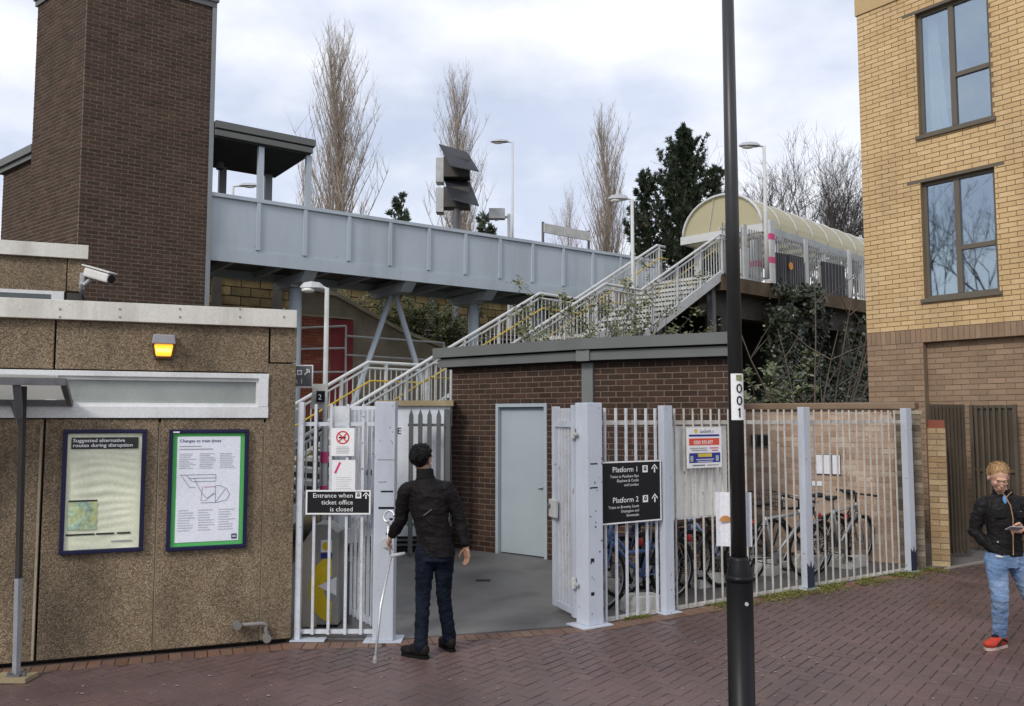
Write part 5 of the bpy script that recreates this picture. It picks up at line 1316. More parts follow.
for i, (xa, xb, zb, za) in enumerate(WIN):
    f = .055
    fm = MB(); y0_, y1_ = .07, .14
    fm.box(xa, xb, y0_, y1_, zb, zb + f); fm.box(xa, xb, y0_, y1_, za - f, za); fm.box(xa, xa + f, y0_, y1_, zb + f, za - f); fm.box(xb - f, xb, y0_, y1_, zb + f, za - f)
    xm = xa + (xb - xa) * .47; fm.box(xm - f * .75, xm + f * .75, y0_ - .006, y1_, zb + f, za - f)
    zm = zb + (za - zb) * (.40 if i == 0 else .42); fm.box(xm + f * .75, xb - f, y0_ - .006, y1_, zm - f * .7, zm + f * .7)
    wf = fm.build('window_frame', M_FRAMEB, fl_, RF, bevel=.004)
    for (p, q_, r_, s_) in ((xa + f, xm - f * .75, zb + f, za - f), (xm + f * .75, xb - f, zb + f, zm - f * .7), (xm + f * .75, xb - f, zm + f * .7, za - f)):
        MB().box(p, q_, .10, .108, r_, s_).build('pane', M_GLASSF, wf)
    MB().box(xa - .05, xb + .05, -.05, .07, zb - .06, zb - .001).build('sill', M_FRAMEB, fl_, RF)
    MB().box(xa - .22, xb + .15, -.012, .03, za + .002, za + .045).build('lintel', M_FRAMEB, fl_, RF)
    m_ = MB()
    for k in range(6): m_.add([(xa + .08 + k * .05 * (1 - .0 * k), .25 + .03 * (k % 2), zb + .02), (xa + .08 + (k + 1) * .05, .25 + .03 * ((k + 1) % 2), zb + .02), (xa + .07 + (k + 1) * .026, .25 + .03 * ((k + 1) % 2), za), (xa + .07 + k * .026, .25 + .03 * (k % 2), za)], [(0, 1, 2, 3)])
    m_.build('curtain', curt[i == 0], fl_, RF)
    for xw in (xa - .56, xb + .5): MB().box(xw, xw + .06, .22, 2.6, zb - .8, za + .3).build('room_wall', M_ROOM, fl_, RF)
    MB().box(xa - .5, xb + .5, .22, 2.6, za + .3, za + .36).build('room_ceiling', M_ROOM, fl_, RF)
    MB().box(xa - .5, xb + .5, 2.6, 2.7, zb - .8, za + .3).build('room_wall', M_ROOM, fl_, RF)
    MB().box(xa - .5, xb + .5, .22, 2.6, zb - .86, zb - .8).build('room_floor', pm('room_floor', (0.12, 0.09, 0.06), .8), fl_, RF)

# brown gates beside the flats
bg0, bg1 = D(930, 480, 12.05)[:2], G(969, 557)
for nm, lab, fr, L in (('leaf_a', 'tall brown barred gate leaf swung in beside the narrow pier', Fr.two(bg0, bg1), None), ('leaf_b', 'tall brown barred gate leaf against the recessed brick wall', Fr(RF.w(RF.x(970, -.15), -.15)[:2], RF.a), None)):
    if nm == 'leaf_a': L = math.hypot(bg1[0] - bg0[0], bg1[1] - bg0[1])
    else: L = RF.x(1017, -.15) - RF.x(970, -.15)
    t = thing('brown_gate_leaf', lab, 'gate', fr.w(0, 0), group='brown gate leaves')
    zt = 2.2
    MB().box(0, .05, -.025, .025, .05, zt).build('stile', M_BROWNM, t, fr); MB().box(L - .05, L, -.025, .025, .05, zt).build('stile', M_BROWNM, t, fr)
    for z in (.28, 1.22, zt - .03): MB().box(.051, L - .051, .0, .03, z - .025, z + .025).build('rail', M_BROWNM, t, fr)
    MB().box(.051, L - .051, .031, .036, .1, zt - .05).build('backing_sheet', pm('brown_sheet', (0.075, 0.06, 0.045), .6), t, fr)
    k = .10
    while k < L - .08: MB().box(k - .017, k + .017, -.026, -.0005, .08, zt - .02).build('bar', M_BROWNM, t, fr); k += .085
a, c = G(946, 569), G(1000, 559)
tag(MB().bar((a[0], a[1], .006), (c[0], c[1], .006), .045, .02).build('gate_track', pm('track_pale', (0.30, 0.28, 0.25), .6), None), 'thin pale track on the ground before the brown gates', 'track')
# ------------------------------------------------------------------ black street-lamp column in the foreground
lp = D(739, 560, 5.5)
lc = thing('lamp_column', 'black street lamp column standing on the paving in the foreground', 'lamp post', (lp[0], lp[1], 0))
prof = [(0, .095), (.03, .095), (.035, .083), (.95, .083), (1.0, .082), (1.06, .068), (1.10, .060), (1.12, .056)]
m_ = MB(); m_.tube([(0, 0, z) for z, r in prof], [r for z, r in prof], 28); m_.build('base', M_BLACK, lc, 'local', smooth=True)
m_ = MB(); m_.tube([(0, 0, 1.10), (0, 0, 6.0)], .050, 24, r1=.036); m_.build('shaft', pm('shaft_black', (0.017, 0.017, 0.018), .38, var=.2, vs=6, fine=.15, dirt=((0.055, 0.055, 0.055), .4, 5), streak=True, spec=.5), lc, 'local', smooth=True)
m_ = MB(); m_.tube([(0, 0, .965), (0, 0, 1.005)], .0855, 28); m_.build('collar', M_BLACK, lc, 'local', smooth=True)
m_ = MB(); m_.tube([(.02, -.088, .84), (.02, -.080, .84)], .012, 10); m_.build('door_lock', M_GALV, lc, 'local')
# number strip, bent round the shaft
z1, z0 = CAMH + (418 - 374) / FPX * 5.5, CAMH + (418 - 420) / FPX * 5.5
m_ = MB(); R0 = .0505; ang = [R(-140 + 8 * i) for i in range(15)]
for a, b in zip(ang, ang[1:]):
    m_.add([(R0 * math.cos(a), R0 * math.sin(a), z0), (R0 * math.cos(b), R0 * math.sin(b), z0), (R0 * math.cos(b), R0 * math.sin(b), z1), (R0 * math.cos(a), R0 * math.sin(a), z1)], [(0, 1, 2, 3)])
m_.build('number_strip', M_SIGNW, lc, 'local', smooth=True)
hN = (z1 - z0)
for i, c in enumerate('001'): text(c, hN * .29, M_SIGNK, lc, 'local', .010, -.0535, z1 - hN * (.42 + .26 * i), align='CENTER', bold=.0006)
m_ = MB(); m_.bar((.010, -.0537, z1 - hN * .745), (.000, -.0537, z1 - hN * .785), .001, .006); m_.build('lettering', M_SIGNK, lc, 'local')
m_ = MB(); m_.box(-.008, .028, -.0535, -.048, z1 - hN * .15, z1 - hN * .03); m_.build('emblem', pm('strip_emblem', (0.22, 0.25, 0.12), .5, var=.3, vs=40), lc, 'local')
LF = Fr((lp[0], lp[1]), math.atan2(-lp[0], lp[1]) * .6)
t = thing('paper_notice', 'white paper notice with an orange shape tied behind the lamp column', 'notice', (lp[0], lp[1] + .05, CAMH - .8))
xa, za = LF.pl(715.5, 492, .056); xb, zb = LF.pl(752.5, 547, .056)
m_ = MB()
for k in range(8):
    a, b = k / 8, (k + 1) / 8; w = lambda q: .056 + .010 * math.sin(q * 9) 
    m_.add([(xa + (xb - xa) * a, w(a), zb), (xa + (xb - xa) * b, w(b), zb), (xa + (xb - xa) * b, w(b), za), (xa + (xb - xa) * a, w(a), za)], [(0, 1, 2, 3)])
m_.build('sheet', M_PAPER, t, LF, smooth=True)
cx, cz = LF.pl(725.5, 521.5, .04); m_ = MB(); m_.disc((cx, .042, cz), .038, 18, a0=0, a1=math.pi); m_.build('orange_shape', pm('orange_print', (0.55, 0.26, 0.10), .6), t, LF)

# ------------------------------------------------------------------ security camera on the office roof block
cc0 = OF.pl(80, 272, 1.85)
cv = thing('security_camera', 'white security camera on a bracket at the office roof corner', 'camera', OF.w(cc0[0], 1.95, cc0[1]))
def cp_(u, v, y=1.8): a = OF.pl(u, v, y); return Vector((a[0], y, a[1]))
a, b = cp_(87, 272), cp_(111, 279, 1.6)
d = (b - a).normalized()
m_ = MB(); m_.bar(a, b, .10, .095); body_c = m_.build('housing', pm('camera_white', (0.68, 0.67, 0.64), .4), cv, OF, bevel=.02)
m_ = MB(); m_.bar(a + Vector((0, 0, .065)) - d * .02, b + Vector((0, 0, .065)) + d * .03, .112, .012); m_.build('sun_shield', MATS['camera_white'], cv, OF)
m_ = MB(); m_.tube([b - d * .002, b + d * .012], .045, 14); m_.build('lens', M_SIGNK, cv, OF)
m_ = MB(); m_.tube([cp_(81, 284, 1.97), cp_(84, 285), cp_(90, 280), cp_(92, 277)], .022, 8); m_.build('bracket', M_GALV, cv, OF, smooth=True)
m_ = MB(); m_.tube([cp_(82, 284), cp_(81, 292), cp_(84, 299, 1.9)], .016, 8); m_.build('cable', M_GREYPOST, cv, OF, smooth=True)
q0_, q1_ = cp_(79.5, 289, 1.92), cp_(84, 273, 1.92); MB().box(q0_.x, q1_.x, 1.9, 2.0, q0_.z, q1_.z).build('wall_plate', M_GALV, cv, OF)

# ------------------------------------------------------------------ bicycles
def bicycle(loc, hd, lean, paint, label, guards=True, step=False, extra=None, bar='flat'):
    t = thing('bicycle', label, 'bicycle', (loc[0], loc[1], 0.004), hd, group='bicycles behind the railings')
    t.rotation_euler = (lean, 0, hd)
    r = .335; xf, xr = .53, -.50
    BL = 'local'
    M_TY = pm('tyre_black', (0.010, 0.010, 0.010), .8); M_RIM = pm('rim_alloy', (0.30, 0.30, 0.31), .35, metal=.7); M_BLK = pm('cycle_black', (0.02, 0.02, 0.022), .45)
    for cx in (xf, xr):
        m_ = MB(); m_.tube([(cx + (r - .035) * math.cos(2 * math.pi * k / 36), 0, r + (r - .035) * math.sin(2 * math.pi * k / 36)) for k in range(36)], .011, 6, closed=True)
        w = m_.build('wheel', M_RIM, t, BL, smooth=True)
        m_ = MB(); m_.tube([(cx + (r - .016) * math.cos(2 * math.pi * k / 36), 0, r + (r - .016) * math.sin(2 * math.pi * k / 36)) for k in range(36)], .023, 6, closed=True); m_.build('tyre', M_TY, w, smooth=True)
        m_ = MB()
        for k in range(24): a = 2 * math.pi * k / 24; m_.tube([(cx + .02 * math.cos(a + 1.2), .018 * (-1) ** k, r + .02 * math.sin(a + 1.2)), (cx + (r - .04) * math.cos(a), 0, r + (r - .04) * math.sin(a))], .0015, 3, cap=False)
        m_.build('spokes', M_RIM, w); m_ = MB(); m_.tube([(cx, -.05, r), (cx, .05, r)], .02, 10); m_.build('hub', M_RIM, w)
        if guards:
            m_ = MB(); a0, a1 = (R(15), R(160)) if cx == xf else (R(-5), R(165))
            for k in range(14):
                b0, b1 = a0 + (a1 - a0) * k / 14, a0 + (a1 - a0) * (k + 1) / 14; q = r + .02
                m_.add([(cx + q * math.cos(b0), -.024, r + q * math.sin(b0)), (cx + q * math.cos(b0), .024, r + q * math.sin(b0)), (cx + q * math.cos(b1), .024, r + q * math.sin(b1)), (cx + q * math.cos(b1), -.024, r + q * math.sin(b1))], [(0, 1, 2, 3)])
            m_.build('mudguard', paint if guards == 1 else M_RIM, t, BL, smooth=True)
    bb = (-.04, 0, .29); st = (-.20, 0, .80 if not step else .66); hd_t = (.36, 0, .86); hd_b = (.40, 0, .72)
    f = MB(); tr = .020
    f.tube([bb, st], tr, 8); f.tube([bb, hd_b], .020, 8); f.tube([hd_b, hd_t], .020, 8)
    f.tube([(st[0] + .01, 0, st[2] - .03), (hd_t[0] + .005, 0, hd_t[2] - .05)] if not step else [(-.13, 0, .55), (.15, 0, .56), (.37, 0, .80)], tr, 8)
    for y in (-.055, .055): f.tube([(bb[0], y * .5, bb[2]), (xr, y, r)], .010, 6); f.tube([(st[0] + .005, y * .3, st[2] - .05), (xr, y, r)], .009, 6)
    f.build('frame', paint, t, BL, smooth=True)
    k = MB(); k.tube([(.39, 0, .70), (.395, 0, .72)], .03, 8)
    for y in (-.05, .05): k.tube([(.405, y, .70), (.45, y, .55), (xf, y, r)], .011, 6)
    k.build('fork', paint, t, BL, smooth=True)
    k = MB(); k.tube([hd_t, (.345, 0, .98)], .014, 8)
    k.tube([(.345, -.02, .98), (.36, -.1, 1.0), (.32, -.24, 1.0), (.22, -.30, .99)] if bar == 'swept' else [(.345, 0, .98), (.36, -.29, .99)], .011, 8)
    k.tube([(.345, .02, .98), (.36, .1, 1.0), (.32, .24, 1.0), (.22, .30, .99)] if bar == 'swept' else [(.345, 0, .98), (.36, .29, .99)], .011, 8)
    hb = k.build('handlebar', M_RIM if bar == 'swept' else M_BLK, t, BL, smooth=True)
    for y in (-1, 1): k = MB(); p = (.22, .30 * y, .99) if bar == 'swept' else (.36, .29 * y, .99); k.tube([p, (p[0] + (.09 if bar == 'swept' else 0), p[1] - (.03 if bar == 'swept' else .12) * y, p[2])], .016, 8); k.build('grip', M_BLK, hb)
    k = MB(); k.tube([st, (st[0] - .035, 0, .93)], .013, 8); k.build('seat_post', M_RIM, t, BL)
    k = MB(); k.ell((-.30, 0, .955), (.09, .075, .035), 12, 7); k.ell((-.18, 0, .955), (.12, .035, .025), 12, 7); k.build('saddle', M_BLK, t, BL, smooth=True)
    k = MB(); k.tube([(bb[0], -.05, bb[2]), (bb[0], -.058, bb[2])], .085, 20); k.bar((bb[0], -.07, bb[2]), (bb[0] + .10, -.07, bb[2] - .13), .016, .024); k.bar((bb[0], .07, bb[2]), (bb[0] - .10, .07, bb[2] + .13), .016, .024)
    ck = k.build('crankset', M_RIM, t, BL)
    for s_ in (1, -1): k = MB(); k.box(bb[0] + s_ * .10 - .045, bb[0] + s_ * .10 + .045, -s_ * .07 - (.1 if s_ > 0 else 0), -s_ * .07 + (0 if s_ > 0 else .1), bb[2] - s_ * .13 - .012, bb[2] - s_ * .13 + .012); k.build('pedal', M_BLK, ck)
    k = MB(); k.tube([(bb[0], -.055, bb[2] + .085), (xr, -.055, r + .035), (xr - .035, -.055, r), (xr, -.055, r - .035), (bb[0], -.055, bb[2] - .085)], .006, 5); k.build('chain', M_BLK, t, BL)
    k = MB(); k.ell((xr - .30, 0, r + .30), (.02, .035, .045), 8, 6); k.build('rear_light', M_RED, t, BL)
    if extra == 'rack' or extra == 'bag':
        k = MB()
        for y in (-.06, .06): k.tube([(-.22, y, .70), (-.72, y, .71)], .007, 6); k.tube([(xr, y, r), (-.58, y, .70)], .006, 6)
        for x in (-.3, -.45, -.6, -.72): k.tube([(x, -.06, .705), (x, .06, .705)], .006, 6)
        k.build('rack', M_BLK, t, BL)
    if extra == 'basket':
        k = MB()
        for z in (.82, .92, 1.02):
            w = .14 + (z - .82) * .2; k.tube([(.42, -w, z), (.42 + 1.9 * w, -w, z), (.42 + 1.9 * w, w, z), (.42, w, z)], .005, 5, closed=True)
        for i in range(14): a = 2 * math.pi * i / 14; k.tube([(.56 + .12 * math.cos(a), .13 * math.sin(a), .80), (.58 + .17 * math.cos(a), .17 * math.sin(a), 1.02)], .003, 4)
        k.build('basket', M_BLK, t, BL)
    if extra == 'cover':
        k = MB(); k.ell((-.27, 0, .975), (.15, .10, .055), 14, 8); k.build('saddle_cover', pm('floral_cover', (0.62, 0.52, 0.40), .8, var=.3, vs=22, dirt=((0.55, 0.15, 0.03), .8, 16)), t, BL, smooth=True, label='cream saddle cover with orange flowers')
    if extra == 'lamp':
        k = MB(); k.ell((.47, 0, .60), (.05, .045, .045), 10, 7); k.build('reflector', pm('amber_reflector', (0.60, 0.22, 0.02), .3), t, BL)
    return t
P_BLUE = pm('cycle_blue', (0.10, 0.17, 0.36), .35, var=.1); P_BLUE2 = pm('cycle_pale_blue', (0.22, 0.30, 0.46), .35); P_DK = pm('cycle_dark', (0.022, 0.022, 0.026), .35); P_SIL = pm('cycle_silver', (0.36, 0.37, 0.38), .35, metal=.4); P_NAVY = pm('cycle_navy', (0.03, 0.045, 0.11), .35); P_BRN = pm('cycle_brown', (0.10, 0.055, 0.035), .4)
def bk(u, y, dh, lean, paint, label, **k):
    x = FF.x(u, y); p = FF.w(x, y)
    return bicycle(p, FF.a + R(dh), R(lean), paint, label, **k)
bk(638, .42, 182, 3, P_BLUE, 'blue step-through bicycle with silver mudguards nearest the platform sign', guards=2, step=True, bar='swept', extra='rack')
bk(655, .80, 178, -4, P_NAVY, 'navy bicycle with cream floral saddle cover behind the blue one', extra='cover')
bk(612, .95, 8, 4, P_DK, 'black bicycle half hidden behind the gate post', guards=False)
bk(690, .55, 5, -5, P_DK, 'black bicycle under the ribbed panel', bar='flat', guards=1, extra='rack')
bk(712, .95, 184, 4, P_BLUE2, 'pale blue bicycle close to the shed wall', guards=2, step=True, bar='swept')
bk(772, .50, -6, 4, P_SIL, 'silver bicycle just right of the lamp column', extra='rack', guards=2)
bk(797, .95, 172, -4, P_DK, 'black bicycle with a wire basket behind the middle post', extra='basket', guards=1, bar='swept')
bk(834, .60, 6, 5, P_SIL, 'silver framed bicycle with amber reflector right of the middle post', extra='lamp', guards=2)
bk(858, .95, -10, 4, P_DK, 'black bicycle with upright handlebar nearest the brick pier', guards=1, bar='swept', extra='lamp')
# concrete wheel blocks
M_BLOCK = pm('wheel_block', (0.52, 0.51, 0.48), .8, var=.15, dirt=((.28, .27, .24), .5, 3))
for i, (u, y) in enumerate(((641, .18), (702, .75), (768, .85), (806, .9), (832, .8), (846, .6))):
    x = FF.x(u, y); p = FF.w(x, y)
    t = thing('wheel_block', 'low white concrete wheel block under the bicycles, %s from the gate post' % ('first', 'second', 'third', 'fourth', 'fifth', 'last')[i], 'block', (p[0], p[1], 0.004), FF.a + R(8 * (i % 3) - 8), group='wheel blocks')
    for s_ in (-1, 1): MB().prism([(-.22, 0), (.22, 0), (.20, .15), (-.14, .17), (-.20, .10)], s_ * .08 - .045, s_ * .08 + .045).build('cheek', M_BLOCK, t, 'local', bevel=.01)
    MB().box(-.22, .22, -.034, .034, 0, .05).build('floor', M_BLOCK, t, 'local')

# ------------------------------------------------------------------ moss and weeds along the foot of the railings
def leaf(mb, p, n, s, rg, asp=.55):
    n = n.normalized(); u = n.orthogonal().normalized(); a = rg.uniform(0, 6.28); w = n.cross(u)
    d = u * math.cos(a) + w * math.sin(a); e = n.cross(d)
    p = Vector(p)
    mb.add([p, p + d * s * .5 + e * s * asp * .5, p + d * s, p + d * s * .5 - e * s * asp * .5], [(0, 1, 2, 3)])
M_MOSS = leafmat('moss', (0.08, 0.095, 0.018), (0.20, 0.20, 0.045), .8, .1)
g = random.Random(5); mo = MB()
for k in range(13000):
    x = g.uniform(.1, FLEN + .45)
    wd = .05 + .16 * min(1, max(0, (x - 1.0) / 1.6)) + .05 * mnoise.noise((x * 3, 0, 0))
    y = -.02 - abs(g.gauss(0, .75)) * wd
    if mnoise.noise((x * 2.5, y * 6, 4)) < -.22 + .35 * (x < 1.4): continue
    p = FF.w(x, y, .002 + g.random() * .016); mo.tone = g.random()
    leaf(mo, p, Vector((g.gauss(0, .6), g.gauss(0, .6), 1)), g.uniform(.012, .03), g)
o = mo.build('moss', M_MOSS, None, kind='stuff'); o['label'] = 'strip of green moss along the foot of the railings'

# ------------------------------------------------------------------ trees
def branch(mb, p, d, L, r, rg, seg=4, curl=.1, up=.0, n=4):
    pts = [Vector(p)]; d = Vector(d).normalized()
    for i in range(seg):
        d = (d + Vector((rg.gauss(0, curl), rg.gauss(0, curl), rg.gauss(0, curl) + up))).normalized()
        pts.append(pts[-1] + d * L / seg)
    mb.tube(pts, r, n, r1=r * .3, cap=False)
    return pts, d
def poplar(u, vtop, y, width, label, seed, zb=ZP - .4, nb=95, rt=.20, mt=None):
    rg = random.Random(seed)
    top = D(u, vtop, y); H = top[2] - zb
    t = thing('poplar_tree', label, 'tree', (top[0], top[1], zb), group='bare poplars behind the footbridge')
    m_ = MB(); pts = [Vector((rg.gauss(0, .05) * i, rg.gauss(0, .05) * i, H * .93 * i / 8)) for i in range(9)]; m_.tube(pts, [rt * (1 - .93 * i / 8) for i in range(9)], 8)
    m_.build('trunk', mt or M_BARKL, t, 'local', smooth=True)
    c = MB()
    for k in range(nb):
        f = .06 + .9 * (k / nb) ** .85
        i = min(7, int(f * 8)); p = pts[i].lerp(pts[i + 1], f * 8 - i)
        a = rg.uniform(0, 6.28); spread = width * .5 * (1.0 - .72 * f) * rg.uniform(.35, 1.15)
        L = H * (.36 - .22 * f) * rg.uniform(.7, 1.25); L = min(L, (H * 1.0 - p.z) * 1.05 + .3)
        dr = Vector((math.cos(a) * spread, math.sin(a) * spread, L))
        r = rt * .17 * (1 - f * .7)
        bp, _ = branch(c, p, dr, dr.length, r, rg, 5, .05, .03, 4)
        for j in range(10):
            q = bp[1 + j % 4].lerp(bp[min(5, 2 + j % 4)], rg.random()); b = rg.uniform(0, 6.28)
            tw = Vector((math.cos(b) * .42, math.sin(b) * .42, 1.0))
            L2 = L * rg.uniform(.16, .36)
            sp_, _ = branch(c, q, tw, L2, r * .38, rg, 3, .10, .05, 3)
            for _ in range(4):
                q2 = sp_[rg.randint(0, 2)]; b = rg.uniform(0, 6.28)
                branch(c, q2, (math.cos(b) * .5, math.sin(b) * .5, 1), L2 * rg.uniform(.35, .8), r * .2, rg, 2, .12, .05, 3)
    c.build('branches', pm('twig_bark', (0.31, 0.26, 0.215), .9, var=.2), t, 'local')
    return t
poplar(341, 30, 46, 6.0, 'tall bare poplar left of the monitors, tallest of the poplars', 1, nb=130, rt=.30, mt=pm('brown_bark', (0.20, 0.13, 0.08), .9, var=.2))
poplar(462, 82, 50, 6.0, 'bare poplar rising behind the hooded monitors', 2, nb=120, rt=.26)
poplar(605, 114, 54, 5.6, 'bare poplar beside the dark conifer', 3, nb=120, rt=.26)
poplar(567, 192, 58, 5.0, 'small thin poplar behind the pale name board', 4, nb=60, rt=.14)
poplar(312, 150, 52, 4.0, 'short bare poplar seen past the lobby posts', 6, nb=60, rt=.14)

M_NEEDLE = leafmat('needles', (0.012, 0.022, 0.010), (0.035, 0.055, 0.022), .7, .1)
def conifer(u, vtop, y, width, label, seed, zb=ZP - .4, nb=70, dens=46, s=.34, tops=1):
    rg = random.Random(seed)
    p0 = D(u, vtop, y); H = p0[2] - zb
    t = thing('conifer', label, 'tree', (p0[0], p0[1], zb), group='conifers beyond the footbridge')
    m_ = MB(); m_.tube([(0, 0, 0), (.1, 0, H * .5), (0, 0, H * .97)], [.28, .16, .02], 8); m_.build('trunk', M_BARK, t, 'local')
    c = MB(); bs = MB()
    for k in range(nb):
        f = (k + rg.random()) / nb
        z = H * (.12 + .86 * f); a = rg.uniform(0, 6.28)
        Rr = width * .5 * (1 - f) ** .7 * rg.uniform(.4, 1.2) + .12
        d = Vector((math.cos(a) * Rr, math.sin(a) * Rr, Rr * rg.uniform(.45, 1.25)))
        bp, _ = branch(bs, (0, 0, z), d, d.length, .05 * (1 - f) + .012, rg, 5, .08, .09, 4)
        nn = int(dens * (.35 + Rr / width * 2))
        for j in range(nn):
            w = rg.random() ** .75; i = min(4, int(w * 5)); q = bp[i].lerp(bp[i + 1], w * 5 - i)
            off = Vector((rg.gauss(0, 1), rg.gauss(0, 1), rg.gauss(0, .8))) * (.05 + .22 * (1 - w) * Rr / width * 2)
            c.tone = min(1, max(0, rg.gauss(.45, .28)))
            dd = (d.normalized() + Vector((rg.gauss(0, .5), rg.gauss(0, .5), rg.gauss(.35, .4)))).normalized()
            e = dd.cross(Vector((rg.gauss(0, 1), rg.gauss(0, 1), rg.gauss(0, 1)))).normalized()
            q = q + off; L = s * rg.uniform(.5, 1.25); wd = L * .12
            for tw in (-.5, 0, .5):
                d2 = (dd + e * tw).normalized(); n2 = d2.cross(e.cross(dd)).normalized() if tw else e
                c.add([q - n2 * wd * .4, q + d2 * L * .55 - n2 * wd, q + d2 * L, q + d2 * L * .55 + n2 * wd], [(0, 1, 2, 3)])
    bs.build('limbs', M_BARK, t, 'local'); c.build('crown', M_NEEDLE, t, 'local')
    return t
conifer(684, 130, 44, 7.4, 'big dark ragged conifer left of the vaulted shelter', 11, nb=170, dens=90, s=.25)
conifer(645, 172, 43, 3.6, 'narrow dark conifer leaning out from the big one', 12, nb=80, dens=70, s=.24)
conifer(716, 168, 46, 4.6, 'dark conifer behind the black lamp column', 13, nb=80, dens=70, s=.24)
conifer(401, 195, 44, 2.6, 'small dark conifer tip above the bridge rail', 14, nb=40, dens=30, s=.34)
conifer(485, 216, 42, 2.2, 'brownish evergreen tip beside the speaker box', 15, nb=30, dens=30, s=.34)

def bare_tree(loc, H, label, seed, spread=.75, mat=M_BARK, lev=6, r0=.24, grp=None):
    rg = random.Random(seed)
    t = thing('bare_tree', label, 'tree', loc, group=grp)
    m_ = MB(); m_.tube([(0, 0, -.1), (.05, .02, H * .12), (0, 0, H * .25)], [r0 * 1.2, r0, r0 * .8], 8); m_.build('trunk', mat, t, 'local', smooth=True)
    c = MB()
    def rec(p, d, L, r, k):
        pts, dd = branch(c, p, d, L, r, rg, 3, .10, .02, 4 if k < 3 else 3)
        if k >= lev: return
        for j in range(3 if k < 4 else 2 + (rg.random() < .5)):
            q = pts[-1] if j == 0 else pts[rg.randint(1, 3)]
            ax = Vector((rg.gauss(0, 1), rg.gauss(0, 1), rg.gauss(0, 1))).normalized()
            nd = (dd + ax * spread * rg.uniform(.5, 1.1) + Vector((0, 0, .12))).normalized()
            rec(q, nd, L * rg.uniform(.62, .84), max(r * .58, .008), k + 1)
    for j in range(5):
        a = 6.28 * j / 5 + rg.uniform(-.4, .4)
        rec((0, 0, H * rg.uniform(.17, .25)), (math.cos(a) * .75, math.sin(a) * .75, 1), H * .24, r0 * .5, 1)
    c.build('branches', mat, t, 'local')
    return t
M_BARKG = pm('grey_bark', (0.085, 0.075, 0.07), .9, var=.2)
for (u, v, y, sd, lab) in ((795, 128, 48, 21, 'wide bare tree behind the vaulted shelter'), (822, 142, 52, 24, 'bare tree behind the far end of the vaulted shelter'), (742, 150, 50, 22, 'bare tree just right of the black lamp column'), (850, 160, 47, 23, 'bare tree top beside the edge of the flats')):
    p = D(u, v, y); bare_tree((p[0], p[1], ZP - .4), (p[2] - ZP + .4) * 1.02, lab, sd, mat=M_BARKG, lev=7, spread=.62, grp='bare trees behind the shelter')
# the tree that the flats' windows mirror: it stands across the street, behind the camera
pw0 = RF.w((WIN[0][0] + WIN[0][1]) / 2 + .25, 0, (WIN[0][2] + WIN[0][3]) / 2)
nv = Vector((RF.s, -RF.c, 0)); dv = (Vector(pw0) - Vector((0, 0, CAMH))).normalized(); rv = dv - 2 * dv.dot(nv) * nv
hit = Vector(pw0) + rv * 25
bare_tree((hit.x, hit.y, -.01), 14.0, 'bare street tree mirrored in the lower flat window', 31, mat=M_BARKG, lev=7, r0=.26)

# ------------------------------------------------------------------ shrubs and ivy
M_IVY = leafmat('ivy_leaf', (0.012, 0.019, 0.009), (0.052, 0.066, 0.028), .35, .12)
M_SHRUB = leafmat('shrub_leaf', (0.045, 0.065, 0.018), (0.13, 0.15, 0.05), .45, .25)
M_PALE = leafmat('pale_leaf', (0.07, 0.085, 0.033), (0.27, 0.27, 0.13), .5, .3)
def shrub(loc, rad, label, seed, mat, n=2600, s=.09, stems=9, grp=None, name='shrub', smat=M_BARK, lowcut=0):
    rg = random.Random(seed); t = thing(name, label, 'shrub', loc, group=grp)
    c = MB(); st_ = MB()
    tips = []
    for k in range(stems):
        a = rg.uniform(0, 6.28); w = rg.uniform(.3, 1)
        d = Vector((math.cos(a) * rad[0] * w, math.sin(a) * rad[1] * w, rad[2] * rg.uniform(.7, 1.05)))
        pts, _ = branch(st_, (rg.gauss(0, .05), rg.gauss(0, .05), 0), d, d.length, .020, rg, 5, .10, .0, 4); tips.append(pts)
        for j in range(5):
            q = pts[rg.randint(1, 4)]; p2, _ = branch(st_, q, d + Vector((rg.gauss(0, 1) * rad[0], rg.gauss(0, 1) * rad[1], rg.gauss(0, .5) * rad[2])), d.length * .45, .010, rg, 3, .2, .0, 3); tips.append(p2 + p2[-1:] * 2)
    for k in range(n):
        pts = rg.choice(tips); i = rg.randint(1 + (len(pts) - 1) * lowcut // 4, len(pts) - 1); q = pts[i - 1].lerp(pts[i], rg.random())
        q = q + Vector((rg.gauss(0, 1), rg.gauss(0, 1), rg.gauss(0, 1))) * min(.06, .09 * max(rad))
        if q.z < 0.01: continue
        c.tone = min(1, max(0, rg.gauss(.45, .3)))
        leaf(c, q, Vector((rg.gauss(0, .7), rg.gauss(-.3, .7), 1)), s * rg.uniform(.6, 1.4), rg)
    st_.build('stems', smat, t, 'local'); c.build('foliage', mat, t, 'local')
    return t
def on_bridge(u, v, y): x, z = BR.pl(u, v, y); return BR.w(x, y, z)
shrub(on_bridge(425, 352, 5.4), (1.5, .7, 1.5), 'green bush on the bank right of the raking legs', 41, M_SHRUB, 3000, .10)
shrub(on_bridge(452, 352, 5.2), (1.3, .7, 1.3), 'green bush on the bank beside the bridge pier', 42, M_SHRUB, 2600, .10)
shrub(on_bridge(392, 338, 5.6), (1.2, .6, 1.3), 'low leafy bush between the raking legs', 43, M_SHRUB, 1800, .10)
shrub(on_bridge(352, 318, 6.0), (1.6, .4, .9), 'straggly brown bush above the ramp wall', 44, M_PALE, 900, .08)
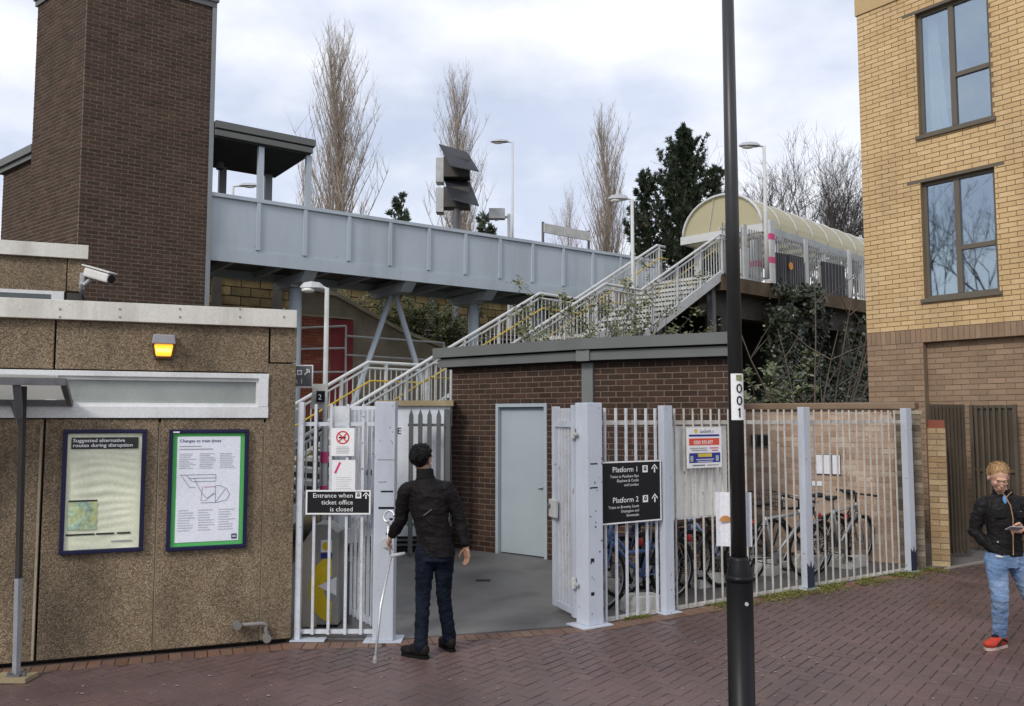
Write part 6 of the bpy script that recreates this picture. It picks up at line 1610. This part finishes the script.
# plants in front of the stairs, behind the shed roof
for (u, v, y, rr, sd, n, lab) in ((606, 348, 15.6, (1.15, .7, 1.55), 51, 2100, 'pale straggly shrub before the upper stairs'), (570, 348, 15.2, (.9, .6, 1.0), 52, 1100, 'smaller straggly shrub left of the lamp column on the stairs'), (650, 344, 15.6, (.9, .6, .9), 53, 900, 'low straggly shrub at the foot of the upper flight')):
    p = D(u, v, y); h = p[2]
    shrub((p[0], p[1], 0.0), (rr[0], rr[1], h + rr[2] - .75), lab, sd, M_PALE, int(n * 2.8), .075, stems=18, smat=M_BARKG, lowcut=2)
# ivy over the platform edge
def ivy(label, boxes, seed, n, s=.11, name='ivy', mat=None):
    rg = random.Random(seed); c = MB(); st_ = MB()
    f = PLT
    t = thing(name, label, 'ivy', f.w(boxes[0][0], boxes[0][2], max(0, boxes[0][4])))
    tot = sum((b[1] - b[0]) * (b[5] - b[4]) for b in boxes)
    for b in boxes:
        k = int(n * (b[1] - b[0]) * (b[5] - b[4]) / tot)
        for _ in range(k):
            x, y, z = rg.uniform(b[0], b[1]), rg.uniform(b[2], b[3]), rg.uniform(b[4], b[5])
            if mnoise.noise((x * 1.5, y, z * 1.3 + seed)) < -.20: continue
            p = f.w(x, y + .25 * mnoise.noise((x * .9, z * .9, 2.0)), z); c.tone = min(1, max(0, rg.gauss(.4, .3)))
            leaf(c, p, Vector((rg.gauss(.0, .6), rg.gauss(-.9, .5), rg.gauss(.5, .5))), s * rg.uniform(.6, 1.4), rg, .8)
        for _ in range(6):
            x = rg.uniform(b[0], b[1]); branch(st_, f.w(x, b[3], b[4]), (rg.gauss(0, .1), 0, 1), b[5] - b[4], .02, rg, 5, .1, 0, 4)
    st_.build('stems', M_BARK, t); c.build('leaves', mat or M_IVY, t)
    return t
xi = PLT.x(775, 0)
ivy('dark ivy hanging from the platform edge beside the void', [(xi - .2, xi + 1.1, -.35, .2, 2.4, ZP - .05), (xi + .2, xi + 2.2, -.3, .1, ZP - .8, ZP + .1)], 61, 5200)
ivy('dark ivy curtain under the platform beside the flats', [(xi + 2.2, xi + 6.4, .1, .6, 1.2, ZP - .45)], 62, 6000)
ivy('dense dark creeper under the platform behind the bare stems', [(xi + .9, xi + 2.6, .3, .8, 1.0, ZP - .9)], 63, 3000)
p = D(765, 410, 16.8); shrub((p[0], p[1], 0), (1.0, .7, 2.75), 'glossy variegated shrub over the yard wall by the lamp column', 71, leafmat('glossy_leaf', (0.03, 0.05, 0.02), (0.22, 0.24, 0.11), .3, .15), 3800, .12)
p = D(792, 410, 17.2); shrub((p[0], p[1], 0), (.9, .6, 2.5), 'glossy dark shrub over the middle of the yard wall', 72, M_IVY, 2600, .12)
p = D(850, 410, 17.6); shrub((p[0], p[1], 0), (1.1, .6, 2.5), 'dark shrub over the yard wall beside the flats', 73, M_IVY, 2600, .12)
rgb_ = random.Random(81)
p = D(815, 410, 15.6); t = thing('bare_bush', 'bare pale stemmed bush rising above the yard wall', 'shrub', (p[0], p[1], 0))
c = MB()
for k in range(9):
    a = rgb_.uniform(-.35, .35)
    pts, dd = branch(c, (rgb_.gauss(0, .12), rgb_.gauss(0, .1), 0), (a, rgb_.gauss(0, .1), 1), rgb_.uniform(3.4, 4.9), .024, rgb_, 7, .05, .01, 5)
    for j in range(4):
        q = pts[rgb_.randint(3, 6)]; branch(c, q, (rgb_.choice((-1, 1)) * rgb_.uniform(.3, 1.1), rgb_.gauss(0, .3), rgb_.uniform(.3, 1)), rgb_.uniform(.5, 1.5), .011, rgb_, 4, .1, .02, 4)
c.build('stems', pm('pale_stem', (0.115, 0.095, 0.08), .8, var=.2), t, 'local')
# ------------------------------------------------------------------ people
def grow(mb, name, mat, parent, voxel=.01, smooth=3, wr=0.0, wf=14, seed=0):
    """overlapping solids melted into one continuous skin"""
    me = mb.mesh('tmp'); o = bpy.data.objects.new('tmp', me); col.objects.link(o)
    r = o.modifiers.new('r', 'REMESH'); r.mode = 'VOXEL'; r.voxel_size = voxel
    s = o.modifiers.new('s', 'SMOOTH'); s.iterations = smooth; s.factor = .5
    bpy.context.view_layer.update()
    dg_ = bpy.context.evaluated_depsgraph_get()
    m2 = bpy.data.meshes.new_from_object(o.evaluated_get(dg_))
    bpy.data.objects.remove(o)
    if wr:
        nrm = [v.normal.copy() for v in m2.vertices]
        for v, n in zip(m2.vertices, nrm):
            p = v.co
            q = (p.x * wf * .55 + seed, p.y * wf * .55, p.z * wf)
            k = mnoise.noise(q) * .6 + (abs(mnoise.noise((q[0] * 1.9, q[1] * 1.9, q[2] * 2.1 + p.x * 9))) - .25) * .8
            v.co = p + n * k * wr
    m2.materials.clear(); m2.materials.append(mat)
    m2.polygons.foreach_set('use_smooth', [True] * len(m2.polygons))
    m2.name = name
    ob = bpy.data.objects.new(name, m2); col.objects.link(ob)
    if parent: ob.parent = parent
    return ob
def loft(mb, rings, n=18):
    """rings: (centre, half width, half depth, turn)"""
    vs_ = []
    for c, rx, ry, a in rings:
        for k in range(n):
            t = 2 * math.pi * k / n; x, y = rx * math.cos(t), ry * math.sin(t)
            vs_.append((c[0] + x * math.cos(a) - y * math.sin(a), c[1] + x * math.sin(a) + y * math.cos(a), c[2]))
    m = len(rings); fs_ = [tuple(range(n - 1, -1, -1)), tuple((m - 1) * n + k for k in range(n))]
    for i in range(m - 1):
        for k in range(n): fs_.append((i * n + k, i * n + (k + 1) % n, (i + 1) * n + (k + 1) % n, (i + 1) * n + k))
    mb.add(vs_, fs_)
def limb(mb, pts, rs, n=14):
    mb.tube(pts, list(rs), n)
    for p, r in zip(pts, rs): mb.ell(p, r, 12, 8)
V = Vector
def hand(mb, wrist, fwd, side, palm, curl, s=1.0):
    """palm and five separate fingers; fwd along the fingers, side towards the thumb, palm = palm normal"""
    f, sd, pn = V(fwd).normalized(), V(side).normalized(), V(palm).normalized(); w = V(wrist)
    for k in range(4):
        b = w + f * .01 + sd * (.028 - .019 * k) * s
        kn = w + f * (.085 - .004 * abs(k - 1)) * s + sd * (.032 - .021 * k) * s
        mb.tube([b, kn], .0155 * s, 8); mb.ell(kn, .0125 * s, 8, 6)
        L = (.072, .08, .074, .058)[k] * s
        p = kn; d = f
        for j in range(3):
            d = (d * math.cos(curl) + pn * math.sin(curl)).normalized()
            q = p + d * L * (.45, .32, .23)[j]
            mb.tube([p, q], [.0098 * s - .0009 * j, .0092 * s - .0009 * j], 8); mb.ell(q, .0091 * s - .0009 * j, 8, 6); p = q
    p = w + f * .02 * s + sd * .03 * s
    for j, d in enumerate((sd * .8 + f * .55 + pn * .3, f * .9 + sd * .25 + pn * .5, f + pn * .6)):
        q = p + V(d).normalized() * (.042, .034, .026)[j] * s
        mb.tube([p, q], [.0135 * s, .0105 * s], 8); mb.ell(q, .0105 * s, 8, 6); p = q
def head(mb, c, yaw, pitch, s=1.0):
    """skull, jaw, nose, brow, ears; faces -y before turning; returns the transform"""
    M = Matrix.Translation(V(c)) @ Matrix.Rotation(yaw, 4, 'Z') @ Matrix.Rotation(pitch, 4, 'X') @ Matrix.Scale(s, 4)
    def e(p, r, nn=16, mm=12): mb.ell(M @ V(p), tuple(q * s for q in r), nn, mm, (Matrix.Rotation(yaw, 3, 'Z') @ Matrix.Rotation(pitch, 3, 'X')))
    e((0, .012, .03), (.074, .094, .088)); e((0, -.018, -.035), (.060, .070, .070)); e((0, -.045, -.085), (.038, .036, .030)); e((0, -.010, -.05), (.058, .06, .055))
    e((0, -.083, .022), (.048, .012, .012)); e((0, -.096, -.018), (.011, .017, .026)); e((0, -.106, -.030), (.015, .013, .011))
    e((0, -.084, -.060), (.024, .012, .012)); e((.034, -.070, -.022), (.022, .018, .020)); e((-.034, -.070, -.022), (.022, .018, .020))
    for sx in (-1, 1): e((sx * .077, .012, -.012), (.011, .022, .032))
    return M
def shoe(mb, ankle, fwd, ground, s=1.0):
    f = V((fwd[0], fwd[1], 0)).normalized(); a = V(ankle); sd = V((-f.y, f.x, 0))
    base = V((a.x, a.y, ground))
    yaw = math.atan2(f.y, f.x)
    def e(d, z, r): mb.ell(base + f * d + V((0, 0, z)), r, 14, 9, Matrix.Rotation(yaw, 3, 'Z'))
    e(.03, .055, (.105, .047, .050)); e(.125, .040, (.085, .050, .038)); e(-.035, .060, (.050, .042, .055)); e(.0, .09, (.05, .045, .04))
def sole(mb, ankle, fwd, ground):
    f = V((fwd[0], fwd[1], 0)).normalized(); sd = V((-f.y, f.x, 0)); b = V((ankle[0], ankle[1], ground))
    out_ = [(d_ * .93, w_ * .84) for d_, w_ in [(-.085, .0), (-.075, .034), (-.02, .040), (.06, .042), (.14, .052), (.19, .042), (.215, .0), (.19, -.042), (.14, -.052), (.06, -.042), (-.02, -.040), (-.075, -.034)]]
    mb.slab([tuple((b + f * d + sd * w)[:2]) for d, w in out_], ground, ground + .024)
def cloth(name, c, rough, var=.12, fs=120, bump=.0): return pm(name, c, rough, var=var, vs=7, fine=.12, fs=fs, bump=bump, bs=160, spec=.10)
SKIN = pm('skin', (0.56, 0.33, 0.24), .5, var=.07, vs=14, fine=.05)
SKIN2 = pm('skin_tan', (0.34, 0.19, 0.13), .5, var=.07, vs=14, fine=.05)

# --- the man with the crutch, seen from behind
g1 = G(430, 657)
m1 = thing('person', 'person in black jacket and dark jeans leaning on a crutch at the gate', 'person', (g1[0], g1[1], 0))
def a1(u, v, y=0.0): sc = FPX / g1[1]; return V(((u - 430) / sc * (g1[1] + y) / g1[1] + y * (u - 512) / FPX * 0, y, CAMH - (v - 418) / sc * (g1[1] + y) / g1[1]))
hips = V((.035, 0, .90)); neck = V((-.045, -.005, 1.50))
LS, RS = V((-.225, .0, 1.395)), V((.155, -.01, 1.405))
LE, LH = V((-.265, .07, 1.125)), V((-.365, .17, .985))
RE, RH = V((.245, .02, 1.135)), V((.300, -.01, .905))
Lhip, Rhip = V((-.045, .0, .89)), V((.115, .01, .89))
LK, LA = V((-.065, .02, .475)), V((-.075, -.03, .085))
RK, RA = V((.105, .10, .485)), V((.150, .20, .085))
yaw1 = R(150)
b = MB()
loft(b, [((.03, 0, .84), .12, .08, R(-28)), ((.02, 0, 1.0), .12, .08, R(-25)), ((-.02, 0, 1.25), .13, .085, R(-20)), ((-.04, 0, 1.38), .12, .065, R(-15)), ((-.045, 0, 1.47), .06, .055, 0)])
limb(b, [V((-.045, 0, 1.44)), V((-.06, .01, 1.53)), V((-.075, .015, 1.60))], (.055, .052, .052))
limb(b, [LS + V((.03, 0, -.03)), LE, LH], (.036, .034, .026)); limb(b, [RS + V((-.03, 0, -.03)), RE, RH], (.036, .034, .026))
limb(b, [Lhip, LK, LA], (.062, .045, .036)); limb(b, [Rhip, RK, RA], (.062, .045, .036))
b.tube([LS + V((.03, 0, -.03)), V((-.04, 0, 1.38)), RS + V((-.03, 0, -.03))], .036, 10)
hand(b, LH, (-.35, .25, -.9), (-.2, .9, .35), (.85, .1, -.4), .75, .95)
hand(b, RH, (.15, -.02, -1), (-.5, .75, .1), (-.75, -.5, 0), .35, .95)
HM = head(b, (-.083, .02, 1.648), yaw1 + R(8), R(6), 1.04)
grow(b, 'body', SKIN2, m1, .0065, 2)
j = MB()
loft(j, [((.045, 0, .835), .166, .122, R(-28)), ((.04, 0, .90), .165, .122, R(-28)), ((.025, 0, 1.0), .157, .116, R(-26)), ((.0, 0, 1.12), .164, .118, R(-24)), ((-.02, 0, 1.24), .178, .120, R(-22)), ((-.032, -.005, 1.34), .182, .112, R(-20)), ((-.04, -.005, 1.42), .150, .098, R(-16)), ((-.046, 0, 1.475), .085, .075, 0), ((-.052, .0, 1.525), .070, .068, 0)])
limb(j, [LS + V((.01, 0, -.012)), (LS + LE) / 2, LE, (LE + LH) / 2 + V((0, 0, -.008)), LH + V((.02, -.015, .02))], (.070, .064, .057, .053, .043)); limb(j, [RS + V((-.02, 0, -.012)), (RS + RE) / 2, RE, (RE + RH) / 2, RH + V((-.01, 0, .035))], (.070, .063, .055, .050, .042))
j.tube([LS + V((.02, 0, 0)), V((-.04, 0, 1.425)), RS + V((-.02, 0, 0))], .062, 12)
jk = grow(j, 'jacket', cloth('jacket_black', (0.0105, 0.009, 0.0095), .62), m1, .008, 2, wr=.013, wf=20)
k = MB(); loft(k, [((-.05, .0, 1.485), .078, .074, 0), ((-.058, .004, 1.572), .072, .072, 0)]); grow(k, 'collar', cloth('collar_black', (0.012, 0.012, 0.013), .8), m1, .008, 2, wr=.005, wf=40)
q = MB()
loft(q, [((.03, 0, .80), .165, .115, R(-25)), ((.035, 0, .88), .165, .118, R(-25)), ((.035, 0, .96), .150, .108, R(-25))])
limb(q, [Lhip + V((0, 0, -.02)), Lhip.lerp(LK, .5), LK, LK.lerp(LA, .5), LA + V((.0, 0, .02))], (.090, .077, .063, .060, .060)); limb(q, [Rhip + V((0, 0, -.02)), Rhip.lerp(RK, .5), RK, RK.lerp(RA, .5), RA + V((0, 0, .02))], (.090, .077, .063, .060, .060))
grow(q, 'jeans', cloth('jeans_dark', (0.008, 0.0115, 0.021), .75, var=.4), m1, .008, 2, wr=.013, wf=24, seed=4)
for A, f in ((LA, (-.85, .5)), (RA, (-.45, .9))):
    k = MB(); shoe(k, A, f, .012); sh_ = grow(k, 'shoe', cloth('shoe_black', (0.012, 0.011, 0.011), .55), m1, .007, 3)
    k = MB(); sole(k, A, f, .002); k.build('sole', cloth('sole_black', (0.008, 0.008, 0.008), .7), sh_)
# hair: short black, standing locks over the back of the skull
def hair(name, mat, parent, M, seed, n=1500, s=1.0, sweep='back', low=-.075, thick=.004):
    """a close cap of hair with loose locks lying over it"""
    rg = random.Random(seed); k = MB(); Rm = M.to_3x3().normalized()
    k.ell(M @ V((0, .019, .043)), (.077 * s, .093 * s, .083 * s), 20, 14, Rm)
    k.ell(M @ V((0, .040, .008)), (.074 * s, .074 * s, .078 * s), 20, 14, Rm)
    cap = grow(k, name, mat, parent, .0055, 4)
    l_ = MB()
    for _ in range(n):
        z = rg.uniform(-.75, 1); a = rg.uniform(0, 6.28); q = math.sqrt(max(0, 1 - z * z))
        d = V((math.cos(a) * q, math.sin(a) * q, z))
        if d.y < -.30 - .5 * max(0, z - .3) and z < .62: continue
        if z < -.15 and d.y < .25: continue
        c0 = V((0, .026, .030)); rad = V((.079, .096, .092))
        p = c0 + V((d.x * rad.x, d.y * rad.y, d.z * rad.z))
        if p.z < low: continue
        crown = V((0, .55, .84))
        tg = (d - crown * d.dot(crown)); tg = tg - d * tg.dot(d)
        if sweep == 'front': tg = tg * .4 + V((.25 * math.sin(a * 3), -1.0, .35 if d.y < 0 else 0)); tg = tg - d * tg.dot(d)
        if tg.length < 1e-3: tg = d.orthogonal()
        tg.normalize(); jt = .28 if sweep == 'back' else .13
        tg = (tg + V((rg.gauss(0, jt), rg.gauss(0, jt), rg.gauss(0, jt)))).normalized()
        L = rg.uniform(.018, .034); lift = rg.uniform(.002, .009) if sweep == 'back' else rg.uniform(.001, .007)
        p1 = p + tg * L * .5 + d * lift; p2 = p + tg * L + d * lift * rg.uniform(.2, 1.3)
        l_.tube([M @ p, M @ p1, M @ p2], [thick * s, thick * .85 * s, thick * .25 * s], 4, cap=False)
    l_.build('locks', mat, cap, smooth=True)
    return cap
hair('hair', pm('hair_black', (0.0055, 0.005, 0.0055), .5, var=.4, vs=60), m1, HM, 3, s=1.04)
k = MB(); p = HM @ V((-.080, .0, -.032)); k.ell(p, .009, 8, 6); k.build('earpiece', M_SIGNW, m1, 'local')
k = MB(); k.bar(V((-.05, -.135, 1.19)), V((.02, -.135, 1.24)), .004, .006); k.build('jacket_mark', pm('jacket_mark', (.16, .15, .15), .6), jk)
# crutch
tip = G(375, 663)
cr = thing('crutch', 'grey metal elbow crutch held in the left hand of the person in black', 'crutch', (tip[0], tip[1], 0))
W = lambda p: V((p[0] + g1[0] - tip[0], p[1] + g1[1] - tip[1], p[2]))
hp = W(LH + V((-.03, .02, -.06))); grip_z = hp + V((.035, -.02, -.115))
cuff = W(LE.lerp(LH, .35)) + V((-.07, .03, .03))
cuff = W(V((LH.x - .02, LH.y + .02, LH.z + .13)))
mtl = pm('crutch_alloy', (0.58, 0.59, 0.61), .32, metal=.5)
k = MB(); k.tube([(0, 0, .02), hp * .45 + V((0, 0, .01)), grip_z], [.011, .011, .0125], 10); k.build('shaft', mtl, cr, 'local', smooth=True)
k = MB(); k.tube([grip_z, hp, cuff], .011, 10); k.build('forearm_tube', mtl, cr, 'local', smooth=True)
k = MB(); k.tube([grip_z, grip_z + V((.12, .02, .015))], .016, 10); k.build('grip', pm('grip_grey', (0.45, 0.45, 0.46), .5), cr, 'local', smooth=True)
k = MB(); k.tube([cuff + V((.045 * math.cos(R(a)), .035 * math.sin(R(a)), .045 * math.sin(R(a)) + .03)) for a in range(0, 300, 25)], .010, 8); k.build('cuff', mtl, cr, 'local', smooth=True)
k = MB(); k.tube([(0, 0, .002), (0, 0, .03), (hp.x * .03, hp.y * .03, .05)], [.021, .018, .014], 12); k.build('ferrule', pm('ferrule_grey', (0.25, 0.24, 0.24), .7), cr, 'local')

# --- the man with the phone at the right edge
g2_ = G(1000, 648)
m2_ = thing('person', 'fair-haired person in black jacket and blue jeans looking at a phone', 'person', (g2_[0], g2_[1], 0))
NK = V((.075, .0, 1.32)); hd_c = V((.005, -.085, 1.485))
LS, RS = V((-.095, .02, 1.245)), V((.270, .02, 1.255))
LE, LH = V((-.150, .06, 1.00)), V((-.052, -.030, .850))
RE, RH = V((.325, -.03, 1.02)), V((.105, -.235, 1.055))
Lhip, Rhip = V((-.005, 0, .80)), V((.165, .0, .80))
LK, LA = V((-.035, -.10, .44)), V((.0, .0, .085))
RK, RA = V((.30, .0, .43)), V((.47, .20, .13))
tw = R(12)
b = MB()
loft(b, [((.08, 0, .76), .115, .08, tw), ((.08, 0, .95), .115, .08, tw), ((.082, 0, 1.12), .125, .085, tw), ((.085, 0, 1.22), .115, .065, tw), ((.08, 0, 1.30), .06, .055, 0)])
limb(b, [V((.08, .0, 1.28)), V((.055, -.03, 1.35)), V((.02, -.06, 1.42))], (.056, .052, .05))
limb(b, [LS + V((.03, 0, -.03)), LE, LH], (.036, .034, .026)); limb(b, [RS + V((-.03, 0, -.03)), RE, RH], (.036, .034, .026)); b.tube([LS + V((.03, 0, -.03)), V((.085, 0, 1.23)), RS + V((-.03, 0, -.03))], .036, 10)
limb(b, [Lhip, LK, LA], (.062, .045, .036)); limb(b, [Rhip, RK, RA], (.062, .045, .036))
hand(b, RH, (-.95, -.25, .12), (-.05, -.3, .95), (-.1, -.3, -.5), .5, .95)
hand(b, LH, (.35, .15, -.9), (.3, -.8, .2), (.8, .4, 0), .3, .8)
HM2 = head(b, hd_c, R(-14), R(28), 1.0)
grow(b, 'body', SKIN, m2_, .0065, 2)
for sx in (-1, 1):
    k = MB(); k.ell(HM2 @ V((sx * .031, -.088, .004)), (.012, .004, .003), 10, 6, HM2.to_3x3().normalized()); k.build('eyelid', pm('eyelid', (0.36, 0.19, 0.14), .5), m2_, 'local', smooth=True)
    k = MB(); k.ell(HM2 @ V((sx * .032, -.090, .027)), (.016, .004, .0030), 10, 6, HM2.to_3x3().normalized()); k.build('eyebrow', pm('brow', (0.42, 0.25, 0.15), .7), m2_, 'local', smooth=True)
k = MB(); k.ell(HM2 @ V((0, -.097, -.062)), (.021, .006, .005), 10, 6, HM2.to_3x3().normalized()); k.build('lips', pm('lips', (0.46, 0.23, 0.18), .45), m2_, 'local', smooth=True)
hair('hair', pm('hair_fair', (0.34, 0.205, 0.095), .5, var=.35, vs=60), m2_, HM2, 9, sweep='front', low=-.05)
j = MB()
loft(j, [((.08, 0, .80), .158, .120, tw), ((.08, 0, .87), .156, .118, tw), ((.08, 0, .98), .152, .114, tw), ((.082, 0, 1.10), .164, .120, tw), ((.085, 0, 1.20), .174, .114, tw), ((.086, 0, 1.275), .140, .095, tw), ((.078, -.005, 1.325), .088, .080, 0), ((.068, -.02, 1.375), .078, .072, 0)])
limb(j, [LS + V((.01, 0, -.01)), (LS + LE) / 2, LE, (LE + LH) / 2, LH + V((-.0, .01, .02))], (.068, .060, .055, .050, .046)); limb(j, [RS + V((-.01, 0, -.01)), (RS + RE) / 2, RE, (RE + RH) / 2, RH + V((.035, .01, -.004))], (.074, .068, .064, .056, .044))
j.tube([LS, V((.085, 0, 1.27)), RS], .060, 12)
jk = grow(j, 'jacket', cloth('jacket_waxed', (0.014, 0.013, 0.014), .5), m2_, .008, 2, wr=.012, wf=22, seed=8)
k = MB(); pts = [V((.052, -.098, 1.31)), V((.075, -.124, 1.24)), V((.083, -.140, 1.13)), V((.078, -.139, 1.00)), V((.072, -.142, .90)), V((.07, -.142, .82))]
k.tube(pts, .0045, 6); k.build('zip', pm('zip_tan', (0.36, 0.22, 0.12), .5), jk)
k = MB(); k.tube([V((.050, -.098, 1.31)), V((.015, -.090, 1.365))], .005, 6); k.tube([V((.055, -.098, 1.31)), V((.115, -.085, 1.36))], .004, 6); k.build('collar_edge', MATS['zip_tan'], jk)
for p in ((-.045, -.118, 1.175), (.165, -.118, 1.185), (.235, -.085, 1.205), (-.05, -.125, .93), (.29, -.10, 1.03)): k = MB(); k.ell(p, (.008, .006, .008), 8, 6); k.build('stud', mtl, jk)
for (x0, x1) in ((-.075, .03), (.12, .215)):
    k = MB(); k.box(x0, x1, -.131, -.118, 1.135, 1.19); k.build('pocket_flap', cloth('jacket_waxed2', (0.016, 0.015, 0.016), .5), jk, bevel=.006)
k = MB(); k.ell((.048, -.088, 1.285), (.020, .016, .045), 12, 8); k.build('shirt', cloth('shirt_blue', (0.13, 0.30, 0.55), .7), m2_, 'local', smooth=True)
k = MB(); k.ell((-.015, -.085, .800), (.040, .030, .014), 12, 8); k.build('shirt_hem', cloth('shirt_pale', (0.55, 0.56, 0.58), .8), m2_, 'local', smooth=True)
q = MB()
loft(q, [((.08, 0, .70), .158, .112, tw), ((.08, 0, .80), .160, .116, tw), ((.08, 0, .88), .146, .106, tw)])
limb(q, [Lhip + V((0, 0, -.03)), Lhip.lerp(LK, .5), LK, LK.lerp(LA, .5), LA + V((0, 0, .03))], (.094, .084, .070, .063, .056)); limb(q, [Rhip + V((0, 0, -.03)), Rhip.lerp(RK, .5), RK, RK.lerp(RA, .5), RA + V((0, -.01, .03))], (.094, .084, .070, .063, .056))
grow(q, 'jeans', pm('jeans_blue', (0.125, 0.20, 0.34), .75, var=.3, vs=6, fine=.15, fs=140, spec=.2, dirt=((0.36, 0.44, 0.54), .7, 5)), m2_, .008, 2, wr=.013, wf=26, seed=2)
M_SHR = cloth('trainer_red', (0.42, 0.05, 0.03), .55)
for A, f, gz in ((LA, (-.88, -.48), .014), (RA, (-.25, -.95), .065)):
    k = MB(); shoe(k, A, f, gz); sh_ = grow(k, 'shoe', M_SHR, m2_, .007, 3)
    k = MB(); sole(k, A, f, gz - .012); k.build('sole', pm('trainer_sole', (0.50, 0.36, 0.32), .6), sh_)
    fv = V((f[0], f[1], 0)).normalized(); sd = V((-fv.y, fv.x, 0)); bs_ = V((A.x, A.y, gz))
    k = MB(); k.ell(bs_ + fv * .05 + V((0, 0, .092)), (.055, .030, .020), 12, 7, Matrix.Rotation(math.atan2(fv.y, fv.x), 3, 'Z')); 
    k.tube([bs_ + fv * .11 + sd * .053 + V((0, 0, .03)), bs_ + fv * .03 + sd * .050 + V((0, 0, .075)), bs_ - fv * .03 + sd * .046 + V((0, 0, .05))], .008, 6); k.tube([bs_ + fv * .11 - sd * .053 + V((0, 0, .03)), bs_ + fv * .03 - sd * .050 + V((0, 0, .075)), bs_ - fv * .03 - sd * .046 + V((0, 0, .05))], .008, 6)
    k.build('laces', cloth('lace_black', (0.015, 0.014, 0.016), .6), sh_, smooth=True)
    k = MB(); limb(k, [A + V((0, 0, -.0)), A + V((0, 0, .07))], (.040, .043)); k.build('sock', cloth('sock_navy', (0.02, 0.025, 0.05), .8), m2_, 'local', smooth=True)
ph = RH + V((-.105, -.075, .015))
po = thing('phone', 'dark slim phone in the hand of the fair-haired person', 'phone', (g2_[0] + ph.x, g2_[1] + ph.y, ph.z), R(12))
po.rotation_euler = (R(-28), R(4), R(12))
MB().box(-.075, .062, -.036, .036, -.005, .004).build('body', pm('phone_grey', (0.30, 0.29, 0.30), .3), po, 'local', bevel=.003)
MB().box(-.068, .055, -.032, .032, .0042, .0046).build('screen', pm('phone_screen', (0.01, 0.01, 0.012), .08), po, 'local')

# old chewing-gum spots and crumbs of grit on the paving
rg = random.Random(77); c = MB()
for k in range(150):
    u, v = rg.uniform(5, 1019), rg.uniform(640, 704); p = G(u, v)
    if not inside(p, bound): continue
    r = rg.uniform(.006, .017)
    c.add([(p[0] + r * math.cos(a_ * 1.05) * rg.uniform(.7, 1.2), p[1] + r * math.sin(a_ * 1.05) * rg.uniform(.7, 1.2), .0045) for a_ in range(6)], [tuple(range(6))])
c.build('gum_spots', pm('gum', (0.27, 0.235, 0.23), .8, var=.2), pav, kind='stuff')
